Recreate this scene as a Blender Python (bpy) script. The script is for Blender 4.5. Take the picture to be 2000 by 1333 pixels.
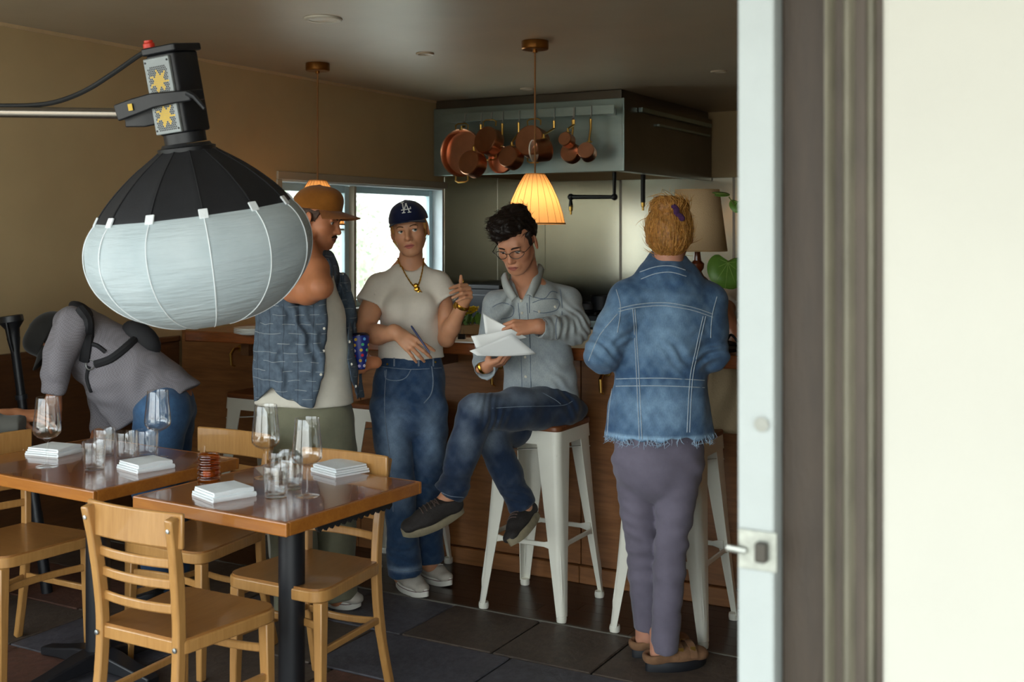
import bpy, bmesh, math, random
import numpy as np
from mathutils import Vector, Matrix, Quaternion
from mathutils.bvhtree import BVHTree

for _o in list(bpy.data.objects):
    bpy.data.objects.remove(_o)
SC = bpy.context.scene
COL = SC.collection
PI = math.pi
random.seed(7)
RNG = np.random.default_rng(11)

# ------------------------------------------------------------------ camera
F, H, YH = 2250.0, 1.58, 450.0          # focal length in px of a 2000 wide frame, eye height, horizon row
TH = math.radians(29.05)                # the camera is turned 29 degrees left of the room's Y axis
FW = np.array([-math.sin(TH), math.cos(TH)])
RT = np.array([math.cos(TH), math.sin(TH)])
cam_d = bpy.data.cameras.new('camera')
cam = bpy.data.objects.new('camera', cam_d)
COL.objects.link(cam)
cam.location = (0, 0, H)
cam.rotation_euler = (PI / 2, 0, TH)
cam_d.sensor_width = 36.0
cam_d.lens = F / 2000 * 36
cam_d.shift_y = -(666.5 - YH) / 2000
cam_d.clip_start = 0.05
cam_d.dof.use_dof = True
cam_d.dof.focus_distance = 4.75
cam_d.dof.aperture_fstop = 4.8
SC.camera = cam

# ------------------------------------------------------------------ world, lights, exposure
SC.view_settings.view_transform = 'Standard'
SC.view_settings.look = 'None'
SC.view_settings.exposure = 2.0
SC.view_settings.gamma = 1.0
SC.view_settings.use_curve_mapping = False
SC.cycles.use_denoising = True
SC.cycles.max_bounces = 9
SC.cycles.diffuse_bounces = 5
SC.cycles.glossy_bounces = 4
SC.cycles.transmission_bounces = 8
SC.cycles.transparent_max_bounces = 12
SC.cycles.caustics_reflective = False
SC.cycles.caustics_refractive = False
SC.cycles.sample_clamp_indirect = 6.0
W = bpy.data.worlds.new('overcast_sky')
SC.world = W
W.use_nodes = True
nt = W.node_tree
for n in list(nt.nodes):
    nt.nodes.remove(n)
wo = nt.nodes.new('ShaderNodeOutputWorld')
bg = nt.nodes.new('ShaderNodeBackground')
tc = nt.nodes.new('ShaderNodeTexCoord')
sx = nt.nodes.new('ShaderNodeSeparateXYZ')
rp = nt.nodes.new('ShaderNodeValToRGB')
rp.color_ramp.elements[0].position = 0.45
rp.color_ramp.elements[0].color = (0.35, 0.33, 0.28, 1)
rp.color_ramp.elements[1].position = 0.62
rp.color_ramp.elements[1].color = (0.86, 0.96, 1.0, 1)
mp = nt.nodes.new('ShaderNodeMapRange')
mp.inputs['From Min'].default_value = -1
nt.links.new(tc.outputs['Generated'], sx.inputs[0])
nt.links.new(sx.outputs['Z'], mp.inputs['Value'])
nt.links.new(mp.outputs[0], rp.inputs[0])
nt.links.new(rp.outputs[0], bg.inputs['Color'])
bg.inputs['Strength'].default_value = 1.75
nt.links.new(bg.outputs[0], wo.inputs['Surface'])


def light(name, kind, loc, energy, color=(1, 1, 1), rot=(0, 0, 0), size=None, size_y=None, radius=None, portal=False):
    ld = bpy.data.lights.new(name, kind)
    ld.energy = energy
    ld.color = color
    if kind == 'AREA':
        ld.shape = 'RECTANGLE'
        ld.size = size
        ld.size_y = size_y
        if portal:
            ld.cycles.is_portal = True
    if radius is not None:
        ld.shadow_soft_size = radius
    o = bpy.data.objects.new(name, ld)
    COL.objects.link(o)
    o.location = loc
    o.rotation_euler = rot
    return o


# openings of the facade behind and beside the camera guide the sky light indoors (portals emit nothing themselves)
YF = 1.5
light('doorway_sky_portal', 'AREA', (-1.45, YF - 0.02, 1.2), 1, rot=(PI / 2, 0, PI), size=1.9, size_y=2.3, portal=True)
light('facade_window_sky_portal', 'AREA', (-3.6, YF - 0.02, 1.3), 1, rot=(PI / 2, 0, PI), size=2.0, size_y=2.1, portal=True)
light('side_window_sky_portal', 'AREA', (-4.84, 6.4, 1.46), 1, rot=(PI / 2, 0, -PI / 2), size=1.8, size_y=0.9, portal=True)


added_sun = light('added_sun', 'SUN', (10, 2, 12), 4.5, (1.0, 0.95, 0.86), rot=(0.0, math.radians(42), math.radians(2)))  # added to brighten the shrubs and bounce off the pavement
added_sun.data.angle = math.radians(1.5)


# ------------------------------------------------------------------ points from the photograph: pixel + depth -> metres
def C(px, py, d):                        # camera aligned frame: x right, y away, z up
    return np.array([(px - 1000) / F * d, d, H - (py - YH) / F * d])


def P(px, py, d):                        # room frame
    r = (px - 1000) / F * d
    xy = FW * d + RT * r
    return Vector((xy[0], xy[1], H - (py - YH) / F * d))


def atz(px, py, z):
    return P(px, py, (H - z) * F / (py - YH))


def atY(px, py, Y):
    return P(px, py, Y / (FW[1] + RT[1] * (px - 1000) / F))


def atX(px, py, X):
    return P(px, py, X / (FW[0] + RT[0] * (px - 1000) / F))


# ------------------------------------------------------------------ materials
def lin(c):
    if isinstance(c, str):
        c = tuple(int(c[i:i + 2], 16) / 255 for i in (0, 2, 4))
        return tuple((x / 12.92 if x <= 0.04045 else ((x + 0.055) / 1.055) ** 2.4) for x in c)
    return tuple(c)


class NT:
    def __init__(s, name):
        s.m = bpy.data.materials.new(name)
        s.m.use_nodes = True
        s.t = s.m.node_tree
        s.b = s.t.nodes['Principled BSDF']

    def n(s, t, **kw):
        x = s.t.nodes.new(t)
        for k, v in kw.items():
            setattr(x, k, v)
        return x

    def l(s, a, b):
        s.t.links.new(a, b)

    def coords(s, scale=(1, 1, 1), kind='Object', rot=(0, 0, 0)):
        tc = s.n('ShaderNodeTexCoord')
        mp = s.n('ShaderNodeMapping')
        mp.inputs['Scale'].default_value = scale
        mp.inputs['Rotation'].default_value = rot
        s.l(tc.outputs[kind], mp.inputs[0])
        return mp.outputs[0]

    def noise(s, co, scale, detail=4, rough=0.55):
        x = s.n('ShaderNodeTexNoise')
        x.inputs['Scale'].default_value = scale
        x.inputs['Detail'].default_value = detail
        x.inputs['Roughness'].default_value = rough
        s.l(co, x.inputs['Vector'])
        return x.outputs['Fac']

    def ramp(s, fac, stops):
        x = s.n('ShaderNodeValToRGB')
        el = x.color_ramp.elements
        while len(el) < len(stops):
            el.new(0.5)
        for e, (p, c) in zip(el, stops):
            e.position = p
            e.color = (*lin(c), 1)
        s.l(fac, x.inputs[0])
        return x.outputs[0]

    def mix(s, fac, a, b, mode='MIX'):
        x = s.n('ShaderNodeMix', data_type='RGBA', blend_type=mode)
        for sock, v in ((x.inputs[0], fac), (x.inputs[6], a), (x.inputs[7], b)):
            if isinstance(v, (int, float)):
                sock.default_value = v
            elif isinstance(v, (tuple, list, str)):
                sock.default_value = (*lin(v), 1)
            else:
                s.l(v, sock)
        return x.outputs[2]

    def bump(s, h, strength, dist=0.01):
        x = s.n('ShaderNodeBump')
        x.inputs['Strength'].default_value = strength
        x.inputs['Distance'].default_value = dist
        s.l(h, x.inputs['Height'])
        s.l(x.outputs[0], s.b.inputs['Normal'])

    def set(s, **kw):
        for k, v in kw.items():
            k = k.replace('_', ' ')
            if k == 'Base Color' and isinstance(v, (tuple, str)):
                s.b.inputs[k].default_value = (*lin(v), 1)
            elif isinstance(v, (int, float, tuple)):
                s.b.inputs[k].default_value = v
            else:
                s.l(v, s.b.inputs[k])
        return s.m


def mat(name, col, rough=0.5, metal=0.0, var=0.15, vscale=6.0, bump=0.0, bscale=60.0, stretch=(1, 1, 1), attr=False, coat=0.0, spec=0.5, sheen=0.0):
    N = NT(name)
    co = N.coords(stretch)
    base = N.noise(co, vscale)
    if attr:
        a = N.n('ShaderNodeAttribute', attribute_name='Col')
        src = a.outputs['Color']
    else:
        src = col
    c = N.mix(1.0, src, N.ramp(base, [(0.25, (1 - var,) * 3), (0.75, (1 + var * 0.6,) * 3)]), 'MULTIPLY')
    N.set(Base_Color=c, Roughness=rough, Metallic=metal, Coat_Weight=coat, Specular_IOR_Level=spec)
    if sheen:
        N.set(Sheen_Weight=sheen)
    if bump:
        N.bump(N.noise(co, bscale, 3), bump)
    return N.m


def wood(name, c1, c2, rough=0.4, axis=0, scale=1.0, coat=0.0, bump=0.05):
    N = NT(name)
    st = [9.0 * scale] * 3
    st[axis] = 0.9 * scale
    co = N.coords(tuple(st))
    f = N.noise(co, 2.2, 6, 0.62)
    g = N.noise(co, 11, 3, 0.6)
    c = N.ramp(f, [(0.3, c1), (0.7, c2)])
    c = N.mix(0.35, c, N.ramp(g, [(0.35, c1), (0.65, c2)]))
    N.set(Base_Color=c, Roughness=rough, Coat_Weight=coat)
    if bump:
        N.bump(g, bump)
    return N.m


def glass(name, col=(1, 1, 1), rough=0.0, ior=1.45):
    N = NT(name)
    return N.set(Base_Color=col, Roughness=rough, Transmission_Weight=1.0, IOR=ior)


M = {}
M['ceiling'] = mat('ceiling_paint', 'b5a892', 0.42, var=0.08, vscale=2.5, bump=0.06, bscale=25)
M['wall'] = mat('tan_wall_paint', 'bba47b', 0.7, var=0.07, vscale=3, bump=0.05, bscale=30)
M['wainscot'] = wood('dark_wainscot_wood', '4a2f1c', '6a4527', 0.45, 1)
M['bar_panel'] = wood('bar_front_wood', '6b4222', '99663b', 0.45, 0, 0.7)
M['bar_top'] = wood('bar_top_slab', '5a2f16', '9a5526', 0.28, 0, 0.8, coat=0.3)
M['floor_wood'] = wood('dark_floor_wood', '24150d', '3a2314', 0.3, 0, 0.8)
M['chair'] = wood('blond_chair_wood', '9c6e3a', 'b5874e', 0.33, 2, 1.2, coat=0.25, bump=0.02)
M['chair_seat'] = wood('chair_seat_wood', '835629', '9a6a38', 0.33, 1, 1.2, coat=0.25, bump=0.02)
M['table'] = wood('table_top_wood', '70390f', '8e501d', 0.2, 0, 1.0, coat=0.6, bump=0.01)
M['table_edge_lit'] = wood('lit_table_edge_wood', '8e521b', 'a86a29', 0.3, 0, 1.2, coat=0.3, bump=0.02)  # lighter copy of the table wood: light on the edges put into colour
M['black'] = mat('black_enamel', '15161a', 0.45, var=0.2)
M['black_fab'] = mat('black_fabric', '16161a', 0.75, var=0.25, vscale=20, bump=0.1, bscale=300)
M['rubber'] = mat('black_rubber', '121212', 0.7)
M['stool'] = mat('white_stool_metal', 'dedbcd', 0.38, 0.0, var=0.05, vscale=8)
M['stool_seat'] = wood('stool_seat_wood', '5a3018', '7d4826', 0.35, 0, 1.5)
M['steel'] = mat('brushed_steel', '9fb2b0', 0.34, 1.0, var=0.22, vscale=2.0, stretch=(1, 1, 4), bump=0.02, bscale=60)
M['steel_dark'] = mat('dark_and_shaded_steel', '6f6a62', 0.3, 1.0, var=0.2, vscale=2.0)
M['wall_steel'] = mat('stainless_wall_panel', 'b5b3a3', 0.2, 1.0, var=0.1, vscale=1.5, bump=0.02, bscale=8)
M['alu'] = mat('silver_aluminium', 'c4c8c8', 0.35, 1.0, var=0.05)
M['copper'] = mat('copper', 'd09474', 0.3, 1.0, var=0.15, vscale=10)
M['tin'] = mat('tin_lining', 'e6dccf', 0.4, 0.9, var=0.1)
M['brass'] = mat('brass', 'c8a052', 0.3, 1.0, var=0.1)
M['bronze'] = mat('pendant_canopy_brass', '96642f', 0.35, 0.9, var=0.1)
M['white_paint'] = mat('white_door_paint', '959a98', 0.45, var=0.04, vscale=14, bump=0.1, bscale=40)
M['plaster'] = mat('white_exterior_plaster', 'a8a59b', 0.75, var=0.03, vscale=5, bump=0.05, bscale=60)
M['old_wood'] = mat('weathered_door_frame', '362a1e', 0.65, var=0.25, vscale=9, stretch=(6, 6, 1), bump=0.2, bscale=40)
M['old_mould'] = mat('grey_brown_moulding', '605b4c', 0.6, var=0.3, vscale=10, stretch=(6, 6, 1), bump=0.15, bscale=50)
M['mould_dark'] = mat('dark_moulding_groove', '41362b', 0.65, var=0.3, vscale=10, stretch=(6, 6, 1))
M['win_paint'] = mat('pale_blue_window_paint', 'b9d2da', 0.5, var=0.05)
M['win_trim'] = mat('window_trim_paint', 'a79f8c', 0.55, var=0.05)
M['linen'] = mat('white_napkin_linen', 'e9eef0', 0.85, var=0.05, vscale=20, bump=0.15, bscale=200)
M['paper'] = mat('white_paper', 'eef0ee', 0.8, var=0.02)
M['winglass'] = None
M['gold'] = mat('gold', 'd9a441', 0.22, 1.0, var=0.05)
M['red'] = mat('red_plastic', 'c8321f', 0.4)
M['yellow'] = mat('yellow_plastic', 'd8b02e', 0.5)
M['leaf'] = mat('plant_leaf', '5f8a34', 0.4, var=0.25, vscale=18)
N = NT('hedge_leaf')
co = N.coords()
N.set(Base_Color=N.ramp(N.noise(co, 1.6, 3), [(0.3, '727f6d'), (0.7, '9da593')]), Roughness=0.7)
tr = N.n('ShaderNodeBsdfTranslucent')
tr.inputs[0].default_value = (*lin('8d9884'), 1)
mx = N.n('ShaderNodeMixShader')
mx.inputs[0].default_value = 0.5
N.l(N.b.outputs[0], mx.inputs[1])
N.l(tr.outputs[0], mx.inputs[2])
N.l(mx.outputs[0], N.t.nodes['Material Output'].inputs[0])
M['tree_leaf'] = N.m
M['bark'] = mat('bark', '9a948a', 0.9, bump=0.4)
M['flower'] = mat('yellow_petal', 'f2dc24', 0.6)
M['hook'] = M['brass']
def thin_glass(name, tint=(0.97, 0.98, 0.98), gl=0.9, rough=0.0, f0=1.5):
    """single-sheet glass: clear straight through, mirror-like towards grazing angles"""
    N = NT(name)
    tr = N.n('ShaderNodeBsdfTransparent')
    tr.inputs[0].default_value = (*tint, 1)
    g = N.n('ShaderNodeBsdfGlossy')
    g.inputs['Roughness'].default_value = rough
    g.inputs['Color'].default_value = (gl, gl, gl, 1)
    lw = N.n('ShaderNodeLayerWeight')
    lw.inputs['Blend'].default_value = 0.5
    pw = N.n('ShaderNodeMath', operation='POWER')
    pw.inputs[1].default_value = 3.2
    N.l(lw.outputs['Facing'], pw.inputs[0])
    ma = N.n('ShaderNodeMath', operation='MULTIPLY_ADD')
    r0 = ((f0 - 1) / (f0 + 1)) ** 2
    ma.inputs[1].default_value = 0.85 - 1.6 * r0
    ma.inputs[2].default_value = 1.6 * r0
    N.l(pw.outputs[0], ma.inputs[0])
    mx = N.n('ShaderNodeMixShader')
    N.l(ma.outputs[0], mx.inputs[0])
    N.l(tr.outputs[0], mx.inputs[1])
    N.l(g.outputs[0], mx.inputs[2])
    N.l(mx.outputs[0], N.t.nodes['Material Output'].inputs[0])
    return N.m


M['winglass'] = thin_glass('window_pane_glass', f0=1.2)
M['thinglass'] = thin_glass('thin_clear_glass', f0=1.35)
M['glass'] = thin_glass('drinking_glass', (0.975, 0.98, 0.98), 1.0, 0.01, 1.5)
M['amber'] = thin_glass('amber_ribbed_glass', lin('e9bd86'), 0.9, 0.03, 1.6)
# white diffuser cloth, slightly translucent
N = NT('white_diffuser_cloth')
co = N.coords()
N.set(Base_Color=N.ramp(N.noise(co, 6), [(0.3, 'abb8bc'), (0.7, 'bac5c8')]), Roughness=0.8, Subsurface_Weight=0.0)
N.bump(N.noise(N.coords((3, 3, 26)), 2.2, 3), 0.35, 0.02)
M['diffuser'] = N.m
# pendant shade: pleated cloth glowing from its own lamp
N = NT('pendant_shade_cloth')
N.set(Base_Color='dcba8a', Roughness=0.8)
tr = N.n('ShaderNodeBsdfTranslucent')
tr.inputs[0].default_value = (*lin('e6bc80'), 1)
mx = N.n('ShaderNodeMixShader')
mx.inputs[0].default_value = 0.55
N.l(N.b.outputs[0], mx.inputs[1])
N.l(tr.outputs[0], mx.inputs[2])
N.l(mx.outputs[0], N.t.nodes['Material Output'].inputs[0])
M['shade'] = N.m
N = NT('lamp_shade_linen')
N.set(Base_Color='c9ac84', Roughness=0.9)
N.bump(N.noise(N.coords((1, 1, 1)), 220, 2), 0.2)
M['lamp_linen'] = N.m
N = NT('lamp_bulb_glow')
N.set(Base_Color=(1, .8, .5), Emission_Color=(1.0, 0.70, 0.38, 1), Emission_Strength=4.0)
M['bulb'] = N.m
M['lamp_wood'] = wood('turned_lamp_wood', '4a1f0e', '7c3b18', 0.25, 2, 1.5, coat=0.5)
# slate pavers
def slate(i, c1, c2):
    N = NT('slate_paver_%s' % ('dark', 'brown', 'grey')[i])
    co = N.coords()
    f = N.noise(co, 5, 7, 0.65)
    g = N.noise(co, 28, 5, 0.6)
    c = N.mix(0.5, N.ramp(f, [(0.3, c1), (0.7, c2)]), N.ramp(g, [(0.35, c1), (0.65, c2)]))
    N.set(Base_Color=c, Roughness=0.55)
    N.bump(g, 0.35, 0.01)
    return N.m
M['slate0'] = slate(0, '3a322c', '5c4e44')
M['slate1'] = slate(1, '3f2e27', '6a463a')
M['slate2'] = slate(2, '38373a', '5a5860')
M['grout'] = mat('dark_grout', '1d1a18', 0.9)


# ------------------------------------------------------------------ mesh builder
class MB:
    def __init__(s):
        s.v = []
        s.f = []
        s.mi = []

    def add(s, vs, fs, mi=0):
        o = len(s.v)
        s.v.extend([tuple(float(x) for x in q) for q in vs])
        s.f.extend([tuple(i + o for i in q) for q in fs])
        s.mi.extend([mi] * len(fs))
        return s

    def box(s, c, size, R=None, mi=0, taper=1.0):
        hx, hy, hz = size[0] / 2, size[1] / 2, size[2] / 2
        vs = []
        for z, t in ((-hz, 1.0), (hz, taper)):
            for x, y in ((-hx, -hy), (hx, -hy), (hx, hy), (-hx, hy)):
                p = Vector((x * t, y * t, z))
                if R is not None:
                    p = R @ p
                vs.append(p + Vector(c))
        return s.add(vs, [(3, 2, 1, 0), (4, 5, 6, 7), (0, 1, 5, 4), (1, 2, 6, 5), (2, 3, 7, 6), (3, 0, 4, 7)], mi)

    def bar(s, a, b, w, h, mi=0, up=(0, 0, 1), w2=None, h2=None):
        a, b = Vector(a), Vector(b)
        d = (b - a).normalized()
        u = Vector(up)
        x = d.cross(u)
        if x.length < 1e-4:
            x = d.cross(Vector((0, 1, 0)))
        x.normalize()
        y = x.cross(d).normalized()
        w2 = w if w2 is None else w2
        h2 = h if h2 is None else h2
        vs = []
        for p, ww, hh in ((a, w, h), (b, w2, h2)):
            for i, j in ((-1, -1), (1, -1), (1, 1), (-1, 1)):
                vs.append(p + x * (i * ww / 2) + y * (j * hh / 2))
        return s.add(vs, [(0, 1, 2, 3), (7, 6, 5, 4), (4, 5, 1, 0), (5, 6, 2, 1), (6, 7, 3, 2), (7, 4, 0, 3)], mi)

    def tube(s, pts, r, n=10, mi=0, caps=True, flat=None):
        pts = [Vector(p) for p in pts]
        m = len(pts)
        rs = [r] * m if isinstance(r, (int, float)) else list(r)
        vs = []
        prev = None
        for i, p in enumerate(pts):
            d = (pts[min(i + 1, m - 1)] - pts[max(i - 1, 0)]).normalized()
            if prev is None:
                x = d.cross(Vector((0, 0, 1)))
                if x.length < 1e-3:
                    x = d.cross(Vector((0, 1, 0)))
            else:
                x = prev - d * prev.dot(d)
                if x.length < 1e-6:
                    x = d.cross(Vector((0, 1, 0)))
            x.normalize()
            prev = x
            y = d.cross(x)
            for k in range(n):
                a = 2 * PI * k / n
                vs.append(p + x * (math.cos(a) * rs[i]) + y * (math.sin(a) * rs[i]))
        fs = []
        for i in range(m - 1):
            for k in range(n):
                k2 = (k + 1) % n
                fs.append((i * n + k, i * n + k2, (i + 1) * n + k2, (i + 1) * n + k))
        if caps:
            fs.append(tuple(reversed(range(n))))
            fs.append(tuple((m - 1) * n + k for k in range(n)))
        return s.add(vs, fs, mi)

    def lathe(s, prof, n=24, mi=0, c=(0, 0, 0), R=None, closed=False, wob=None):
        vs = []
        for j, (r, z) in enumerate(prof):
            for k in range(n):
                a = 2 * PI * k / n
                rr = r if wob is None else r * wob(a, j)
                p = Vector((rr * math.cos(a), rr * math.sin(a), z))
                if R is not None:
                    p = R @ p
                vs.append(p + Vector(c))
        fs = []
        m = len(prof)
        for j in range(m if closed else m - 1):
            j2 = (j + 1) % m
            for k in range(n):
                k2 = (k + 1) % n
                fs.append((j * n + k, j * n + k2, j2 * n + k2, j2 * n + k))
        return s.add(vs, fs, mi)

    def disc(s, c, r, n=20, R=None, mi=0):
        vs = []
        for k in range(n):
            a = 2 * PI * k / n
            p = Vector((r * math.cos(a), r * math.sin(a), 0))
            if R is not None:
                p = R @ p
            vs.append(p + Vector(c))
        return s.add(vs, [tuple(range(n))], mi)

    def prism(s, poly, z0, z1, mi=0):
        n = len(poly)
        vs = [(x, y, z0) for x, y in poly] + [(x, y, z1) for x, y in poly]
        fs = [tuple(reversed(range(n))), tuple(range(n, 2 * n))]
        fs += [(i, (i + 1) % n, n + (i + 1) % n, n + i) for i in range(n)]
        return s.add(vs, fs, mi)

    def sphere(s, c, r, n=12, m=8, R=None, mi=0):
        rr = (r, r, r) if isinstance(r, (int, float)) else r
        vs = []
        for j in range(1, m):
            t = PI * j / m
            for k in range(n):
                a = 2 * PI * k / n
                p = Vector((rr[0] * math.sin(t) * math.cos(a), rr[1] * math.sin(t) * math.sin(a), rr[2] * math.cos(t)))
                if R is not None:
                    p = R @ p
                vs.append(p + Vector(c))
        tp, bt = Vector((0, 0, rr[2])), Vector((0, 0, -rr[2]))
        if R is not None:
            tp, bt = R @ tp, R @ bt
        vs += [tp + Vector(c), bt + Vector(c)]
        fs = []
        for j in range(m - 2):
            for k in range(n):
                k2 = (k + 1) % n
                fs.append((j * n + k, (j + 1) * n + k, (j + 1) * n + k2, j * n + k2))
        T = (m - 1) * n
        for k in range(n):
            k2 = (k + 1) % n
            fs.append((T, k, k2))
            fs.append((T + 1, (m - 2) * n + k2, (m - 2) * n + k))
        return s.add(vs, fs, mi)

    def build(s, name, mats, parent=None, loc=None, smooth=True, bevel=0.0, bseg=2, solid=0.0, subsurf=0, angle=35):
        me = bpy.data.meshes.new(name)
        me.from_pydata(s.v, [], s.f)
        me.update()
        o = bpy.data.objects.new(name, me)
        COL.objects.link(o)
        if not isinstance(mats, (list, tuple)):
            mats = [mats]
        for m in mats:
            me.materials.append(m)
        if len(mats) > 1:
            me.polygons.foreach_set('material_index', s.mi)
        if smooth:
            me.polygons.foreach_set('use_smooth', [True] * len(me.polygons))
            try:
                me.set_sharp_from_angle(angle=math.radians(angle))
            except Exception:
                pass
        if parent is not None:
            o.parent = parent
        if loc is not None:
            o.location = loc
        if solid:
            md = o.modifiers.new('solid', 'SOLIDIFY')
            md.thickness = solid
            md.offset = 0
        if bevel:
            md = o.modifiers.new('bevel', 'BEVEL')
            md.width = bevel
            md.segments = bseg
            md.limit_method = 'ANGLE'
            md.angle_limit = math.radians(40)
        if subsurf:
            md = o.modifiers.new('sub', 'SUBSURF')
            md.levels = md.render_levels = subsurf
        return o


def tag(o, label=None, cat=None, group=None, kind=None):
    if label:
        o['label'] = label
    if cat:
        o['category'] = cat
    if group:
        o['group'] = group
    if kind:
        o['kind'] = kind
    return o


def empty(name, loc=(0, 0, 0), rz=0.0, label=None, cat=None, group=None):
    o = bpy.data.objects.new(name, None)
    COL.objects.link(o)
    o.location = loc
    o.rotation_euler = (0, 0, rz)
    o.empty_display_size = 0.1
    return tag(o, label, cat, group)


def dup(root, loc, rz=None, label=None):
    r = root.copy()
    COL.objects.link(r)
    r.location = loc
    if rz is not None:
        r.rotation_euler = (0, 0, rz)
    if label:
        r['label'] = label
    for ch in list(root.children):
        c = ch.copy()
        COL.objects.link(c)
        c.parent = r
        for g in list(ch.children):
            k = g.copy()
            COL.objects.link(k)
            k.parent = c
    return r


def struct(o):
    o['kind'] = 'structure'
    return o


def rot_to(d, up=(0, 0, 1)):
    """rotation whose z axis is d"""
    z = Vector(d).normalized()
    x = Vector(up).cross(z)
    if x.length < 1e-4:
        x = Vector((1, 0, 0))
    x.normalize()
    y = z.cross(x)
    return Matrix((x, y, z)).transposed()
# ------------------------------------------------------------------ room shell
XW, YB, ZC = -4.70, 9.06, 2.55          # left wall, kitchen back wall, ceiling
XE = 1.6
YBAR, YEDGE = 4.67, 4.128

# floor
b = MB()
b.box(((XW + XE) / 2, (YF + YB) / 2, -0.06), (XE - XW + 0.4, YB - YF + 0.6, 0.1))
floor = struct(b.build('floor', M['grout'], smooth=False))
sl = {}
rows = [YEDGE - 0.405 * i for i in range(0, 8)]
for i, y1 in enumerate(rows[:-1]):
    y0 = rows[i + 1]
    x = XW - random.uniform(0, 0.4)
    while x < 0.6:
        w = random.choice((0.41, 0.62, 0.82))
        x2 = min(x + w, 0.75)
        xa = max(x, XW)
        if x2 - xa > 0.06 and not (y0 < YF - 0.35):
            g = 0.004
            q = MB()
            dz = random.uniform(-0.0015, 0.0015)
            q.box(((xa + x2) / 2, (y0 + y1) / 2, -0.006 + dz), (x2 - xa - 2 * g, y1 - y0 - 2 * g, 0.011))
            q.build('slate_paver', M['slate%d' % random.choice((0, 0, 1, 2))], floor, smooth=False, bevel=0.004, bseg=1)
        x = x2
pl = 0.09
y = YEDGE + 0.012
row = 0
while y < YBAR - 0.01:
    x = XW + random.uniform(-0.9, 0)
    while x < XE:
        x2 = x + random.uniform(1.2, 1.8)
        xa, xb = max(x, XW), min(x2, XE)
        if xb - xa > 0.05:
            q = MB()
            q.box(((xa + xb) / 2, y + pl / 2, -0.006), (xb - xa - 0.002, pl - 0.002, 0.012))
            q.build('floor_plank', M['floor_wood'], floor, smooth=False)
        x = x2
    y += pl
q = MB()
q.box(((XW + XE) / 2, YEDGE + 0.006, -0.004), (XE - XW, 0.012, 0.012))
q.build('metal_edge_strip', mat('dull_edge_strip', '6c665c', 0.6, 0.3), floor, smooth=False)
q = MB()
q.box(((XW + XE) / 2, (5.0 + YB) / 2, -0.006), (XE - XW, YB - 5.0, 0.012))
q.build('kitchen_floor_sheet', mat('kitchen_floor_vinyl', '6d4a35', 0.5), floor, smooth=False)
q = MB()
q.box((-1.5, YF - 3.2, -0.06), (14, 5.7, 0.1))
struct(q.build('pavement', mat('pale_pavement_concrete', 'a6a6a2', 0.9, bump=0.2), smooth=False))

# ceiling
b = MB()
b.box(((XW + XE) / 2, (YF + YB) / 2, ZC + 0.05), (XE - XW + 0.4, YB - YF + 0.4, 0.1))
struct(b.build('ceiling', M['ceiling'], smooth=False))

# left wall with its window opening
WY0, WY1, WZ0, WZ1 = 5.52, 7.385, 1.03, 1.895
b = MB()
t = 0.14
b.box((XW - t / 2, (YF + WY0) / 2, ZC / 2), (t, WY0 - YF, ZC))
b.box((XW - t / 2, (WY1 + YB) / 2, ZC / 2), (t, YB - WY1, ZC))
b.box((XW - t / 2, (WY0 + WY1) / 2, WZ0 / 2), (t, WY1 - WY0, WZ0))
b.box((XW - t / 2, (WY0 + WY1) / 2, (WZ1 + ZC) / 2), (t, WY1 - WY0, ZC - WZ1))
wl = struct(b.build('wall_left', M['wall'], smooth=False))
# cove strip along ceiling
q = MB()
q.box((XW + 0.008, (YF + 7.4) / 2, ZC - 0.008), (0.016, 7.4 - YF, 0.016))
struct(q.build('trim_1', mat('pale_cove_paint', 'cdb48c', 0.6), smooth=False))
# wainscot: separate panels with a cap
x0 = YF + 0.15
while x0 < YBAR - 0.05:
    x1 = min(x0 + 0.61, YBAR - 0.01)
    q = MB()
    q.box((XW + 0.009, (x0 + x1) / 2, 0.53), (0.018, x1 - x0 - 0.004, 0.88))
    q.build('wainscot_panel', M['wainscot'], wl, smooth=False, bevel=0.002, bseg=1)
    x0 = x1
q = MB()
q.box((XW + 0.013, (YF + YBAR) / 2 + 0.05, 0.985), (0.026, YBAR - YF - 0.12, 0.03))
q.build('wainscot_cap', M['wainscot'], wl, smooth=False, bevel=0.004)
q = MB()
q.box((XW + 0.012, (YF + YBAR) / 2, 0.045), (0.024, YBAR - YF - 0.05, 0.09))
struct(q.build('baseboard_left', M['wainscot'], smooth=False, bevel=0.004))

# window: reveal, frame, two sashes with panes, muntins
b = MB()
xo = XW - t
b.box((XW - t / 2, WY1 - 0.006, (WZ0 + WZ1) / 2), (t, 0.012, WZ1 - WZ0))
b.box((XW - t / 2, WY0 + 0.006, (WZ0 + WZ1) / 2), (t, 0.012, WZ1 - WZ0))
b.box((XW - t / 2, (WY0 + WY1) / 2, WZ1 - 0.006), (t, WY1 - WY0 - 0.024, 0.012))
win = struct(b.build('window_1', mat('window_reveal_paint', 'dde9ee', 0.55), smooth=False))


def part_box(name, c, s, m, parent, bevel=0.004):
    q = MB()
    q.box(c, s)
    return q.build(name, m, parent, smooth=False, bevel=bevel)


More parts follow.
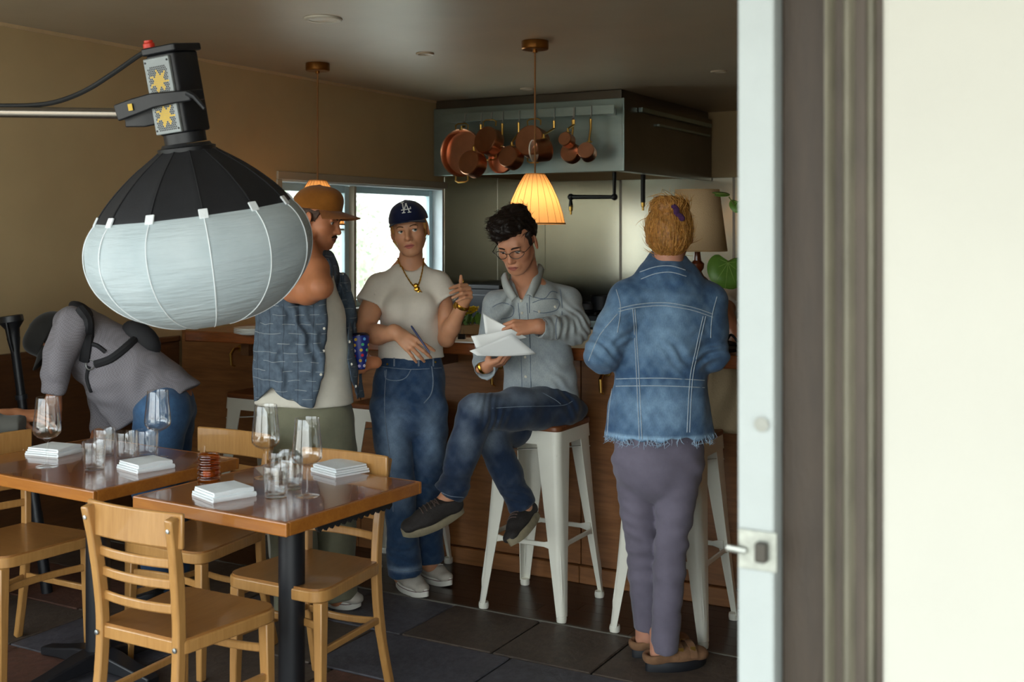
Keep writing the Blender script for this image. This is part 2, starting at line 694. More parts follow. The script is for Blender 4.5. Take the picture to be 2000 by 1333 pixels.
part_box('window_sill', (XW - t / 2 + 0.012, (WY0 + WY1) / 2, WZ0 + 0.012), (t + 0.024, WY1 - WY0 - 0.026, 0.024), M['win_trim'], win)
part_box('window_casing', (XW + 0.008, (WY0 + WY1) / 2, WZ1 + 0.025), (0.016, WY1 - WY0 + 0.08, 0.05), M['win_trim'], win)
part_box('window_casing', (XW + 0.008, WY0 - 0.022, (WZ0 + WZ1) / 2 - 0.001), (0.016, 0.044, WZ1 - WZ0), M['win_trim'], win)
xs = XW - 0.105
for (ya, yb, grid) in ((WY0 + 0.013, 6.33, True), (6.36, WY1 - 0.013, False)):
    za, zb = WZ0 + 0.026, WZ1 - 0.014
    fr = MB()
    w = 0.05 if grid else 0.045
    fr.box((xs, ya + w / 2, (za + zb) / 2), (0.04, w, zb - za))
    fr.box((xs, yb - w / 2, (za + zb) / 2), (0.04, w, zb - za))
    fr.box((xs, (ya + yb) / 2, zb - w / 2), (0.04, yb - ya - 2 * w, w))
    fr.box((xs, (ya + yb) / 2, za + w / 2), (0.04, yb - ya - 2 * w, w))
    so = fr.build('window_sash', M['win_paint'], win, smooth=False, bevel=0.004)
    part_box('window_pane', (xs, (ya + yb) / 2, (za + zb) / 2), (0.004, yb - ya - 2 * w, zb - za - 2 * w), M['winglass'], so, 0)
    if grid:
        for z in (1.585, 1.288):
            part_box('muntin', (xs, (ya + yb) / 2, z), (0.03, yb - ya - 2 * w, 0.014), M['win_trim'], so, 0.003)
        part_box('muntin', (xs, (ya + yb) / 2 - 0.02, (za + zb) / 2), (0.028, 0.014, zb - za - 2 * w), M['win_trim'], so, 0.003)
part_box('window_mullion', (XW - 0.075, 6.345, (WZ0 + WZ1) / 2), (0.06, 0.028, WZ1 - WZ0 - 0.03), M['win_trim'], win)

# kitchen back wall clad in steel panels
b = MB()
b.box(((XW + XE) / 2, YB + 0.07, ZC / 2), (XE - XW + 0.4, 0.14, ZC))
wb = struct(b.build('wall_back', M['wall'], smooth=False))
x1212 = atY(1212, 500, YB - 0.01)[0]
for xa, xb in ((XW, x1212), (x1212, x1212 + 1.0), (x1212 + 1.0, x1212 + 2.0)):
    part_box('steel_panel', ((xa + xb) / 2, YB - 0.006, 1.46), (xb - xa - 0.008, 0.008, 1.1), M['wall_steel'], wb, 0.002)
    part_box('seam_strip', (xb, YB - 0.011, 1.46), (0.02, 0.012, 1.1), M['steel_dark'], wb, 0.002)
for ya, yb in ((WY1 + 0.003, 8.2), (8.2, YB - 0.01)):
    part_box('steel_panel', (XW + 0.005, (ya + yb) / 2, 1.46), (0.008, yb - ya - 0.006, 1.1), M['wall_steel'], wl, 0.002)

# right side of the dining room (outside the frame) and the facade
b = MB()
b.box((XE + 0.07, (YF + YB) / 2, ZC / 2), (0.14, YB - YF, ZC))
struct(b.build('wall_side', M['wall'], smooth=False))
XD0 = -2.40                                    # left edge of the doorway
XS0, XS1, XB1, XM1 = [atY(x, 450, YF)[0] for x in (1447, 1518, 1620, 1748)]
b = MB()
tf = 0.16
b.box(((XW + XD0) / 2 - 0.1, YF + 0.08, 0.12), (XD0 - XW, tf, 0.24))
b.box(((XW + XE) / 2, YF + 0.08, 2.48), (XE - XW + 0.3, tf, 0.2))
for xa, xb in ((XW - 0.14, XW + 0.1), (-2.55, XD0)):
    b.box(((xa + xb) / 2, YF + 0.08, 1.3), (xb - xa, tf, 2.2))
struct(b.build('wall_front', M['plaster'], smooth=False))
b = MB()
b.box(((XM1 + XE) / 2 + 0.04, YF + 0.07, 1.175), (XE - XM1 + 0.1, 0.2, 2.35))
struct(b.build('wall_right', M['plaster'], smooth=False, bevel=0.008))
# unseen roof added to keep daylight off the outer wall
b = MB()
b.box((0.9, YF - 1.3, 2.72), (12.2, 2.6, 0.12))
struct(b.build('shading_roof', M['plaster'], smooth=False))
# door frame: white jamb with strike plate, weathered frame board, fluted moulding
b = MB()
b.box(((XS0 + XS1) / 2, YF + 0.02, 1.175), (XS1 - XS0, 0.07, 2.35))
dj = struct(b.build('door_1', M['white_paint'], smooth=False, bevel=0.004))
zp, zs = atY(1480, 1077, YF - 0.02)[2], atY(1486, 830, YF - 0.02)[2]
xp = atY(1480, 1077, YF - 0.02)[0]
part_box('strike_plate', (xp - 0.001, YF - 0.0165, zp), (0.052, 0.005, 0.052), mat('tarnished_plate_metal', '9a9c94', 0.45, 0.8, var=0.3, vscale=60), dj, 0.001)
part_box('latch_bolt', (xp + 0.006, YF - 0.024, zp), (0.016, 0.014, 0.026), mat('dark_latch_metal', '4a4640', 0.5, 0.8), dj, 0.003)
q = MB()
q.tube([(xp - 0.016, YF - 0.022, zp - 0.002), (xp - 0.04, YF - 0.03, zp + 0.002)], 0.0045, 8)
q.build('latch_pin', mat('latch_pin_steel', 'b4b4ac', 0.35, 1.0), dj)
q = MB()
q.lathe([(0.0, 0), (0.009, 0.0005), (0.010, 0.004), (0.0, 0.005)], 14, R=rot_to((0, -1, 0)), c=(atY(1486, 830, YF - 0.02)[0], YF - 0.0145, zs))
q.build('plugged_hole', mat('hole_plug_grey', '86867e', 0.6), dj)
b = MB()
b.box(((XS1 + XB1) / 2, YF + 0.075, 1.175), (XB1 - XS1, 0.11, 2.35))
struct(b.build('trim_2', M['old_wood'], smooth=False, bevel=0.003))
b = MB()
n = 48
prof = []
for i in range(n + 1):
    u = i / n
    x = XB1 + (XM1 - XB1) * u
    yy = 0.012 * math.cos(u * 6 * PI) * (0.7 + 0.3 * math.sin(u * 9)) - 0.02 * u
    prof.append((x, YF - 0.006 - yy - 0.012))
prof += [(XM1, YF + 0.13), (XB1, YF + 0.13)]
b.prism(prof, 0, 2.35)
tm = struct(b.build('trim_3', M['old_mould'], smooth=True, angle=50))
q = MB()
for u in (0.17, 0.5, 0.83):
    x = XB1 + (XM1 - XB1) * u
    q.box((x, YF + 0.001, 1.17), (0.014, 0.02, 2.33))
q.build('moulding_groove', M['mould_dark'], tm, smooth=False)  # a darker strip along each groove

# recessed ceiling lights
pt = atz(631, 36, ZC)
r = 0.088


def downlight(p, r, label, m):
    o = empty('recessed_ceiling_light', (p[0], p[1], ZC), label=label, cat='ceiling light', group='recessed ceiling lights')
    q = MB()
    q.lathe([(r, 0.0), (r, -0.006), (r * 0.92, -0.010), (r * 0.74, -0.008), (r * 0.72, 0.0)], 28)
    q.build('trim_ring', m, o)
    q = MB()
    q.lathe([(r * 0.73, -0.006), (r * 0.5, -0.0015), (0.0, -0.001)], 24)
    q.build('lens', mat('frosted_lens', 'c8c2b0', 0.4), o)
    return o


ring = mat('downlight_ring_white', 'd8d4c4', 0.5)
downlight(pt, r, 'large white recessed downlight in the ceiling nearest the camera', ring)
for (x, y), lab in (((830, 104), 'small recessed downlight in the ceiling between the two pendant cords'), ((1030, 173), 'small recessed downlight close to the left end of the steel hood'), ((1404, 139), 'small recessed downlight in the ceiling above the right side of the hood')):
    downlight(atz(x, y, ZC), 0.05, lab, M['ceiling'])

# shrubs outside the window
def shrub(name, c, size, n, label):
    o = empty(name, (c[0], c[1], 0), label=label, cat='shrub', group='shrubs outside the window')
    q = MB()
    q.tube([(0, 0, 0), (0.05, 0.03, 0.6), (-0.03, 0, c[2])], [0.07, 0.05, 0.03], 7)
    for k in range(5):
        a = k * 1.3
        q.tube([(0, 0, 0.6), (math.cos(a) * size[0] * 0.5, math.sin(a) * size[1] * 0.5, c[2])], [0.04, 0.015], 5)
    q.build('trunk', M['bark'], o)
    q = MB()
    for k in range(n):
        v = RNG.normal(size=3)
        v /= np.linalg.norm(v)
        v *= RNG.uniform(0.3, 1) ** 0.4
        p = Vector((v[0] * size[0], v[1] * size[1], c[2] + v[2] * size[2]))
        u = Vector(RNG.normal(size=3)).normalized()
        w = u.cross(Vector(RNG.normal(size=3))).normalized()
        l, wd = RNG.uniform(0.03, 0.06), RNG.uniform(0.015, 0.03)
        q.add([p - u * l, p + w * wd, p + u * l, p - w * wd], [(0, 1, 2, 3)])
    f = q.build('foliage', M['tree_leaf'], o, smooth=False)
    f['kind'] = 'stuff'


for (x, y, z, s, n, lab) in ((-9.6, 9.2, 1.4, (1.1, 1.3, 1.2), 2600, 'pale leafy shrub outside the left pane of the window'),
                             (-10.0, 12.2, 1.3, (1.1, 1.3, 1.1), 2600, 'pale leafy shrub outside the window beside the white reveal'),
                             (-11.8, 16.0, 1.9, (1.5, 1.6, 1.7), 3000, 'tall pale shrub farthest away outside the window')):
    shrub('garden_shrub', (x, y, z), s, n, lab)
q = MB()
q.box((-12.0, 9, -0.06), (14.2, 24, 0.1))
struct(q.build('garden_ground', mat('garden_ground_gravel', 'b4b8b0', 0.9), smooth=False))

# ------------------------------------------------------------------ kitchen
hood = empty('exhaust_hood', (-3.93, 8.15, 1.98), label='large stainless steel exhaust hood hanging under the ceiling', cat='hood')
HX0, HX1, HY0, HY1, HZ0, HZ1 = XW + 0.01, -3.15, 7.24, YB - 0.02, 1.985, 2.485


def hbox(name, a, c, m, bevel=0.003):
    ctr = [(a[i] + c[i]) / 2 for i in range(3)]
    loc = hood.location
    return part_box(name, tuple(ctr[i] - loc[i] for i in range(3)), tuple(abs(c[i] - a[i]) for i in range(3)), m, hood, bevel)


hbox('front_panel', (HX0, HY0, HZ0), (HX1, HY0 + 0.02, HZ1), M['steel'])
hbox('side_panel', (HX1 - 0.02, HY0 + 0.02, HZ0), (HX1, HY1, HZ1), M['steel_dark'])  # face turned from the light: its shade is put into the darker steel
hbox('top_flashing', (HX0, HY0 + 0.03, HZ1), (HX1 - 0.03, HY1, ZC - 0.002), M['steel_dark'])
hbox('top_panel', (HX0, HY0 + 0.02, HZ1 - 0.015), (HX1 - 0.02, HY1, HZ1 - 0.002), M['steel_dark'])
hbox('corner_edge', (HX1 - 0.012, HY0 - 0.004, HZ0), (HX1 + 0.004, HY0 + 0.012, HZ1), M['steel'])
hbox('drip_lip', (HX0, HY0 + 0.02, HZ0), (HX1 - 0.02, HY0 + 0.07, HZ0 + 0.02), M['brass'])  # brass colour stands in for the orange glow under the hood
hbox('side_drip_lip', (HX1 - 0.08, HY0 + 0.07, HZ0), (HX1 - 0.02, HY1, HZ0 + 0.02), M['steel'])
q = MB()
l = hood.location
q.add([Vector((HX0, HY0 + 0.07, HZ0 + 0.02)) - l, Vector((HX1 - 0.08, HY0 + 0.07, HZ0 + 0.02)) - l, Vector((HX1 - 0.08, HY1, HZ0 + 0.3)) - l, Vector((HX0, HY1, HZ0 + 0.3)) - l], [(0, 1, 2, 3)])
q.build('baffle_filter', M['steel_dark'], hood, smooth=False, solid=0.01)
for k in range(2):
    q = MB()
    y = HY0 + 0.5 + k * 0.75
    q.bar(Vector((HX1 + 0.02, HY0 + 0.25, HZ1 - 0.06)) - l, Vector((HX1 + 0.02, HY1 - 0.1, HZ1 - 0.06)) - l, 0.03, 0.03) if k == 0 else q.bar(Vector((HX1 + 0.012, HY0 + 0.6, HZ1 - 0.14)) - l, Vector((HX1 + 0.012, HY1 - 0.1, HZ1 - 0.14)) - l, 0.02, 0.015)
    q.build('side_rail', M['steel'], hood, smooth=False)

# nozzle pipes of the fire system
for pts, y, lab in ((((1200, 345), (1200, 385), (1115, 385), (1115, 404)), 7.9, 'black angled fire suppression pipe hanging under the hood beside the glowing shade'),
                    (((1256, 362), (1256, 396)), 8.1, 'short straight black pipe with nozzle hanging under the hood behind the bun')):
    w = [atY(px, py, y) for px, py in pts]
    w[0].z = HZ0 + 0.12
    o = empty('hood_pipe', w[0], label=lab, cat='pipe')
    q = MB()
    q.tube([p - w[0] for p in w], 0.018, 10)
    for p in w[1:-1]:
        q.sphere(p - w[0], 0.026, 10, 8)
    q.build('pipe', M['black'], o)
    e = w[-1] - w[0]
    q = MB()
    q.lathe([(0.0, 0.01), (0.017, 0.01), (0.015, -0.03), (0.009, -0.034), (0.008, -0.06), (0, -0.06)], 12, c=e)
    q.build('nozzle', M['brass'], o)

# range along the back wall
rg = empty('kitchen_range', (-3.2, 8.65, 0), label='long dark kitchen range standing under the hood', cat='range')
part_box('body', (0, 0, 0.43), (2.9, 0.74, 0.84), M['steel_dark'], rg)
part_box('cooktop', (0, 0, 0.875), (2.9, 0.76, 0.05), M['black'], rg)
part_box('front_ledge', (0, -0.40, 0.84), (2.9, 0.06, 0.05), M['steel'], rg)
for k in range(5):
    q = MB()
    for j in range(-2, 3):
        q.bar((-1.15 + k * 0.55 + j * 0.09, -0.28, 0.912), (-1.15 + k * 0.55 + j * 0.09, 0.28, 0.912), 0.018, 0.02)
    q.bar((-1.15 + k * 0.55 - 0.2, 0, 0.911), (-1.15 + k * 0.55 + 0.2, 0, 0.911), 0.018, 0.018)
    q.build('grate', M['rubber'], rg, smooth=False)
for px, py, r, lab in ((1150, 606, 0.13, 'dark frying pan on the range beside the light denim elbow'), (1178, 600, 0.10, 'dark pot on the range left of the denim jacket sleeve')):
    w = atY(px, py, 8.6)
    o = empty('cooking_pot', (w[0], w[1], 0.922), label=lab, cat='pot')
    q = MB()
    hh = 0.06 if r > 0.125 and px > 1000 else 0.12
    q.lathe([(0, 0), (r * 0.9, 0), (r, 0.012), (r, hh), (r * 1.03, hh + 0.004), (r * 0.96, hh), (r * 0.95, 0.012), (0, 0.008)], 24)
    q.build('body', M['black'], o)
    q = MB()
    q.tube([(r, 0, hh - 0.01), (r + 0.08, 0.0, hh + 0.01), (r + 0.16, 0, hh + 0.012)], 0.009, 8)
    q.build('handle', M['steel'], o)

fr = empty('undercounter_fridge', (XW + 0.24, 7.82, 0), label='black low cabinet standing in the kitchen corner behind the yellow flowers', cat='cabinet')
part_box('body', (0, 0, 0.57), (0.44, 0.78, 1.14), M['black'], fr, 0.01)
part_box('top', (0, 0, 1.155), (0.46, 0.80, 0.03), M['black'], fr, 0.004)
part_box('door', (0, -0.402, 0.6), (0.41, 0.024, 1.0), mat('dark_fridge_door', '23262b', 0.35), fr, 0.006)
part_box('handle', (0.15, -0.43, 0.85), (0.02, 0.03, 0.22), M['steel'], fr, 0.004)

# pot rail and the copper pans
YR = 7.06
rl = empty('pot_rail', (-3.85, YR, 2.39), label='flat steel pot rail fixed in front of the hood', cat='rail')
part_box('bar', (0.03, 0, 0), (1.36, 0.008, 0.06), M['steel'], rl, 0.001)
for x in (-0.6, 0.62):
    part_box('bracket', (x, (HY0 - YR) / 2 - 0.001, 0.0), (0.05, HY0 - YR - 0.01, 0.05), M['alu'], rl, 0.002)


def hookmesh(z1):
    q = MB()
    pts = [(0, 0.022, -0.012), (0, 0.020, 0.022), (0, 0.008, 0.036), (0, -0.012, 0.026), (0, -0.014, -0.03), (0, -0.014, z1 + 0.02), (0, -0.024, z1), (0, -0.036, z1 + 0.012)]
    q.tube(pts, 0.0035, 6)
    return q


def pan(px, py, r, depth, ry, lab, faced=0, yaw=0.0, pitch=0.0, handle=True, ears=False, fwd=0.0):
    """a pan hanging by its handle; faced=0 shows its bottom, 1 shows its inside"""
    c = atY(px, py, YR - 0.05)
    hx = c[0]
    top = 2.385
    o = empty('copper_pan', (c[0], YR, c[2]), label=lab, cat='pan', group='copper pans hanging from the rail')
    R = Matrix.Rotation(yaw, 3, 'Z') @ Matrix.Rotation(pitch, 3, 'X') @ (rot_to((0, -1, 0)) if faced else rot_to((0, 1, 0)))
    y0 = -0.02 - depth if not faced else -0.03
    cc = Vector((0, y0 if not faced else y0 - 0.0, 0))
    t = 0.004
    prof_o = [(0, 0), (r * 0.93, 0), (r * 0.985, 0.006), (r, 0.016), (r, depth - 0.004), (r * 1.025, depth), (r * 1.02, depth + 0.003)]
    prof_i = [(r * 1.02, depth + 0.003), (r - t, depth - 0.002), (r - t, 0.016), (r * 0.93, t), (0, t)]
    if faced:
        cc = Vector((0, -0.01, 0))
        R = Matrix.Rotation(yaw, 3, 'Z') @ Matrix.Rotation(pitch, 3, 'X') @ rot_to((0, -1, 0))
    cc = cc + Vector((0, -fwd, 0))
    q = MB()
    q.lathe(prof_o, 36, 0, cc, R)
    q.build('body', M['copper'], o)
    q = MB()
    q.lathe(prof_i, 36, 0, cc, R)
    q.build('lining', M['tin'] if faced == 2 else M['copper'], o)
    yh = cc[1] + (R @ Vector((0, 0, depth * 0.8)))[1]
    ztop = top - c[2]
    if handle:
        q = MB()
        zt = ztop - 0.055
        q.tube([(0, yh, r * 0.98), (0.0, yh - 0.004, r + 0.02), (0, -0.02, (r + zt) / 2 + 0.01), (0, -0.02, zt)], [0.011, 0.007, 0.008, 0.010], 8)
        q.build('handle', M['brass'], o)
        q = MB()
        q.lathe([(0.0, -0.006), (0.02, -0.006), (0.02, 0.002), (0.0, 0.004)], 10, c=(0, yh, r + 0.001), R=rot_to((0, 0, 1)))
        q.build('handle_mount', M['brass'], o)
    if ears:
        for s in (1, -1):
            q = MB()
            z = s * r
            q.tube([(-0.05, yh, z * 0.97), (-0.052, yh, z + s * 0.03), (-0.03, yh, z + s * 0.042), (0.03, yh, z + s * 0.042), (0.052, yh, z + s * 0.03), (0.05, yh, z * 0.97)], 0.005, 7)
            q.build('loop_handle', M['brass'], o)
    q = hookmesh((r + 0.04 if ears else ztop - 0.055) - ztop) if True else None
    h = q.build('hook', M['alu'], o)
    h.location = (0, 0, ztop)
    return o


S = 275.0
pan(903, 299, 46 / S, 0.06, 0, 'largest copper pan, wide and shallow, at the left end of the rail', faced=1, ears=True)
pan(955, 273, 27 / S, 0.09, 0, 'dark-bottomed copper pot hanging high beside the largest pan', ears=True, handle=False, yaw=-0.15, pitch=-0.25)
pan(935, 319, 24 / S, 0.10, 0, 'small dark-bottomed copper saucepan overlapping the largest pan', fwd=0.075, yaw=-0.1, pitch=-0.2)
pan(977, 312, 26 / S, 0.04, 0, 'shiny pale copper frying pan between two dark saucepans', faced=1)
pan(1009, 307, 21 / S, 0.09, 0, 'dark copper saucepan overlapping the shiny pale frying pan', fwd=0.075, yaw=-0.1, pitch=-0.2)
pan(1042, 275, 30 / S, 0.10, 0, 'copper pot with loop handles right behind the pendant cord', ears=True, handle=False, pitch=-0.2)
pan(1078, 294, 21 / S, 0.11, 0, 'copper saucepan turned sideways with its pale inside showing', fwd=0.09, faced=2, yaw=-0.65, pitch=0.1)
pan(1117, 273, 13 / S, 0.07, 0, 'smallest copper saucepan hanging over a larger one', fwd=0.075, pitch=-0.2)
pan(1115, 297, 19 / S, 0.06, 0, 'copper saucepan directly below the smallest one', pitch=-0.2)
pan(1150, 294, 16 / S, 0.08, 0, 'small copper saucepan at the right end of the rail', pitch=-0.25, yaw=0.2)

# ------------------------------------------------------------------ bar
BX0, BX1 = XW + 0.02, 0.4
bar = empty('bar_counter', (-2.2, YBAR, 0), label='long wooden bar with a thick live-edge top', cat='bar')
bl = bar.location
x0 = BX0
while x0 < BX1 - 0.05:
    x1 = min(x0 + 1.22, BX1)
    q = MB()
    q.box(((x0 + x1) / 2 - bl.x, 0.012, 0.555), (x1 - x0 - 0.004, 0.024, 0.95))
    q.build('front_panel', M['bar_panel'], bar, smooth=False, bevel=0.002, bseg=1)
    q = MB()
    q.box(((x0 + x1) / 2 - bl.x, 0.002, 0.038), (x1 - x0 - 0.002, 0.044, 0.076))
    q.build('base_board', M['bar_panel'], bar, smooth=False, bevel=0.003, bseg=1)
    x0 = x1
q = MB()
q.box(((BX0 + BX1) / 2 - bl.x, 0.33, 0.51), (BX1 - BX0, 0.6, 1.02))
q.build('carcass', M['wainscot'], bar, smooth=False)
ex = [(-4.20, 4.215), (-3.7, 4.27), (-3.2, 4.305), (-2.66, 4.355), (-2.16, 4.40), (-1.6, 4.43), (-1.0, 4.46), (BX1, 4.5)]
edge = []
for (xa, ya), (xb, yb) in zip(ex[:-1], ex[1:]):
    for k in range(6):
        u = k / 6
        x = xa + (xb - xa) * u
        edge.append((x - bl.x, ya + (yb - ya) * u + 0.008 * math.sin(x * 9) + 0.005 * math.sin(x * 23 + 1) - bl.y))
edge.append((BX1 - bl.x, 4.5 - bl.y))
poly = edge + [(BX1 - bl.x, 5.32 - bl.y), (-4.20 - bl.x, 5.22 - bl.y)]
q = MB()
q.prism(poly, 1.027, 1.08)
q.build('bar_top', M['bar_top'], bar, smooth=True, bevel=0.006)
for x in (-3.95, -2.9, -0.9, -0.1):
    q = MB()
    q.box((x - bl.x, -0.16, 0.99), (0.05, 0.28, 0.07))
    q.build('support_bracket', M['wainscot'], bar, smooth=False)
for x in (-4.25, -3.45, -2.66, -2.11, -1.2):
    q = MB()
    q.tube([(x - bl.x, 0.0, 0.95), (x - bl.x, -0.05, 0.95), (x - bl.x, -0.075, 0.925), (x - bl.x, -0.07, 0.87), (x - bl.x, -0.045, 0.86)], [0.008, 0.008, 0.009, 0.007, 0.005], 8)
    q.lathe([(0, 0), (0.02, 0), (0.018, 0.006), (0, 0.008)], 12, c=(x - bl.x, -0.001, 0.95), R=rot_to((0, -1, 0)))
    q.build('coat_hook', M['brass'], bar)

# pendants
def pendant(x, y, label):
    o = empty('pendant_lamp', (x, y, ZC), label=label, cat='pendant lamp', group='pleated pendant lamps over the bar')
    q = MB()
    q.lathe([(0, -0.0005), (0.068, -0.0005), (0.07, -0.004), (0.07, -0.04), (0.066, -0.045), (0, -0.045)], 32)
    q.lathe([(0.012, -0.045), (0.012, -0.06), (0, -0.062)], 12)
    q.build('canopy', M['bronze'], o)
    q = MB()
    q.tube([(0, 0, -0.05), (0, 0, -0.70)], 0.0045, 8)
    q.build('cord', mat('braided_brown_cord', '8a5a2a', 0.7), o)
    zt, zb = -0.685, -0.94
    prof = []
    for k in range(15):
        u = k / 14
        prof.append((float(np.interp(u, (0, .12, .25, .5, .75, 1), (.052, .072, .090, .119, .140, .155))), zt + (zb - zt) * u))
    q = MB()
    q.lathe(prof, 120, wob=lambda a, j: 1 + 0.012 * abs(math.sin(a * 20)) - 0.004)
    sh = q.build('shade', M['shade'], o, angle=80)
    q = MB()
    for k in range(20):
        a = 2 * PI * k / 20
        q.tube([(math.cos(a) * (r + 0.0012), math.sin(a) * (r + 0.0012), z) for r, z in prof], 0.0009, 5)
    q.build('shade_rib', mat('shade_wire', '9a6a34', 0.6), o)
    q = MB()
    rb = prof[-1][0]
    q.lathe([(rb + 0.003, zb), (rb + 0.003, zb + 0.008), (rb - 0.002, zb + 0.008), (rb - 0.002, zb)], 48, closed=True)
    q.lathe([(0.05, zt), (0.05, zt + 0.006), (0.0, zt + 0.008), (0.0, zt + 0.002)], 32)
    q.build('shade_hoop', mat('shade_hoop_paint', 'c98f4a', 0.6), o)
    q = MB()
    q.lathe([(0, -0.70), (0.018, -0.70), (0.018, -0.76), (0, -0.762)], 14)
    q.build('lamp_socket', M['brass'], o)
    q = MB()
    q.sphere((0, 0, -0.79), 0.03, 16, 12)
    q.build('bulb', M['bulb'], o)
    light('pendant_bulb_light', 'POINT', (x, y, ZC - 0.84), 0.5, (1.0, 0.69, 0.40), radius=0.03)
    return o


pendant(-2.762, 5.215, 'glowing pleated pendant lamp above the seated person in light denim')
pendant(-4.235, 5.30, 'pleated pendant lamp behind the orange cap, mostly hidden')
# ------------------------------------------------------------------ furniture
def sweep(q, pts, w, h, side=(1, 0, 0), mi=0):
    """rectangular section swept along pts; w along `side`, h across it"""
    pts = [Vector(p) for p in pts]
    sd = Vector(side).normalized()
    m = len(pts)
    vs = []
    for i, p in enumerate(pts):
        d = (pts[min(i + 1, m - 1)] - pts[max(i - 1, 0)]).normalized()
        nrm = d.cross(sd).normalized()
        s2 = nrm.cross(d).normalized()
        ww = w[i] if isinstance(w, (list, tuple)) else w
        hh = h[i] if isinstance(h, (list, tuple)) else h
        for a, b in ((-1, -1), (1, -1), (1, 1), (-1, 1)):
            vs.append(p + s2 * (a * ww / 2) + nrm * (b * hh / 2))
    fs = [(3, 2, 1, 0), tuple((m - 1) * 4 + k for k in range(4))]
    for i in range(m - 1):
        for k in range(4):
            k2 = (k + 1) % 4
            fs.append((i * 4 + k, i * 4 + k2, (i + 1) * 4 + k2, (i + 1) * 4 + k))
    return q.add(vs, fs, mi)


def spline(pts, n):
    pts = [Vector(p) for p in pts]
    out = []
    m = len(pts)
    for i in range(m - 1):
        p0, p1, p2, p3 = pts[max(i - 1, 0)], pts[i], pts[i + 1], pts[min(i + 2, m - 1)]
        for k in range(n):
            t = k / n
            out.append(0.5 * ((2 * p1) + (p2 - p0) * t + (2 * p0 - 5 * p1 + 4 * p2 - p3) * t * t + (3 * p1 - p0 - 3 * p2 + p3) * t ** 3))
    out.append(pts[-1])
    return out


def round_poly(pts, r, n=6):
    out = []
    m = len(pts)
    for i in range(m):
        p, a, b = Vector(pts[i]), Vector(pts[i - 1]), Vector(pts[(i + 1) % m])
        rr = r[i] if isinstance(r, (list, tuple)) else r
        d1, d2 = (a - p).normalized(), (b - p).normalized()
        p1, p2 = p + d1 * rr, p + d2 * rr
        for k in range(n + 1):
            t = k / n
            out.append(tuple((1 - t) ** 2 * p1 + 2 * t * (1 - t) * p + t * t * p2))
    return out


CH_TOP = 0.81


def make_chair(label):
    o = empty('dining_chair', (0, 0, 0), label=label, cat='chair', group='blond wooden ladder-back dining chairs')
    sp = round_poly([(-0.205, 0.19), (-0.165, -0.185), (0.165, -0.185), (0.205, 0.19)], [0.07, 0.03, 0.03, 0.07])
    q = MB()
    q.prism(sp, 0.412, 0.449)
    q.build('seat_frame', M['chair'], o, bevel=0.004)
    q = MB()
    s2 = [(x * 0.975, y * 0.975) for x, y in sp]
    n = len(s2)
    vs = [(x, y, 0.444) for x, y in s2] + [(x, y, 0.4555) for x, y in s2] + [(x * 0.6, y * 0.6, 0.4515) for x, y in s2]
    fs = [(i, (i + 1) % n, n + (i + 1) % n, n + i) for i in range(n)] + [(n + i, n + (i + 1) % n, 2 * n + (i + 1) % n, 2 * n + i) for i in range(n)] + [tuple(range(2 * n, 3 * n))]
    q.add(vs, fs)
    q.build('seat', M['chair_seat'], o)
    for s in (-1, 1):
        q = MB()
        sweep(q, [(s * 0.178, 0.16, 0), (s * 0.172, 0.152, 0.41)], [0.026, 0.036], [0.026, 0.036], (1, 0, 0))
        q.build('leg', M['chair'], o, bevel=0.004)
        q = MB()
        sweep(q, spline([(s * 0.160, -0.245, 0), (s * 0.152, -0.196, 0.22), (s * 0.149, -0.178, 0.43), (s * 0.154, -0.190, 0.62), (s * 0.163, -0.222, CH_TOP - 0.012)], 5), 0.028, [0.026] * 5 + [0.032] * 8 + [0.034] * 4 + [0.03] * 4, (1, 0, 0))
        q.build('rear_post', M['chair'], o, bevel=0.005)
        q = MB()
        sweep(q, [(s * 0.175, 0.15, 0.25), (s * 0.153, -0.19, 0.25)], 0.016, 0.022, (1, 0, 0))
        q.build('side_stretcher', M['chair'], o, bevel=0.004)
        q = MB()
        q.lathe([(0, 0), (0.008, 0), (0.007, 0.003), (0, 0.004)], 10, c=(s * 0.152, -0.197, 0.43), R=rot_to((0, -1, 0)))
        q.build('bolt', M['alu'], o)
        q = MB()
        q.lathe([(0, 0), (0.007, 0), (0.006, 0.003), (0, 0.004)], 10, c=(s * 0.161, -0.231, CH_TOP - 0.045), R=rot_to((0, -1, 0)))
        q.build('bolt', M['alu'], o)

    def curved(z, hh, xw, y0, bow, th, m, nm):
        q = MB()
        pts = [(-xw + 2 * xw * k / 14, y0 - bow * (1 - (2 * k / 14 - 1) ** 2), z) for k in range(15)]
        sweep(q, pts, hh, th, (0, 0, 1))
        return q.build(nm, m, o, bevel=0.005)
    curved(CH_TOP - 0.05, 0.098, 0.185, -0.196, 0.018, 0.014, M['chair'], 'top_rail')
    for z, y in ((0.665, -0.186), (0.605, -0.178), (0.535, -0.172)):
        curved(z, 0.028, 0.155, y, 0.022, 0.012, M['chair'], 'slat')
    curved(0.245, 0.024, 0.155, -0.19, -0.03, 0.014, M['chair'], 'rear_stretcher')
    curved(0.33, 0.026, 0.172, 0.155, 0.025, 0.014, M['chair'], 'front_stretcher')
    return o


ch = make_chair('blond dining chair nearest the camera, its slatted back turned to us')
ch.location = (-2.485, 2.50, 0)
dup(ch, (-2.46, 3.03, 0), PI, 'blond dining chair on the far side of the table with the black toothed strip')
dup(ch, (-3.09, 3.16, 0), PI, 'blond dining chair on the far side beside the amber candle glass')
dup(ch, (-3.62, 2.81, 0), -PI / 2 - 0.06, 'blond dining chair at the left frame edge by the end of the left table')


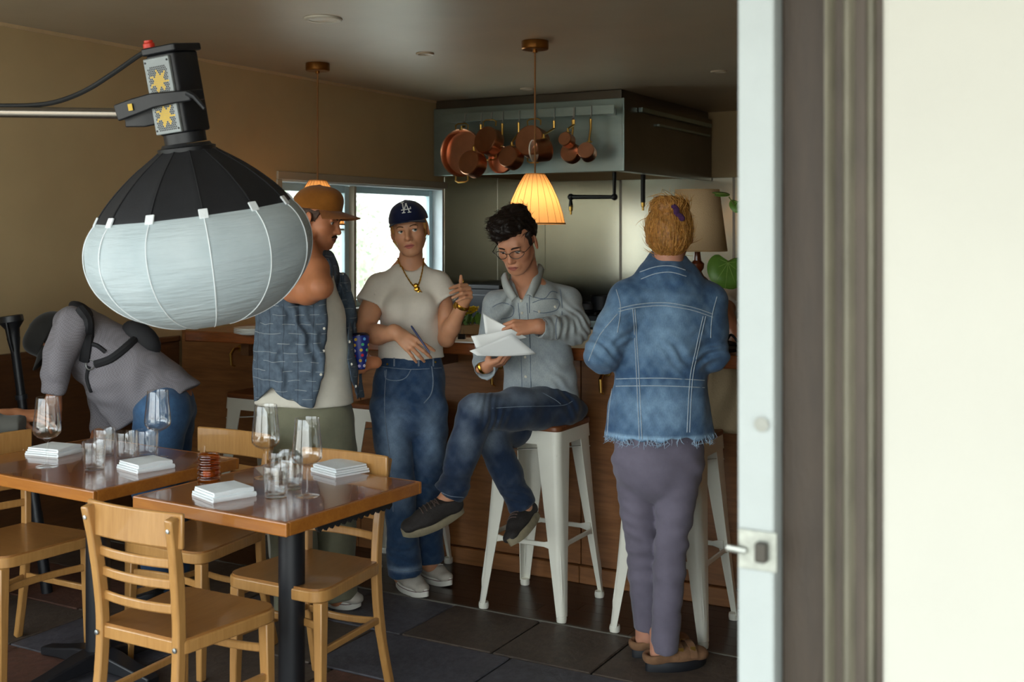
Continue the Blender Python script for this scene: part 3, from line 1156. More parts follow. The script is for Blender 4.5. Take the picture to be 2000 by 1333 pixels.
def make_stool(label):
    o = empty('bar_stool', (0, 0, 0), label=label, cat='stool', group='white metal bar stools along the bar')
    hs, hb = 0.152, 0.2
    zt, zb = 0.752, 0.022

    def ring(z, h, a, th, r):
        """L section at corner (+h,+h), arms of length a"""
        outer = [(h - a, h), (h - r, h)]
        for k in range(1, 5):
            t = k / 5 * PI / 2
            outer.append((h - r + r * math.sin(t), h - r + r * math.cos(t)))
        outer += [(h, h - r), (h, h - a)]
        inner = [(h - th, h - a), (h - th, h - r)] + [(h - r + (r - th) * math.sin(t), h - r + (r - th) * math.cos(t)) for t in [k / 5 * PI / 2 for k in (4, 3, 2, 1)]] + [(h - r, h - th), (h - a, h - th)]
        return [(x, y, z) for x, y in outer + inner]
    for k in range(4):
        q = MB()
        vs = []
        n = 0
        zz = [zt, 0.70, 0.6, 0.45, 0.3, 0.16, 0.06, zb]
        for z in zz:
            u = (zt - z) / (zt - zb)
            h = hs + (hb - hs) * (u ** 1.15)
            a = 0.105 * (1 - u) ** 1.0 + 0.033 * u if z < 0.74 else 0.12
            rr = ring(z, h, a, 0.004, min(0.03, a * 0.6))
            n = len(rr)
            R = Matrix.Rotation(k * PI / 2, 3, 'Z')
            vs += [R @ Vector(p) for p in rr]
        fs = []
        for i in range(len(zz) - 1):
            for j in range(n):
                j2 = (j + 1) % n
                fs.append((i * n + j, (i + 1) * n + j, (i + 1) * n + j2, i * n + j2))
        fs += [tuple(range(n)), tuple(reversed(range((len(zz) - 1) * n, len(zz) * n)))]
        q.add(vs, fs)
        q.tube([R @ Vector((0.1655, 0.1655, 0.33)), R @ Vector((0.1845, 0.1845, 0.12)), R @ Vector((0.1865, 0.1865, 0.08))], [0.003, 0.006, 0.003], 8)
        q.build('leg', M['stool'], o, angle=30)
        q = MB()
        c = R @ Vector((hb - 0.018, hb - 0.018, 0.013))
        q.lathe([(0, -0.012), (0.02, -0.012), (0.022, 0.0), (0.02, 0.014), (0, 0.014)], 12, c=c)
        q.build('foot_cap', M['stool'], o)
        # foot rail
        q = MB()
        h2 = hs + (hb - hs) * ((zt - 0.3) / zt) ** 1.15 - 0.006
        a, b = R @ Vector((h2, h2 - 0.03, 0.3)), R @ Vector((h2, -h2 + 0.03, 0.3))
        m1, m2 = a.lerp(b, 0.16), a.lerp(b, 0.84)
        sweep(q, [a, a.lerp(b, 0.06), m1, m2, a.lerp(b, 0.94), b], [0.036, 0.034, 0.02, 0.02, 0.034, 0.036], 0.008, (0, 0, 1))
        q.build('foot_rail', M['stool'], o, bevel=0.003)
    q = MB()
    for z0, z1, hh in ((0.702, 0.757, 0.155),):
        pl_o = round_poly([(-hh, -hh), (hh, -hh), (hh, hh), (-hh, hh)], 0.035)
        n = len(pl_o)
        vs = [(x * 1.02, y * 1.02, z0) for x, y in pl_o] + [(x, y, z1) for x, y in pl_o] + [(x * 0.97, y * 0.97, z1) for x, y in pl_o] + [(x * 0.99, y * 0.99, z0) for x, y in pl_o]
        fs = []
        for lo in range(4):
            hi = (lo + 1) % 4
            fs += [(lo * n + i, lo * n + (i + 1) % n, hi * n + (i + 1) % n, hi * n + i) for i in range(n)]
        q.add(vs, fs)
    q.build('seat_skirt', M['stool'], o)
    q = MB()
    q.bar((-0.15, -0.15, 0.655), (0.15, 0.15, 0.655), 0.014, 0.004)
    q.bar((-0.15, 0.15, 0.66), (0.15, -0.15, 0.66), 0.014, 0.004)
    q.build('cross_brace', M['stool'], o, smooth=False)
    q = MB()
    q.prism(round_poly([(-0.158, -0.158), (0.158, -0.158), (0.158, 0.158), (-0.158, 0.158)], 0.04), 0.756, 0.78)
    q.build('seat', M['stool_seat'], o, bevel=0.006)
    return o


st = make_stool('white metal bar stool under the seated person')
st.location = (-2.26, 4.335, 0)
dup(st, (-1.665, 4.34, 0), 0, 'white metal bar stool right of the person in the denim jacket')
dup(st, (-3.10, 4.45, 0), 0, 'white metal bar stool between the man in plaid and the woman in the blue cap')
dup(st, (-3.84, 4.43, 0), 0, 'white metal bar stool farthest left, behind the man in plaid')


def make_table(w, dpt, post, label):
    o = empty('dining_table', (0, 0, 0), label=label, cat='table', group='square wooden dining tables')
    q = MB()
    q.box((0, 0, 0.73), (w - 0.03, dpt - 0.03, 0.04))
    q.build('table_top', M['table'], o, smooth=False)
    for s in (-1, 1):
        q = MB()
        q.box((0, s * (dpt / 2 - 0.0075), 0.7299), (w, 0.015, 0.0402))
        q.build('edge_band', M['table_edge_lit'], o, smooth=False, bevel=0.004)
        q = MB()
        q.box((s * (w / 2 - 0.0075), 0, 0.7299), (0.015, dpt - 0.03, 0.0402))
        q.build('edge_band', M['table_edge_lit'], o, smooth=False, bevel=0.004)
    px, py = post
    q = MB()
    q.tube([(px, py, 0.04), (px, py, 0.70)], 0.042, 24)
    q.build('post', M['black'], o)
    q = MB()
    for a in (0, PI / 2):
        c, s = math.cos(a) * 0.24, math.sin(a) * 0.24
        q.bar((px - c, py - s, 0.70), (px + c, py + s, 0.70), 0.05, 0.02)
    q.build('top_spider', M['black'], o, smooth=False)
    for k in range(4):
        a = k * PI / 2
        q = MB()
        R = Vector((math.cos(a), math.sin(a), 0))
        sweep(q, [Vector((px, py, 0.055)), Vector((px, py, 0.05)) + R * 0.08, Vector((px, py, 0.035)) + R * 0.2, Vector((px, py, 0.024)) + R * 0.29], [0.085, 0.075, 0.06, 0.055], [0.06, 0.055, 0.036, 0.03], (-math.sin(a), math.cos(a), 0))
        q.build('foot', M['black'], o, bevel=0.006)
    return o


YAW = -0.05
t2 = make_table(0.645, 0.645, (0.045, 0.0), 'square wooden table at right with glasses and two napkins')
t2.location = (-2.445, 2.875, 0)
t2.rotation_euler.z = YAW
t1 = make_table(0.80, 0.635, (0.02, 0.0), 'square wooden table at left with two napkins and one wine glass in front')
t1.location = (-3.32, 2.888, 0)
t1.rotation_euler.z = YAW
q = MB()
zz = []
n = 13
for k in range(2 * n + 1):
    zz.append((-0.16 + 0.36 * k / (2 * n), -0.016 - (0.012 if k % 2 else 0.0)))
poly = [(-0.16, 0.0)] + zz + [(0.2, 0.0)]
q.add([(0.285, y, 0.709 + z) for y, z in poly] + [(0.295, y, 0.709 + z) for y, z in poly],
      [tuple(range(len(poly))), tuple(reversed(range(len(poly), 2 * len(poly))))] + [(i, i + len(poly), (i + 1) % len(poly) + len(poly), (i + 1) % len(poly)) for i in range(len(poly))])
q.build('toothed_strip', M['rubber'], t2, smooth=False)

# ------------------------------------------------------------------ table setting
ZT = 0.7502


def make_wine_glass(label):
    o = empty('wine_glass', (0, 0, 0), label=label, cat='glass', group='tall wine glasses on the dining tables')
    q = MB()
    out = [(0.0, 0.0), (0.037, 0.0005), (0.038, 0.0018), (0.02, 0.004), (0.006, 0.008), (0.0038, 0.02), (0.0035, 0.075), (0.0042, 0.088), (0.012, 0.096), (0.034, 0.106), (0.0455, 0.118), (0.0475, 0.132), (0.0455, 0.16), (0.041, 0.20), (0.0375, 0.243), (0.0369, 0.2442)]
    inn = [(0.0363, 0.243), (0.0398, 0.20), (0.0443, 0.16), (0.0462, 0.132), (0.0442, 0.1195), (0.033, 0.1082), (0.012, 0.0995), (0, 0.0985)]
    q.lathe(out + inn, 40)
    q.build('glass', M['glass'], o, angle=180)
    return o


def make_tumbler(label):
    o = empty('water_tumbler', (0, 0, 0), label=label, cat='glass', group='fluted water tumblers on the dining tables')
    q = MB()
    out = [(0, 0), (0.032, 0), (0.034, 0.002), (0.0365, 0.03), (0.0385, 0.07), (0.040, 0.098), (0.0393, 0.0992)]
    inn = [(0.0385, 0.098), (0.0368, 0.07), (0.0345, 0.03), (0.031, 0.012), (0, 0.011)]
    q.lathe(out + inn, 72, wob=lambda a, j: 1 + (0.012 * math.cos(24 * a) if 1 < j < 5 else 0))
    q.build('glass', M['glass'], o, angle=180)
    return o


wg = make_wine_glass('wine glass on the left table nearest the frame edge')
wg.location = (*atz(92, 912, 0.75)[:2], ZT)
for (x, y), lab in (((308, 894), 'wine glass at the back of the left table in front of the bending worker'), ((519, 934), 'wine glass at the back of the right table before the plaid shirt'), ((600, 970), 'wine glass nearest the camera on the right table beside the tumblers')):
    dup(wg, (*atz(x, y, 0.75)[:2], ZT), 0, lab)
tb = make_tumbler('fluted tumbler nearest the camera on the left table')
tb.location = (*atz(184, 918, 0.75)[:2], ZT)
for (x, y), lab in (((204, 890), 'fluted tumbler at the back left of the left table cluster'), ((247, 897), 'fluted tumbler in the middle of the left table behind the napkin'), ((287, 893), 'fluted tumbler just left of the wine glass stem at the back of the left table'),
                    ((539, 972), 'fluted tumbler nearest the camera on the right table'), ((548, 940), 'fluted tumbler at the back of the right table cluster'), ((568, 955), 'fluted tumbler in the middle of the right table cluster')):
    dup(tb, (*atz(x, y, 0.75)[:2], ZT), 0, lab)


def napkin(px, py, rz, L, Wd, label, mirror=1):
    p = atz(px, py, 0.75)
    o = empty('folded_napkin', (p[0], p[1], ZT), rz, label=label, cat='napkin', group='folded white napkins on the dining tables')
    for lay, (z, off) in enumerate(((0.0, 0.0), (0.0145, 0.006))):
        # a folded sheet: U profile in x-z, extruded along y
        t = 0.0042
        hw = Wd / 2 - off
        prof = [(-hw, t), (-hw, 0), (hw - 0.004, 0), (hw, 0.0046), (hw - 0.004, 0.0092), (-hw + 0.004, 0.0088), (-hw + 0.003, 0.0052), (hw - 0.010, 0.0054), (hw - 0.0075, 0.0046), (hw - 0.010, 0.0041)]
        ny = 8
        vs = []
        for k in range(ny + 1):
            y = (-L / 2 + off) + (L - 2 * off) * k / ny
            for (x, zz) in prof:
                up = 0.0035 * math.sin(3.0 * y / L * 2 + lay) * (1 if zz > 0.003 else 0.0) * (0.5 + x / Wd)
                vs.append((mirror * x, y, z + zz * 1.55 + max(up, 0) * (1 if zz > 0.003 else 0)))
        n = len(prof)
        fs = []
        for k in range(ny):
            for j in range(n):
                j2 = (j + 1) % n
                fs.append((k * n + j, k * n + j2, (k + 1) * n + j2, (k + 1) * n + j))
        fs += [tuple(reversed(range(n))), tuple(range(ny * n, (ny + 1) * n))]
        q = MB()
        q.add(vs, fs)
        q.build('folded_layer', M['linen'], o, angle=60)
    return o


napkin(438, 969, -0.35, 0.145, 0.15, 'folded white napkin at the near edge of the right table', 1)
napkin(664, 922, -0.30, 0.14, 0.15, 'folded white napkin at the far right of the right table', -1)
napkin(285, 915, -0.25, 0.14, 0.15, 'folded white napkin at the right edge of the left table', 1)
napkin(107, 886, 0.12, 0.13, 0.16, 'folded white napkin behind the left wine glass', 1)

p = atz(408, 938, 0.75)
cd = empty('candle_glass', (p[0], p[1], ZT), label='amber ribbed glass candle holder between the two tables', cat='candle holder')
q = MB()
prof = []
for k in range(41):
    z = 0.002 + 0.084 * k / 40
    prof.append((0.036 + 0.0026 * math.sin(k / 40 * 5 * 2 * PI), z))
q.lathe([(0, 0), (0.033, 0)] + prof + [(r - 0.004, z) for r, z in reversed(prof[5:])] + [(0, 0.012)], 36)
q.build('glass', M['amber'], cd, angle=180)
q = MB()
q.lathe([(0, 0.0125), (0.019, 0.0125), (0.019, 0.03), (0.017, 0.031), (0, 0.029)], 20)
q.tube([(0, 0, 0.029), (0.001, 0, 0.038)], 0.0008, 5)
q.build('tea_light', mat('candle_wax', 'eadfc0', 0.5), cd)

# ------------------------------------------------------------------ studio light
DL = 3.5
lan_c = P(392, 480, DL)
RL = Matrix.Rotation(TH, 4, 'Z') @ Matrix.Rotation(math.radians(-6.5), 4, 'Y') @ Matrix.Rotation(math.radians(6), 4, 'X')


def rooted(name, loc, R, label, cat):
    o = empty(name, loc, 0, label, cat)
    o.rotation_euler = R.to_euler()
    return o


lan = rooted('lantern_softbox', lan_c, RL, 'large round white lantern softbox with a black skirt hanging over the tables', 'softbox')
NG = 12
PH0 = 0.333
wprof = [(0.281, 0.112), (0.303, 0.09), (0.322, 0.062), (0.334, 0.03), (0.3385, -0.005), (0.337, -0.035), (0.329, -0.07), (0.313, -0.105), (0.287, -0.14), (0.25, -0.175), (0.20, -0.205), (0.14, -0.228), (0.07, -0.242), (0.0, -0.247)]
wp = spline([(r, 0, z) for r, z in wprof], 3)
wp = [(max(p.x, 0.0), p.z) for p in wp]


def gore(a, j, amp):
    u = ((a - PH0) / (2 * PI) * NG) % 1.0
    return 1 - amp * math.sin(u * PI) ** 0.8


q = MB()
na = NG * 10
q.lathe(wp, na, wob=lambda a, j: gore(a - 0, j, 0.022) + 0.004 * math.sin(a * 5 + j * 0.5) * (1 if 2 < j < len(wp) - 4 else 0))
q.build('diffuser', M['diffuser'], lan, angle=80)
for k in range(NG):
    a = PH0 + 2 * PI * k / NG
    q = MB()
    q.tube([(math.cos(a) * (r + 0.0005), math.sin(a) * (r + 0.0005), z) for r, z in wp[:-4]], 0.0018, 5)
    q.build('rib_seam', M['linen'], lan)
sprof = [(0.285, 0.098), (0.281, 0.112), (0.262, 0.138), (0.235, 0.168), (0.198, 0.203), (0.158, 0.236), (0.118, 0.264), (0.085, 0.287), (0.082, 0.29)]
spp = [(p.x, p.z) for p in spline([(r, 0, z) for r, z in sprof], 3)]
q = MB()
q.lathe([(r + 0.003, z) for r, z in spp], na, wob=lambda a, j: gore(a, j, 0.05 * min(1.0, 0.3 + j / 12)))
q.build('skirt', M['black_fab'], lan, angle=80, solid=0.002)
for k in range(NG):
    a = PH0 + 2 * PI * k / NG
    q = MB()
    q.tube([(math.cos(a) * (r + 0.004), math.sin(a) * (r + 0.004), z) for r, z in spp], 0.0022, 5)
    q.build('skirt_rib', M['black_fab'], lan)
    q = MB()
    R = Matrix.Rotation(a, 3, 'Z')
    q.box(R @ Vector((0.2875, 0, 0.112)), (0.006, 0.026, 0.03), R @ Matrix.Rotation(-0.55, 3, 'Y'))
    q.build('fabric_tab', M['linen'], lan, smooth=False, bevel=0.002)
q = MB()
q.lathe([(0.0, 0.284), (0.084, 0.284), (0.086, 0.30), (0.075, 0.303), (0.07, 0.312), (0, 0.312)], 40)
q.build('speed_ring', M['black'], lan)

hd_axis = (RL.to_3x3() @ Vector((0, 0, 1))).normalized()
RH = Matrix.Rotation(TH, 4, 'Z') @ Matrix.Rotation(math.radians(-8.5), 4, 'Y') @ Matrix.Rotation(math.radians(6), 4, 'X') @ Matrix.Rotation(math.radians(-24), 4, 'Z')
hd = rooted('studio_light_head', lan_c + hd_axis * 0.313, RH, 'silver and black studio light head with yellow fan grilles above the lantern', 'light')
q = MB()
q.tube([(0, 0, 0), (0, 0, 0.03)], 0.062, 32)
q.build('front_collar', M['black'], hd)
q = MB()
q.prism(round_poly([(-0.052, -0.055), (0.052, -0.055), (0.06, 0.0), (0.058, 0.06), (-0.052, 0.06)], 0.018), 0.03, 0.27)
q.build('body', M['black'], hd, bevel=0.006)
q = MB()
q.prism(round_poly([(-0.06, -0.06), (0.066, -0.06), (0.066, 0.07), (-0.06, 0.07)], 0.012), 0.27, 0.292)
q.build('rear_cap', M['black'], hd, bevel=0.004)
q = MB()
q.box((-0.003, -0.0605, 0.147), (0.094, 0.012, 0.226))
q.build('side_plate', mat('grey_plate_metal', '8e9494', 0.5, 0.4), hd, smooth=False, bevel=0.003)
gr_b, gr_y = MB(), MB()
for gc in (0.19, 0.088):
    rowi = 0
    zz = -0.042
    while zz <= 0.043:
        xx = -0.034 + (0.0032 if rowi % 2 else 0)
        while xx <= 0.036:
            ang = math.atan2(zz, xx)
            rr = math.hypot(xx, zz)
            star = rr < 0.0145 + 0.017 * max(0, math.cos(ang * 7 + 0.6)) + 0.004
            tgt = gr_y if star else gr_b
            if rr < 0.052:
                tgt.disc((-0.003 + xx, -0.0669, gc + zz), 0.0027 if not star else 0.0033, 6, R=rot_to((0, -1, 0)))
            xx += 0.0064
        zz += 0.0056
        rowi += 1
for m, g in ((M['black'], gr_b), (M['yellow'], gr_y)):
    k = g.build('vent_grille', m, hd, smooth=False)
    k['kind'] = 'stuff'
q = MB()
for x in (-0.043, 0.037):
    for z in (0.046, 0.248):
        q.lathe([(0, 0), (0.0035, 0), (0.003, 0.0015), (0, 0.002)], 8, c=(x, -0.0665, z), R=rot_to((0, -1, 0)))
q.build('plate_screw', M['black'], hd)
# yoke bracket, lever
q = MB()
sweep(q, [(-0.165, -0.085, 0.118), (-0.10, -0.082, 0.128), (-0.03, -0.078, 0.137), (0.05, -0.074, 0.136), (0.085, -0.055, 0.134), (0.092, 0.0, 0.134)], [0.05, 0.05, 0.044, 0.036, 0.032, 0.032], 0.014, (0, 0, 1))
q.build('yoke', M['black'], hd, bevel=0.004)
q = MB()
sweep(q, [(-0.155, -0.06, 0.098), (-0.09, -0.055, 0.09), (-0.062, -0.04, 0.092)], 0.02, 0.05, (0, 1, 0))
q.build('yoke_plate', M['black'], hd, bevel=0.004)
q = MB()
q.tube([(0.085, -0.06, 0.142), (0.11, -0.063, 0.128), (0.142, -0.066, 0.088)], [0.009, 0.008, 0.006], 10)
q.build('tilt_lever', M['black'], hd)
q = MB()
q.box((-0.104, -0.0925, 0.128), (0.016, 0.002, 0.02))
q.build('warning_sticker', M['yellow'], hd, smooth=False)
q = MB()
q.lathe([(0, 0), (0.017, 0), (0.017, 0.012), (0.013, 0.016), (0.013, 0.022), (0, 0.022)], 18, c=(-0.035, -0.045, 0.292))
q.build('connector_socket', M['red'], hd)

cbp = [P(311, 134, DL - 0.05), P(306, 120, DL - 0.05), P(300, 106, DL - 0.045), P(291, 100, DL - 0.04), P(272, 108, DL - 0.03), P(220, 144, DL - 0.02), P(165, 178, DL), P(110, 199, DL), P(60, 206, DL), P(0, 207, DL), P(-140, 208, DL)]
cb = tag(MB().tube([p for p in spline(cbp, 5)], 0.0075, 8).build('power_cable', M['rubber']), 'black power cable rising from the red connector of the light head', 'cable')
q = MB()
q.tube([cbp[0] - (cbp[1] - cbp[0]) * 0.4, cbp[0], cbp[1], cbp[2]], [0.013, 0.013, 0.011, 0.009], 12)
q.build('plug_boot', M['rubber'], cb)
q = MB()
q.tube([cbp[0] - (cbp[1] - cbp[0]) * 0.15, cbp[0] + (cbp[1] - cbp[0]) * 0.25], 0.0145, 14)
q.build('locking_ring', M['red'], cb)

bp0, bp1 = P(-330, 215, DL + 0.02), P(246, 222, DL - 0.02)
boom = empty('boom_pole', bp0, 0, 'silver horizontal boom pole carrying the studio light from the left', 'pole')
q = MB()
q.tube([(0, 0, 0), bp1 - bp0], 0.0165, 20)
q.build('pole', mat('anodised_boom_tube', '8c8378', 0.25, 0.9, var=0.05), boom)
q = MB()
dd = (bp1 - bp0).normalized()
q.tube([bp1 - bp0 - dd * 0.01, bp1 - bp0 + dd * 0.004], 0.020, 20)
q.build('end_collar', M['alu'], boom)
q = MB()
q.tube([bp1 - bp0, bp1 - bp0 + dd * 0.05], 0.014, 14)
q.build('spigot', M['black'], boom)
q = MB()
q.tube([(0, 0, 0.06), (0, 0, -bp0.z + 0.25)], 0.016, 14)
for k in range(3):
    a = k * 2 * PI / 3
    q.tube([(0, 0, -bp0.z + 0.55), (0.42 * math.cos(a), 0.42 * math.sin(a), -bp0.z + 0.015)], 0.011, 8)
q.build('stand', M['black'], boom)

# black flared stand by the wall
b0, b1 = P(92, 1161, 5.02), P(24, 645, 5.02)
fs_ = empty('flared_stand', (b0.x, b0.y, 0), label='black leaning stand with a flared cup top by the left wall', cat='stand')
ax = (b1 - b0)
Rz = rot_to(ax)
L = ax.length
q = MB()
q.lathe([(0, 0), (0.024, 0), (0.025, 0.35), (0.022, 0.36), (0.022, 0.75), (0.019, 0.76), (0.019, L - 0.1), (0.028, L - 0.04), (0, L - 0.04)], 18, R=Rz)
q.build('pole', M['black'], fs_)
q = MB()
for z in (0.55, 0.72, 0.85):
    q.lathe([(0.0, z), (0.0255, z), (0.0255, z + 0.02), (0.0, z + 0.02)], 18, R=Rz)
q.build('collar', mat('stand_collar_grey', '3d3f44', 0.35, 0.6), fs_)
q = MB()
q.lathe([(0.026, L - 0.05), (0.03, L), (0.052, L + 0.03), (0.05, L + 0.055), (0.044, L + 0.057), (0.03, L + 0.03), (0, L + 0.02)], 24, R=Rz)
q.build('cup', M['black'], fs_)
q = MB()
q.tube([Rz @ Vector((0.05, 0, L + 0.03)), Rz @ Vector((0.04, 0, L - 0.05)), Rz @ Vector((0.024, 0, L - 0.1))], 0.005, 6)
q.build('lever', M['black'], fs_)

# ------------------------------------------------------------------ things on the bar
ZB = 1.081
lp = P(1362, 550, 5.3)
tl = empty('table_lamp', (lp.x, lp.y, ZB), label='table lamp with beige drum shade and turned wooden base on the bar', cat='lamp')
q = MB()
q.lathe([(0, 0), (0.07, 0), (0.072, 0.012), (0.06, 0.02), (0.062, 0.03), (0.042, 0.05), (0.028, 0.075), (0.05, 0.10), (0.065, 0.14), (0.066, 0.17), (0.055, 0.20), (0.03, 0.225), (0.036, 0.24), (0.052, 0.255), (0.05, 0.275), (0.03, 0.29), (0.02, 0.31), (0.03, 0.325), (0.032, 0.345), (0.018, 0.36), (0.014, 0.40), (0.0, 0.40)], 32)
q.build('base', M['lamp_wood'], tl)
q = MB()
q.tube([(0, 0, 0.40), (0, 0, 0.50)], 0.012, 12)
q.build('socket', M['brass'], tl)
q = MB()
q.lathe([(0.136, 0.405), (0.100, 0.683)], 48)
q.build('shade', M['lamp_linen'], tl, solid=0.002)
q = MB()
for r, z in ((0.1365, 0.405), (0.1005, 0.683)):
    q.lathe([(r + 0.001, z - 0.003), (r + 0.001, z + 0.003), (r - 0.002, z + 0.003), (r - 0.002, z - 0.003)], 48, closed=True)
q.build('shade_rim', mat('shade_rim_tape', 'b08f62', 0.8), tl)
q = MB()
for k in range(3):
    a = k * 2 * PI / 3
    q.tube([(0, 0, 0.66), (0.100 * math.cos(a), 0.100 * math.sin(a), 0.68)], 0.0015, 5)
q.tube([(0, 0, 0.5), (0, 0, 0.67)], 0.002, 5)
q.build('shade_spider', M['brass'], tl)

# plant
pp = P(1478, 620, 5.15)
pl_ = empty('potted_plant', (pp.x, pp.y, ZB), label='potted plant with one big heart-shaped green leaf beside the lamp', cat='plant')
q = MB()
q.lathe([(0, 0), (0.06, 0), (0.08, 0.13), (0.085, 0.14), (0.075, 0.14), (0.07, 0.12), (0, 0.12)], 28)
q.build('pot', mat('terracotta_pot', 'a4603c', 0.8), pl_)


def heart_leaf(c, nrm, up, s, name='leaf'):
    z = Vector(nrm).normalized()
    y = Vector(up)
    y = (y - z * y.dot(z)).normalized()
    x = y.cross(z)
    q = MB()
    rim = []
    n = 28
    for k in range(n):
        t = 2 * PI * k / n
        hx = 0.50 * math.sin(t) * (1 + 0.12 * math.cos(t))
        hy = 0.5 * math.cos(t) - 0.22 * math.exp(-(math.sin(t) / 0.35) ** 2) * (1 if math.cos(t) > 0 else -0.25)
        rim.append((hx, hy))
    vs = [c + y * (0.22 * s)]
    for f in (0.5, 1.0):
        for hx, hy in rim:
            px, py = hx * f, 0.22 + (hy - 0.22) * f
            curl = -0.10 * (px * px + (py - 0.1) ** 2) * s + 0.03 * abs(px) * s
            vs.append(c + x * (px * s) + y * (py * s) + z * curl)
    fs = [(0, 1 + k, 1 + (k + 1) % n) for k in range(n)] + [(1 + k, 1 + n + k, 1 + n + (k + 1) % n, 1 + (k + 1) % n) for k in range(n)]
    q.add(vs, fs)
    o = q.build(name, M['leaf'], pl_, solid=0.0015, angle=80)
    v = MB()
    for hx, hy in ((0, -0.48), (0.34, 0.0), (-0.34, 0.0), (0.28, 0.3), (-0.28, 0.3), (0.22, -0.26), (-0.22, -0.26)):
        v.tube([c + y * 0.22 * s + z * 0.002, c + x * hx * s * 0.5 + y * ((hy + 0.22) / 2) * s + z * 0.001, c + x * hx * s + y * hy * s + z * (-0.012 * s)], [0.0018, 0.0014, 0.0008], 4)
    v.build('leaf_vein', mat('leaf_vein_pale', '8fb05a', 0.5), o)
    return o


def pl_loc(px, py, d):
    return P(px, py, d) - pl_.location


cam_dir = Vector((FW[0], FW[1], 0))
rt3 = Vector((RT[0], RT[1], 0))
heart_leaf(pl_loc(1420, 530, 5.02), -cam_dir + Vector((0, 0, 0.35)), Vector((0, 0, 1)) + rt3 * 0.15, 0.175)
heart_leaf(pl_loc(1408, 379, 5.1), -cam_dir * 0.3 + Vector((0, 0, 1)), -rt3 - Vector((0, 0, 0.2)), 0.085)
heart_leaf(pl_loc(1442, 402, 5.12), -cam_dir + Vector((0, 0, 0.6)), Vector((0, 0, 1)), 0.08)
heart_leaf(pl_loc(1520, 450, 5.15), -cam_dir + Vector((0, 0, 0.4)), Vector((0, 0, 1)), 0.17)
heart_leaf(pl_loc(1540, 560, 5.1), -cam_dir + rt3, Vector((0, 0, 1)), 0.16)
for pts in (((1478, 600, 5.15), (1462, 520, 5.1), (1440, 505, 5.05), (1420, 512, 5.03)), ((1478, 600, 5.15), (1470, 470, 5.15), (1445, 420, 5.13), (1424, 385, 5.11)), ((1478, 600, 5.15), (1465, 480, 5.15), (1447, 410, 5.13)), ((1478, 600, 5.15), (1505, 500, 5.16), (1522, 445, 5.16)), ((1478, 600, 5.15), (1510, 570, 5.12), (1538, 552, 5.11))):
    q = MB()
    q.tube(spline([pl_loc(*p) for p in pts], 4), 0.003, 6)
    q.build('stem', mat('plant_stem', '6a7a3a', 0.6), pl_)

# flowers in a wooden trough
p = P(917, 655, 5.55)
fl = empty('flower_trough', (p.x, p.y, ZB), 0.0, label='low wooden trough of yellow flowers on the bar', cat='flowers')
q = MB()
q.prism([(-0.10, -0.045), (0.10, -0.045), (0.10, 0.045), (-0.10, 0.045)], 0.0, 0.045)
q.build('trough', mat('pale_trough_wood', '9b7b4c', 0.6), fl, bevel=0.004)
q = MB()
for k in range(70):
    p = Vector((RNG.uniform(-0.1, 0.1), RNG.uniform(-0.045, 0.045), 0.045))
    t = p + Vector((RNG.uniform(-0.04, 0.04), RNG.uniform(-0.03, 0.03), RNG.uniform(0.02, 0.07)))
    w = Vector(RNG.normal(size=3)).normalized() * 0.012
    q.add([p, (p + t) / 2 + w, t, (p + t) / 2 - w], [(0, 1, 2, 3)])
k = q.build('foliage', M['leaf'], fl, smooth=False)
k['kind'] = 'stuff'
for k in range(30):
    q = MB()
    c = Vector((RNG.uniform(-0.12, 0.12), RNG.uniform(-0.06, 0.05), RNG.uniform(0.085, 0.13)))
    for j in range(6):
        a = j * PI / 3 + k
        u = Vector((math.cos(a), math.sin(a), 0.5))
        v = Vector((-math.sin(a), math.cos(a), 0))
        q.add([c, c + u * 0.016 + v * 0.011, c + u * 0.030, c + u * 0.016 - v * 0.011], [(0, 1, 2, 3)])
    q.build('blossom', M['flower'], fl, smooth=False)

p = atz(898, 666, 1.08)
pr_ = empty('paper_sheets', (p.x, p.y, ZB), 0.15, label='white paper sheets lying on the bar in front of the flowers', cat='paper')
for k in range(3):
    q = MB()
    q.box((0.004 * k, 0.003 * k, 0.0008 + 0.0016 * k), (0.26, 0.19, 0.0014), Matrix.Rotation(0.05 * k, 3, 'Z'))
    q.build('sheet', M['paper'], pr_, smooth=False)
p = atz(902, 663, 1.085)
bc = empty('binder_clip', (p.x, p.y, ZB + 0.0055), 0.3, label='small dark binder clip on the papers on the bar', cat='clip')
q = MB()
q.prism([(-0.016, -0.012), (0.016, -0.012), (0.016, 0.012), (-0.016, 0.012)], 0, 0.002)
q.add([(-0.016, -0.012, 0.002), (0.016, -0.012, 0.002), (0.016, 0.012, 0.002), (-0.016, 0.012, 0.002), (-0.016, 0, 0.022), (0.016, 0, 0.022)], [(0, 1, 5, 4), (2, 3, 4, 5), (1, 2, 5), (3, 0, 4)])
q.tube([(-0.008, 0.002, 0.02), (-0.006, 0.004, 0.042), (0.006, 0.004, 0.042), (0.008, 0.002, 0.02)], 0.001, 5)
q.build('clip', M['black'], bc, smooth=False)

p = atz(492, 654, 1.08)
for k in range(4):
    o = tag(MB().lathe([(0, 0.0), (0.055, 0.0), (0.06, 0.003), (0.085, 0.009), (0.086, 0.011), (0.06, 0.006), (0.0, 0.004)], 36).build('dinner_plate', mat('white_china', 'e9e9e4', 0.25), angle=60), 'white china plate, number %d from the top of the short stack at the left end of the bar' % (4 - k), 'plate', 'white plates stacked on the bar')
    o['label'] = ('bottom', 'second lowest', 'second highest', 'topmost')[k] + ' white plate of the short stack at the left end of the bar'
    o.location = (p.x, p.y, ZB + k * 0.0075)

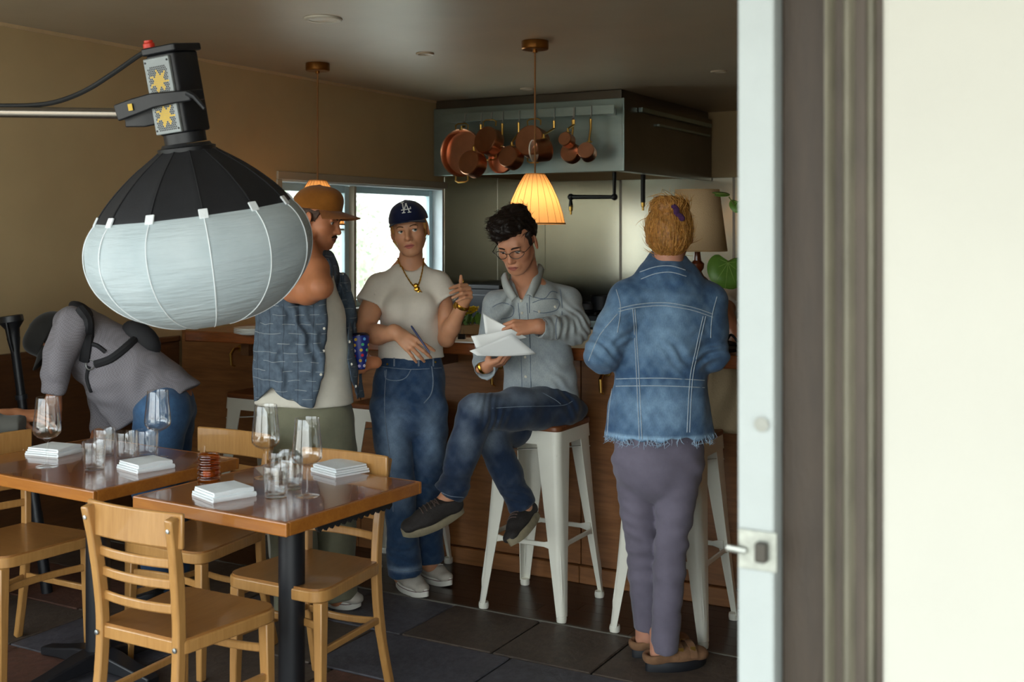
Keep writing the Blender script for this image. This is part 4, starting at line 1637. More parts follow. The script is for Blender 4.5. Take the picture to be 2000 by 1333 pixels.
# tote bag hanging at the bar front, right
p = P(1432, 700, 4.66)
bgd = empty('tote_bag', p, TH, label='beige cloth tote bag hanging from the bar at the right', cat='bag')
q = MB()
nx, nz = 12, 14
for side in (-1, 1):
    vs = []
    for j in range(nz + 1):
        v = j / nz
        for i in range(nx + 1):
            u = i / nx * 2 - 1
            wd = 0.10 + 0.035 * v
            dp = 0.035 * (1 - u * u) * (0.25 + v) * (1 - 0.35 * v)
            fold = 0.008 * math.sin(u * 7 + v * 3) * (1 - 0.3 * v)
            vs.append((u * wd + 0.012 * math.sin(v * 5), side * (dp + 0.002) + fold, -0.02 - 0.28 * v + 0.03 * (abs(u) ** 2) * (1 - v)))
    fs = [(j * (nx + 1) + i, j * (nx + 1) + i + 1, (j + 1) * (nx + 1) + i + 1, (j + 1) * (nx + 1) + i) for j in range(nz) for i in range(nx)]
    q.add(vs, fs)
q.build('bag_body', mat('beige_canvas', '9c8a6c', 0.9, bump=0.2, bscale=90), bgd, angle=180, solid=0.002)
q = MB()
q.tube(spline([(-0.06, 0, -0.02), (-0.03, 0.02, 0.05), (0.0, 0.05, 0.09), (0.03, 0.02, 0.05), (0.06, 0, -0.02)], 4), 0.006, 6)
q.tube(spline([(0.06, -0.03, 0.0), (0.09, -0.04, -0.06), (0.085, -0.045, -0.2), (0.07, -0.03, -0.29)], 4), 0.006, 6)
q.build('strap', M['black_fab'], bgd)
# ------------------------------------------------------------------ sculpting with distance fields
V = lambda *a: np.array(a, dtype=np.float64)


def unit(v):
    v = np.asarray(v, float)
    return v / np.linalg.norm(v)


class Sculpt:
    """smooth unions of tapered capsules and ellipsoids, meshed with surface nets on a rectilinear grid"""

    def __init__(s):
        s.pr = []

    def _push(s, f, lo, hi, k, t, op):
        s.pr.append((f, np.asarray(lo, float), np.asarray(hi, float), k, t, op))
        return s

    def cone(s, a, b, ra, rb, k=0.02, t=0, op='u', flat=None, cap=0):
        a, b = np.asarray(a, float), np.asarray(b, float)
        ba = b - a
        L2 = max(ba @ ba, 1e-9)
        L = math.sqrt(L2)
        ax = fac = None
        if flat is not None:
            ax, fac = unit(flat[0]), flat[1]

        def f(X, Y, Z):
            px, py, pz = X - a[0], Y - a[1], Z - a[2]
            tt = (px * ba[0] + py * ba[1] + pz * ba[2]) / L2
            h = np.clip(tt, 0, 1)
            qx, qy, qz = px - h * ba[0], py - h * ba[1], pz - h * ba[2]
            d2 = qx * qx + qy * qy + qz * qz
            if ax is not None:
                c = qx * ax[0] + qy * ax[1] + qz * ax[2]
                d2 = d2 + c * c * (1 / fac ** 2 - 1)
                r = ra + (rb - ra) * h
                ln = np.sqrt(np.maximum(d2, 1e-12))
                # keep distances metric near the surface
                g = np.sqrt((qx * qx + qy * qy + qz * qz - c * c + c * c / fac ** 4) / np.maximum(d2, 1e-12))
                d = (ln - r) / np.maximum(g, 1.0)
            else:
                d = np.sqrt(d2) - (ra + (rb - ra) * h)
            if cap:
                if cap & 1:
                    d = np.maximum(d, -tt * L)
                if cap & 2:
                    d = np.maximum(d, (tt - 1) * L)
            return d
        R = max(ra, rb)
        return s._push(f, np.minimum(a, b) - R, np.maximum(a, b) + R, k, t, op)

    def chain(s, pts, rs, k=0.02, t=0, op='u', flat=None):
        for i in range(len(pts) - 1):
            s.cone(pts[i], pts[i + 1], rs[i], rs[i + 1], k, t, op, flat)
        return s

    def ell(s, c, r, R=None, k=0.015, t=0, op='u'):
        c, r = np.asarray(c, float), np.asarray(r, float)
        R = np.eye(3) if R is None else np.asarray(R, float)   # rows are the local axes

        def f(X, Y, Z):
            px, py, pz = X - c[0], Y - c[1], Z - c[2]
            q = [(R[i, 0] * px + R[i, 1] * py + R[i, 2] * pz) / r[i] for i in range(3)]
            k0 = np.sqrt(q[0] ** 2 + q[1] ** 2 + q[2] ** 2)
            k1 = np.sqrt((q[0] / r[0]) ** 2 + (q[1] / r[1]) ** 2 + (q[2] / r[2]) ** 2) + 1e-9
            return k0 * (k0 - 1) / k1
        m = r.max()
        return s._push(f, c - m, c + m, k, t, op)

    def fn(s, f, lo, hi, k=0.005, t=0, op='u'):
        return s._push(f, lo, hi, k, t, op)

    def half(s, p, n, k=0.004):
        """cut away the side n points to"""
        p, n = np.asarray(p, float), unit(n)
        return s._push(lambda X, Y, Z: (X - p[0]) * n[0] + (Y - p[1]) * n[1] + (Z - p[2]) * n[2], [-9] * 3, [9] * 3, k, 0, 'i')

    def bounds(s):
        lo = np.min([p[1] for p in s.pr if p[5] == 'u'], axis=0) - 0.03
        hi = np.max([p[2] for p in s.pr if p[5] == 'u'], axis=0) + 0.03
        return lo, hi

    def mesh(s, h=0.008, fine=(), hf=0.003, disp=None, relax=0):
        lo, hi = s.bounds()
        axes = []
        for i in range(3):
            iv = sorted([(max(c[i] - e[i], lo[i]), min(c[i] + e[i], hi[i])) for c, e in fine])
            mg = []
            for a, b in iv:
                if mg and a <= mg[-1][1] + 0.02:
                    mg[-1][1] = max(mg[-1][1], b)
                else:
                    mg.append([a, b])
            x = [lo[i]]
            cur = lo[i]
            for a, b in mg:
                if a > cur:
                    n = max(1, int(math.ceil((a - cur) / h)))
                    x += list(np.linspace(cur, a, n + 1)[1:])
                    cur = a
                n = max(1, int(math.ceil((b - cur) / hf)))
                x += list(np.linspace(cur, b, n + 1)[1:])
                cur = b
            if hi[i] > cur:
                n = max(1, int(math.ceil((hi[i] - cur) / h)))
                x += list(np.linspace(cur, hi[i], n + 1)[1:])
            axes.append(np.array(x))
        xs, ys, zs = axes
        D = np.full((len(xs), len(ys), len(zs)), 0.5, np.float32)
        T = np.zeros(D.shape, np.uint8)
        for f, plo, phi, k, t, op in s.pr:
            if op == 'i':
                sl = [slice(None)] * 3
            else:
                mg = 0.03 + k
                sl = [slice(max(0, np.searchsorted(a, plo[i] - mg) - 1), np.searchsorted(a, phi[i] + mg) + 1) for i, a in enumerate(axes)]
            X = xs[sl[0]][:, None, None].astype(np.float32)
            Y = ys[sl[1]][None, :, None].astype(np.float32)
            Z = zs[sl[2]][None, None, :].astype(np.float32)
            if X.size * Y.size * Z.size == 0:
                continue
            d = np.broadcast_to(f(X, Y, Z), (X.size, Y.size, Z.size)).astype(np.float32)
            sub = D[tuple(sl)]
            if op == 'u':
                ts = T[tuple(sl)]
                ts[d < sub] = t
                hh = np.maximum(k - np.abs(sub - d), 0) / k
                D[tuple(sl)] = np.minimum(sub, d) - hh * hh * (k * 0.25)
            elif op == 'e':                       # raise the surface where d < 0
                ts = T[tuple(sl)]
                m = np.clip(0.5 - d / 0.006, 0, 1)
                if t:
                    ts[(d < 0) & (np.abs(sub) < 0.03)] = t
                D[tuple(sl)] = sub - k * m
            else:
                if op == 's':
                    d = -d
                    if t:
                        ts = T[tuple(sl)]
                        ts[(d > sub) & (np.abs(sub) < 0.03)] = t
                hh = np.maximum(k - np.abs(sub - d), 0) / k
                D[tuple(sl)] = np.maximum(sub, d) + hh * hh * (k * 0.25)
        if disp is not None:
            ii = np.nonzero(np.abs(D) < 0.03)
            D[ii] += disp(xs[ii[0]], ys[ii[1]], zs[ii[2]]).astype(np.float32)
        # surface nets
        S = D < 0
        cnt = np.zeros(tuple(n - 1 for n in D.shape), np.uint8)
        for a in (0, 1):
            for b in (0, 1):
                for c in (0, 1):
                    cnt += S[a:D.shape[0] - 1 + a, b:D.shape[1] - 1 + b, c:D.shape[2] - 1 + c]
        act = (cnt > 0) & (cnt < 8)
        I, J, K = np.nonzero(act)
        idx = np.full(act.shape, -1, np.int32)
        idx[I, J, K] = np.arange(len(I))
        cor = {}
        for a in (0, 1):
            for b in (0, 1):
                for c in (0, 1):
                    cor[a, b, c] = D[I + a, J + b, K + c].astype(np.float64)
        acc = np.zeros((len(I), 3))
        num = np.zeros(len(I))
        for ax in range(3):
            o = [i for i in range(3) if i != ax]
            for u in (0, 1):
                for w in (0, 1):
                    p0 = [0, 0, 0]
                    p0[o[0]], p0[o[1]] = u, w
                    p1 = list(p0)
                    p1[ax] = 1
                    v0, v1 = cor[tuple(p0)], cor[tuple(p1)]
                    m = (v0 < 0) != (v1 < 0)
                    tt = np.where(m, v0 / np.where(m, v0 - v1, 1), 0)
                    q = np.zeros((len(I), 3))
                    q[:, o[0]], q[:, o[1]], q[:, ax] = u, w, tt
                    acc[m] += q[m]
                    num[m] += 1
        acc /= np.maximum(num, 1)[:, None]
        vx = xs[I] + acc[:, 0] * (xs[I + 1] - xs[I])
        vy = ys[J] + acc[:, 1] * (ys[J + 1] - ys[J])
        vz = zs[K] + acc[:, 2] * (zs[K + 1] - zs[K])
        vs = np.stack([vx, vy, vz], 1)
        tg = T[I, J, K]
        fs = []
        for ax in range(3):
            o = [(ax + 1) % 3, (ax + 2) % 3]
            sa = [slice(None)] * 3
            sb = [slice(None)] * 3
            sa[ax], sb[ax] = slice(0, -1), slice(1, None)
            for q in o:
                sa[q] = slice(1, -1)
                sb[q] = slice(1, -1)
            A, B = S[tuple(sa)], S[tuple(sb)]
            e = np.nonzero(A != B)
            if len(e[0]) == 0:
                continue
            flip = A[e]
            c = [None] * 3
            c[ax] = e[ax]
            c[o[0]] = e[o[0]] + 1
            c[o[1]] = e[o[1]] + 1
            quad = []
            for du, dv in ((0, 0), (-1, 0), (-1, -1), (0, -1)):
                cc = list(c)
                cc[o[0]] = c[o[0]] + du
                cc[o[1]] = c[o[1]] + dv
                quad.append(idx[cc[0], cc[1], cc[2]])
            qd = np.stack(quad, 1)
            qd[~flip] = qd[~flip][:, ::-1]
            fs.append(qd)
        fs = np.concatenate(fs)
        fs = fs[(fs >= 0).all(1)]
        for _ in range(relax):
            nb = np.zeros_like(vs)
            n = np.zeros(len(vs))
            for a in range(4):
                i0, i1 = fs[:, a], fs[:, (a + 1) % 4]
                np.add.at(nb, i0, vs[i1])
                np.add.at(nb, i1, vs[i0])
                np.add.at(n, i0, 1)
                np.add.at(n, i1, 1)
            vs = vs * 0.5 + 0.5 * nb / np.maximum(n, 1)[:, None]
        return vs, fs, tg


def mesh_obj(name, vs, fs, mats, parent, col=None):
    me = bpy.data.meshes.new(name)
    nv, nf = len(vs), len(fs)
    me.vertices.add(nv)
    me.vertices.foreach_set('co', np.ascontiguousarray(vs, dtype=np.float32).ravel())
    me.loops.add(nf * 4)
    me.polygons.add(nf)
    me.loops.foreach_set('vertex_index', np.ascontiguousarray(fs, dtype=np.int32).ravel())
    me.polygons.foreach_set('loop_start', np.arange(0, nf * 4, 4, dtype=np.int32))
    me.polygons.foreach_set('use_smooth', np.ones(nf, dtype=bool))
    me.update(calc_edges=True)
    me.validate()
    if col is not None:
        at = me.color_attributes.new('Col', 'FLOAT_COLOR', 'POINT')
        c4 = np.ones((nv, 4), np.float32)
        c4[:, :3] = col
        at.data.foreach_set('color', c4.ravel())
    o = bpy.data.objects.new(name, me)
    COL.objects.link(o)
    for m in (mats if isinstance(mats, (list, tuple)) else [mats]):
        me.materials.append(m)
    if parent is not None:
        o.parent = parent
    return o


def folds(seed, amp, wl, dirs=None):
    """cloth-like ridges: a few warped sine trains"""
    r = np.random.default_rng(seed)
    ks = []
    for i in range(4):
        d = unit(r.normal(size=3) * np.array(dirs if dirs is not None else (1, 1, 1)))
        e = unit(r.normal(size=3))
        ks.append((d * 2 * PI / (wl * r.uniform(0.7, 1.5)), e * 2 * PI / (wl * 3.1), r.uniform(0, 6.3), r.uniform(0, 6.3)))

    def f(x, y, z):
        s = 0
        for d, e, p, q in ks:
            w = np.sin(x * e[0] + y * e[1] + z * e[2] + q)
            s = s + np.sin(x * d[0] + y * d[1] + z * d[2] + p + 1.8 * w) * (0.55 + 0.45 * np.sin(x * e[2] + y * e[0] + z * e[1] + p))
        return amp * 0.4 * s
    return f


def valnoise(x, y, z, f, seed=0):
    return (np.sin(x * f + 1.3 * np.sin(y * f * 0.7 + seed) + seed) * np.sin(y * f * 1.1 + 1.7 * np.sin(z * f * 0.8 + seed * 2)) + np.sin(z * f * 0.9 + 1.1 * np.sin(x * f * 1.3 + seed * 3))) * 0.5


class Person:
    def __init__(s, bx, by, label, cat='person'):
        s.o = np.array([bx, by, 0.0])
        wx = RT * bx + FW * by
        s.root = empty('person', (wx[0], wx[1], 0), TH, label, cat)
        s.skin = Sculpt()
        s.fine = []
        s.bv = {}

    def p(s, px, py, d):
        return C(px, py, d) - s.o

    def cam(s):
        return V(0, 0, H) - s.o

    def body(s, col, h=0.012, hf=0.003, relax=1):
        vs, fs, tg = s.skin.mesh(h, s.fine, hf, relax=relax)
        o = mesh_obj('body', vs, fs, M['skin'], s.root, col(vs, tg))
        s.bv['body'] = BVHTree.FromPolygons(vs.tolist(), fs.tolist())
        return o

    def cloth(s, name, sc, m, col=None, h=0.008, disp=None, relax=1, fine=(), hf=0.004, parent=None):
        vs, fs, tg = sc.mesh(h, fine, hf, disp, relax)
        c = None
        if col is not None:
            c = col(vs, tg) if callable(col) else np.tile(np.array(lin(col)), (len(vs), 1))
        o = mesh_obj(name, vs, fs, m, parent or s.root, c)
        s.bv[name] = BVHTree.FromPolygons(vs.tolist(), fs.tolist())
        o['nv'] = len(vs)
        return o, vs, fs

    def on(s, nm, px, py, off=0.0):
        """point where the sight line through a pixel of the photo meets the surface"""
        c = Vector(s.cam())
        d = Vector(C(px, py, 1.0) - V(0, 0, H)).normalized()
        best = None
        for n in (nm if isinstance(nm, (list, tuple)) else [nm]):
            h = s.bv[n].ray_cast(c, d)
            if h[0] is not None and (best is None or h[3] < best[3]):
                best = h
        if best is None:
            return None
        nr = best[1]
        if nr.dot(d) > 0:
            nr = -nr
        return best[0] + nr * off

    def line(s, q, nm, pts, r, off=0.0005, n=5, step=4, closed=False):
        """a thread laid on a surface along photo pixels"""
        pp = [Vector((a, b, 0)) for a, b in pts]
        if len(pp) > 2:
            pp = spline(pp, step)
        else:
            pp = [pp[0].lerp(pp[1], k / 10) for k in range(11)]
        out = []
        for a in pp:
            h = s.on(nm, a.x, a.y, off)
            if h is not None and (not out or (h - out[-1]).length < 0.12):
                out.append(h)
        if len(out) > 1:
            q.tube(out, r, n)
        return out


def head(P_, C0, f, u, sc=1.0, male=False, k=0.012, chin=1.0, op_=0.0036, mouth=0.0):
    """head prims in the skin sculpt. C0: point between the ears at eye height; f: face direction; u: up"""
    f = unit(f)
    u = unit(np.asarray(u, float) - f * (np.asarray(u, float) @ f))
    r = np.cross(f, u)
    R = np.stack([r, f, u])
    S = P_.skin

    def g(x, y, z):
        return C0 + (r * x + f * y + u * z) * sc
    e = lambda c, rad, **kw: S.ell(g(*c), np.array(rad) * sc, R, **kw)
    w = 1.04 if male else 1.0
    jw = 1.0 if male else 0.90
    e((0, -0.012, 0.035), (0.075, 0.094, 0.083), k=0.02)
    e((0, 0.022, -0.03), (0.060 * w, 0.064, 0.075), k=0.03)
    e((0, 0.036, -0.074), (0.043 * w * jw, 0.042, 0.034), k=0.03)
    for sg in (-1, 1):
        S.cone(g(sg * 0.052 * w * jw, -0.004, -0.05), g(sg * 0.022 * jw, 0.06, -0.095), 0.016 * sc, 0.014 * sc, k=0.025)
    e((0, 0.068, -0.098 * chin), (0.017, 0.016, 0.014), k=0.02)
    for sg in (-1, 1):
        e((sg * 0.042, 0.050, -0.026), (0.020, 0.020, 0.017), k=0.025)
    S.cone(g(-0.032, 0.075, 0.022), g(0.032, 0.075, 0.022), 0.010 * sc, 0.010 * sc, k=0.02)
    for sg in (-1, 1):
        e((sg * 0.031, 0.089, 0.001), (0.017, 0.015, 0.0105), k=0.014, op='s')
    for sg in (-1, 1):
        # lids around the eyeball
        e((sg * 0.031, 0.0665, 0.0), (0.0145, 0.0135, 0.0135), k=0.004)
        e((sg * 0.031, 0.083, -0.0012), (0.0125, 0.0085, op_), k=0.002, op='s')
        S.cone(g(sg * 0.018, 0.0815, 0.0085), g(sg * 0.044, 0.0775, 0.0085), 0.0042 * sc, 0.0040 * sc, k=0.006)
    S.cone(g(0, 0.080, 0.008), g(0, 0.100, -0.032), 0.0075 * sc, 0.0095 * sc, k=0.014)
    e((0, 0.099, -0.036), (0.0105, 0.011, 0.009), k=0.008)
    for sg in (-1, 1):
        e((sg * 0.0115, 0.089, -0.038), (0.0075, 0.010, 0.0075), k=0.006)
        e((sg * 0.0065, 0.094, -0.0455), (0.0032, 0.004, 0.003), k=0.003, op='s')
    # mouth
    e((0, 0.078, -0.066), (0.027, 0.014, 0.019), k=0.014)
    e((0, 0.0865, -0.0632), (0.0205, 0.0078, 0.0050), k=0.005)
    e((0, 0.0850, -0.0735), (0.0180, 0.0085, 0.0060), k=0.005)
    e((0, 0.0980, -0.0680), (0.0220, 0.0090, 0.0011 + mouth), k=0.002, op='s')
    # ears
    for sg in (-1, 1):
        ax = unit(r * sg * 0.85 - f * 0.45)
        Re = np.stack([ax, unit(np.cross(u, ax)), u])
        S.ell(g(sg * 0.079, -0.012, -0.008), np.array((0.0075, 0.019, 0.031)) * sc, Re, k=0.006)
        S.ell(g(sg * 0.088, -0.006, -0.004), np.array((0.006, 0.011, 0.019)) * sc, Re, k=0.004, op='s')
    P_.fine.append((C0 + f * 0.02 * sc - u * 0.02, (0.125, 0.125, 0.135)))
    P_.hd = dict(C=C0, r=r, f=f, u=u, R=R, g=g, sc=sc, op=op_)
    return g


def neck(P_, g, base, rad=0.055, r2=0.062):
    P_.skin.cone(g(0, -0.022, -0.055), base, rad, r2, k=0.02)


def eyes(P_, gaze, iris='4a3a2a', squint=0):
    h = P_.hd
    gz = unit(h['r'] * gaze[0] + h['f'] + h['u'] * gaze[1])
    for sg in (-1, 1):
        c = h['g'](sg * 0.031, 0.0675, 0.0)
        q = MB()
        q.sphere((0, 0, 0), 0.0138 * h['sc'], 24, 20, rot_to(gz))
        o = q.build('eye', M['eye'], P_.root)
        me = o.data
        at = me.color_attributes.new('Col', 'FLOAT_COLOR', 'POINT')
        vs = np.array([v.co for v in me.vertices])
        ang = np.degrees(np.arccos(np.clip((vs @ gz) / np.linalg.norm(vs, axis=1), -1, 1)))
        cc = np.ones((len(vs), 4))
        cc[:, :3] = lin('d8d2cc')
        cc[ang < 29, :3] = lin(iris)
        cc[ang < 13, :3] = lin('0a0808')
        at.data.foreach_set('color', cc.astype(np.float32).ravel())
        o.location = Vector(c)


def brows(P_, col, r=0.0032, lift=0.0):
    h = P_.hd
    for sg in (-1, 1):
        q = MB()
        pts = []
        for x, z in ((0.014, 0.0165), (0.024, 0.0205), (0.036, 0.0215), (0.047, 0.016)):
            o = h['g'](sg * x, 0.14, z + lift)
            hit = P_.bv['body'].ray_cast(Vector(o), Vector(-h['f']))
            if hit[0] is not None:
                pts.append(hit[0] + hit[1] * 0.0008)
        if len(pts) > 2:
            q.tube(spline(pts, 3), [r * 0.9] * 2 + [r] * (len(pts) * 3 - 6) + [r * 0.4] * 2 if len(pts) > 3 else r, 6)
            q.build('eyebrow', hairmat(col), P_.root)


HM = {}


def hairmat(c):
    if c not in HM:
        N = NT('hair_' + c)
        co = N.coords((1, 1, 1))
        base = N.noise(co, 90, 4, 0.7)
        rgb = np.array(lin(c))
        N.set(Base_Color=N.ramp(base, [(0.3, tuple(rgb * 0.55)), (0.7, tuple(np.minimum(rgb * 1.5, 1)))]), Roughness=0.5, Specular_IOR_Level=0.3)
        HM[c] = N.m
    return HM[c]


def strands(q, vs, fs, n, length, flow, r=0.0012, seed=3, keep=None, curl=0.3, lift=0.15, seg=4, hug=0.12, root=-0.002):
    """thin tapered locks rooted on a hair surface"""
    rg = np.random.default_rng(seed)
    tri = fs[rg.integers(0, len(fs), n * 3)]
    a, b, c = vs[tri[:, 0]], vs[tri[:, 1]], vs[tri[:, 2]]
    nr = np.cross(b - a, c - a)
    nr /= np.linalg.norm(nr, axis=1)[:, None] + 1e-9
    ctr = (a + b + c) / 3
    done = 0
    for p, nn in zip(ctr, nr):
        if keep is not None and not keep(p):
            continue
        fl = flow(p)
        d = fl - nn * (fl @ nn)
        d = unit(d + nn * lift + rg.normal(size=3) * curl * 0.4)
        L = length * rg.uniform(0.5, 1.2)
        pts = [p + nn * root]
        bend = rg.normal(size=3) * curl
        for k in range(seg):
            d = unit(d + bend * 0.25 - nn * hug)
            pts.append(pts[-1] + d * L / seg)
        q.tube([Vector(x) for x in pts], [r, r, r * 0.9, r * 0.6, r * 0.15][:seg + 1], 4, caps=False)
        done += 1
        if done >= n:
            break


def hand(P_, wr, d, n, side, curls, spread=0.12, thumb=(0.6, 0.5, 0.2), sc=1.0, fine=True, tag_=0, wrist_r=0.026):
    """five fingers. wr: wrist; d: to the knuckles; n: normal of the back; side: +1 thumb towards d x n"""
    S = P_.skin
    wr = np.asarray(wr, float)
    d = unit(d)
    n = unit(np.asarray(n, float) - d * (np.asarray(n, float) @ d))
    t = np.cross(d, n) * side          # thumb side
    kn = [(0.029, 0.086, 0), (0.0095, 0.090, 0.003), (-0.0105, 0.086, 0.001), (-0.028, 0.078, -0.003)]
    g = lambda x, y, z: wr + (t * x + d * y + n * z) * sc
    S.cone(g(0, -0.02, 0), g(0, 0.015, 0), wrist_r * sc, 0.026 * sc, k=0.015, flat=(n, 0.72), t=tag_)
    for (x, y, z) in kn:
        S.cone(g(x * 0.55, 0.018, 0), g(x, y - 0.004, z), 0.0135 * sc, 0.0105 * sc, k=0.010, t=tag_)
    S.ell(g(0.0, 0.045, -0.006), np.array((0.030, 0.036, 0.011)) * sc, np.stack([t, d, n]), k=0.012, t=tag_)
    seg = [(0.042, 0.025, 0.021), (0.046, 0.029, 0.022), (0.043, 0.027, 0.022), (0.034, 0.020, 0.019)]
    for i, (x, y, z) in enumerate(kn):
        p = g(x, y, z)
        sa = (1.5 - i) * spread
        base = unit(d * math.cos(sa) + t * math.sin(sa))
        ang = 0.0
        rr = [0.0095, 0.0082, 0.0074, 0.0062] if i < 3 else [0.0082, 0.0072, 0.0064, 0.0055]
        c = curls[i] if isinstance(curls, list) else curls
        for j in range(3):
            ang += math.radians(c[j])
            v = base * math.cos(ang) - n * math.sin(ang)
            q = p + v * seg[i][j] * sc
            S.cone(p, q, rr[j] * sc, rr[j + 1] * sc, k=0.004, t=tag_)
            p = q
    p = g(0.018, 0.022, -0.006)
    a, b, c = thumb
    v = unit(d * (1 - a * 0.5) + t * a - n * b)
    q = p + v * 0.040 * sc
    S.cone(p, q, 0.0135 * sc, 0.0105 * sc, k=0.012, t=tag_)
    v2 = unit(v + d * 0.35 * (1 - c) - t * c - n * 0.1)
    q2 = q + v2 * 0.030 * sc
    S.cone(q, q2, 0.0100 * sc, 0.0088 * sc, k=0.004, t=tag_)
    v3 = unit(v2 - t * c * 0.5)
    S.cone(q2, q2 + v3 * 0.024 * sc, 0.0090 * sc, 0.0068 * sc, k=0.004, t=tag_)
    if fine:
        ctr = wr + d * 0.085 * sc
        P_.fine.append((ctr, (0.085, 0.085, 0.085)))
    return g


def skincol(base, lip='a85a4a', P_=None):
    b, l = np.array(lin(base)), np.array(lin(lip))

    def f(vs, tg):
        c = np.tile(b, (len(vs), 1))
        nz = valnoise(vs[:, 0], vs[:, 1], vs[:, 2], 45, 1)[:, None]
        nz2 = valnoise(vs[:, 0], vs[:, 1], vs[:, 2], 160, 4)[:, None]
        c = c * (1 + 0.05 * nz + 0.04 * nz2) * np.array([1, 1 - 0.02, 1 - 0.03])
        if P_ is not None:
            h = P_.hd
            q = (vs - h['C']) / h['sc']
            x, y, z = q @ h['r'], q @ h['f'], q @ h['u']
            near = (y > 0.062) & (np.abs(x) < 0.0235)
            up = near & (z >= -0.068) & (z < -0.068 + 0.0100 * (1 - (x / 0.0245) ** 2) - 0.0018 * np.exp(-(x / 0.005) ** 2))
            lo = near & (z < -0.068) & (z > -0.068 - 0.0118 * (1 - (x / 0.0225) ** 2))
            c[up] = l * 0.85
            c[lo] = l
            c[near & (np.abs(z + 0.068) < 0.0013)] = l * 0.3
            # warmer cheeks, nose and ears
            for cx, cy, cz, r in ((0.045, 0.06, -0.03, 0.024), (-0.045, 0.06, -0.03, 0.024), (0, 0.1, -0.035, 0.014), (0.085, -0.01, -0.01, 0.03), (-0.085, -0.01, -0.01, 0.03)):
                w = 0.35 * np.exp(-((x - cx) ** 2 + (y - cy) ** 2 + (z - cz) ** 2) / r ** 2)[:, None]
                c = c * (1 - w) + c * np.array([1.08, 0.80, 0.74]) * w
        return c
    return f


def lashes(P_, col='1c1410'):
    h = P_.hd
    o = h['op']
    for sg in (-1, 1):
        pts = []
        for k in range(9):
            u_ = k / 8 * 2 - 1
            x = 0.0128 * u_
            z = o * math.sqrt(max(0, 1 - u_ * u_)) - 0.0012
            y = 0.0675 + math.sqrt(max(0.0, 0.0140 ** 2 - x * x - z * z)) + 0.0008
            pts.append(Vector(h['g'](sg * 0.031 + x, y, z)))
        q = MB()
        q.tube(pts, [0.0004, 0.0010, 0.0012, 0.0013, 0.0013, 0.0013, 0.0012, 0.0010, 0.0004], 5)
        q.build('eyelashes', hairmat(col), P_.root)


def crumple(items):
    """local creases: (centre, radius, amplitude, wavelength, direction)"""
    def f(x, y, z):
        s = 0
        for c, r, a, wl, d in items:
            d = unit(d)
            w = np.exp(-(((x - c[0]) ** 2 + (y - c[1]) ** 2 + (z - c[2]) ** 2) / r ** 2))
            ph = (x * d[0] + y * d[1] + z * d[2]) / wl * 2 * PI
            s = s + a * w * np.sin(ph + 1.6 * np.sin(x * 31 + z * 17 + y * 11) + 0.9 * np.sin(z * 53 - x * 23))
        return s
    return f


# skin: vertex colour base, a little subsurface
N = NT('skin')
a = N.n('ShaderNodeAttribute', attribute_name='Col')
N.set(Base_Color=a.outputs['Color'], Roughness=0.48, Subsurface_Weight=0.12, Subsurface_Scale=0.01, Subsurface_Radius=(1.0, 0.35, 0.2), Specular_IOR_Level=0.4)
M['skin'] = N.m
N = NT('eyeball')
a = N.n('ShaderNodeAttribute', attribute_name='Col')
N.set(Base_Color=a.outputs['Color'], Roughness=0.12)
M['eye'] = N.m


def clothmat(name, attr=True, col=None, weave=900, bump=0.15, rough=0.85, var=0.12, vscale=30, denim=False):
    N = NT(name)
    co = N.coords()
    if attr:
        a = N.n('ShaderNodeAttribute', attribute_name='Col')
        src = a.outputs['Color']
    else:
        src = lin(col)
    f = N.noise(co, vscale, 5, 0.65)
    c = N.mix(1.0, src, N.ramp(f, [(0.3, (1 - var,) * 3), (0.7, (1 + var * 0.7,) * 3)]), 'MULTIPLY')
    w = N.noise(N.coords((1, 1, 0.25)) if denim else co, weave, 2)
    if denim:
        c = N.mix(0.22, c, N.mix(1.0, c, N.ramp(w, [(0.35, (0.6, 0.62, 0.68)), (0.65, (1.5, 1.5, 1.45))]), 'MULTIPLY'))
    N.set(Base_Color=c, Roughness=rough, Sheen_Weight=0.15, Specular_IOR_Level=0.2)
    N.bump(w, bump, 0.003)
    return N.m


M['denim'] = clothmat('denim', denim=True, weave=420, var=0.16)
M['denim_pale'] = clothmat('pale_denim', denim=True, weave=420, var=0.07, bump=0.06)
M['pale_plain'] = clothmat('pale_denim_collar', False, 'abb1af', weave=420, var=0.07, bump=0.06)
M['cotton'] = clothmat('cotton_jersey', weave=700, var=0.05, bump=0.08)
M['chino'] = clothmat('twill_trousers', weave=600, var=0.08)
M['thread'] = mat('pale_seam_thread', 'a9b6c2', 0.8, var=0.2, vscale=200)
M['thread_dk'] = mat('jean_seam_thread', '6f7c8c', 0.8, var=0.2, vscale=200)
M['button'] = mat('pearl_button', 'c9c4b4', 0.3)


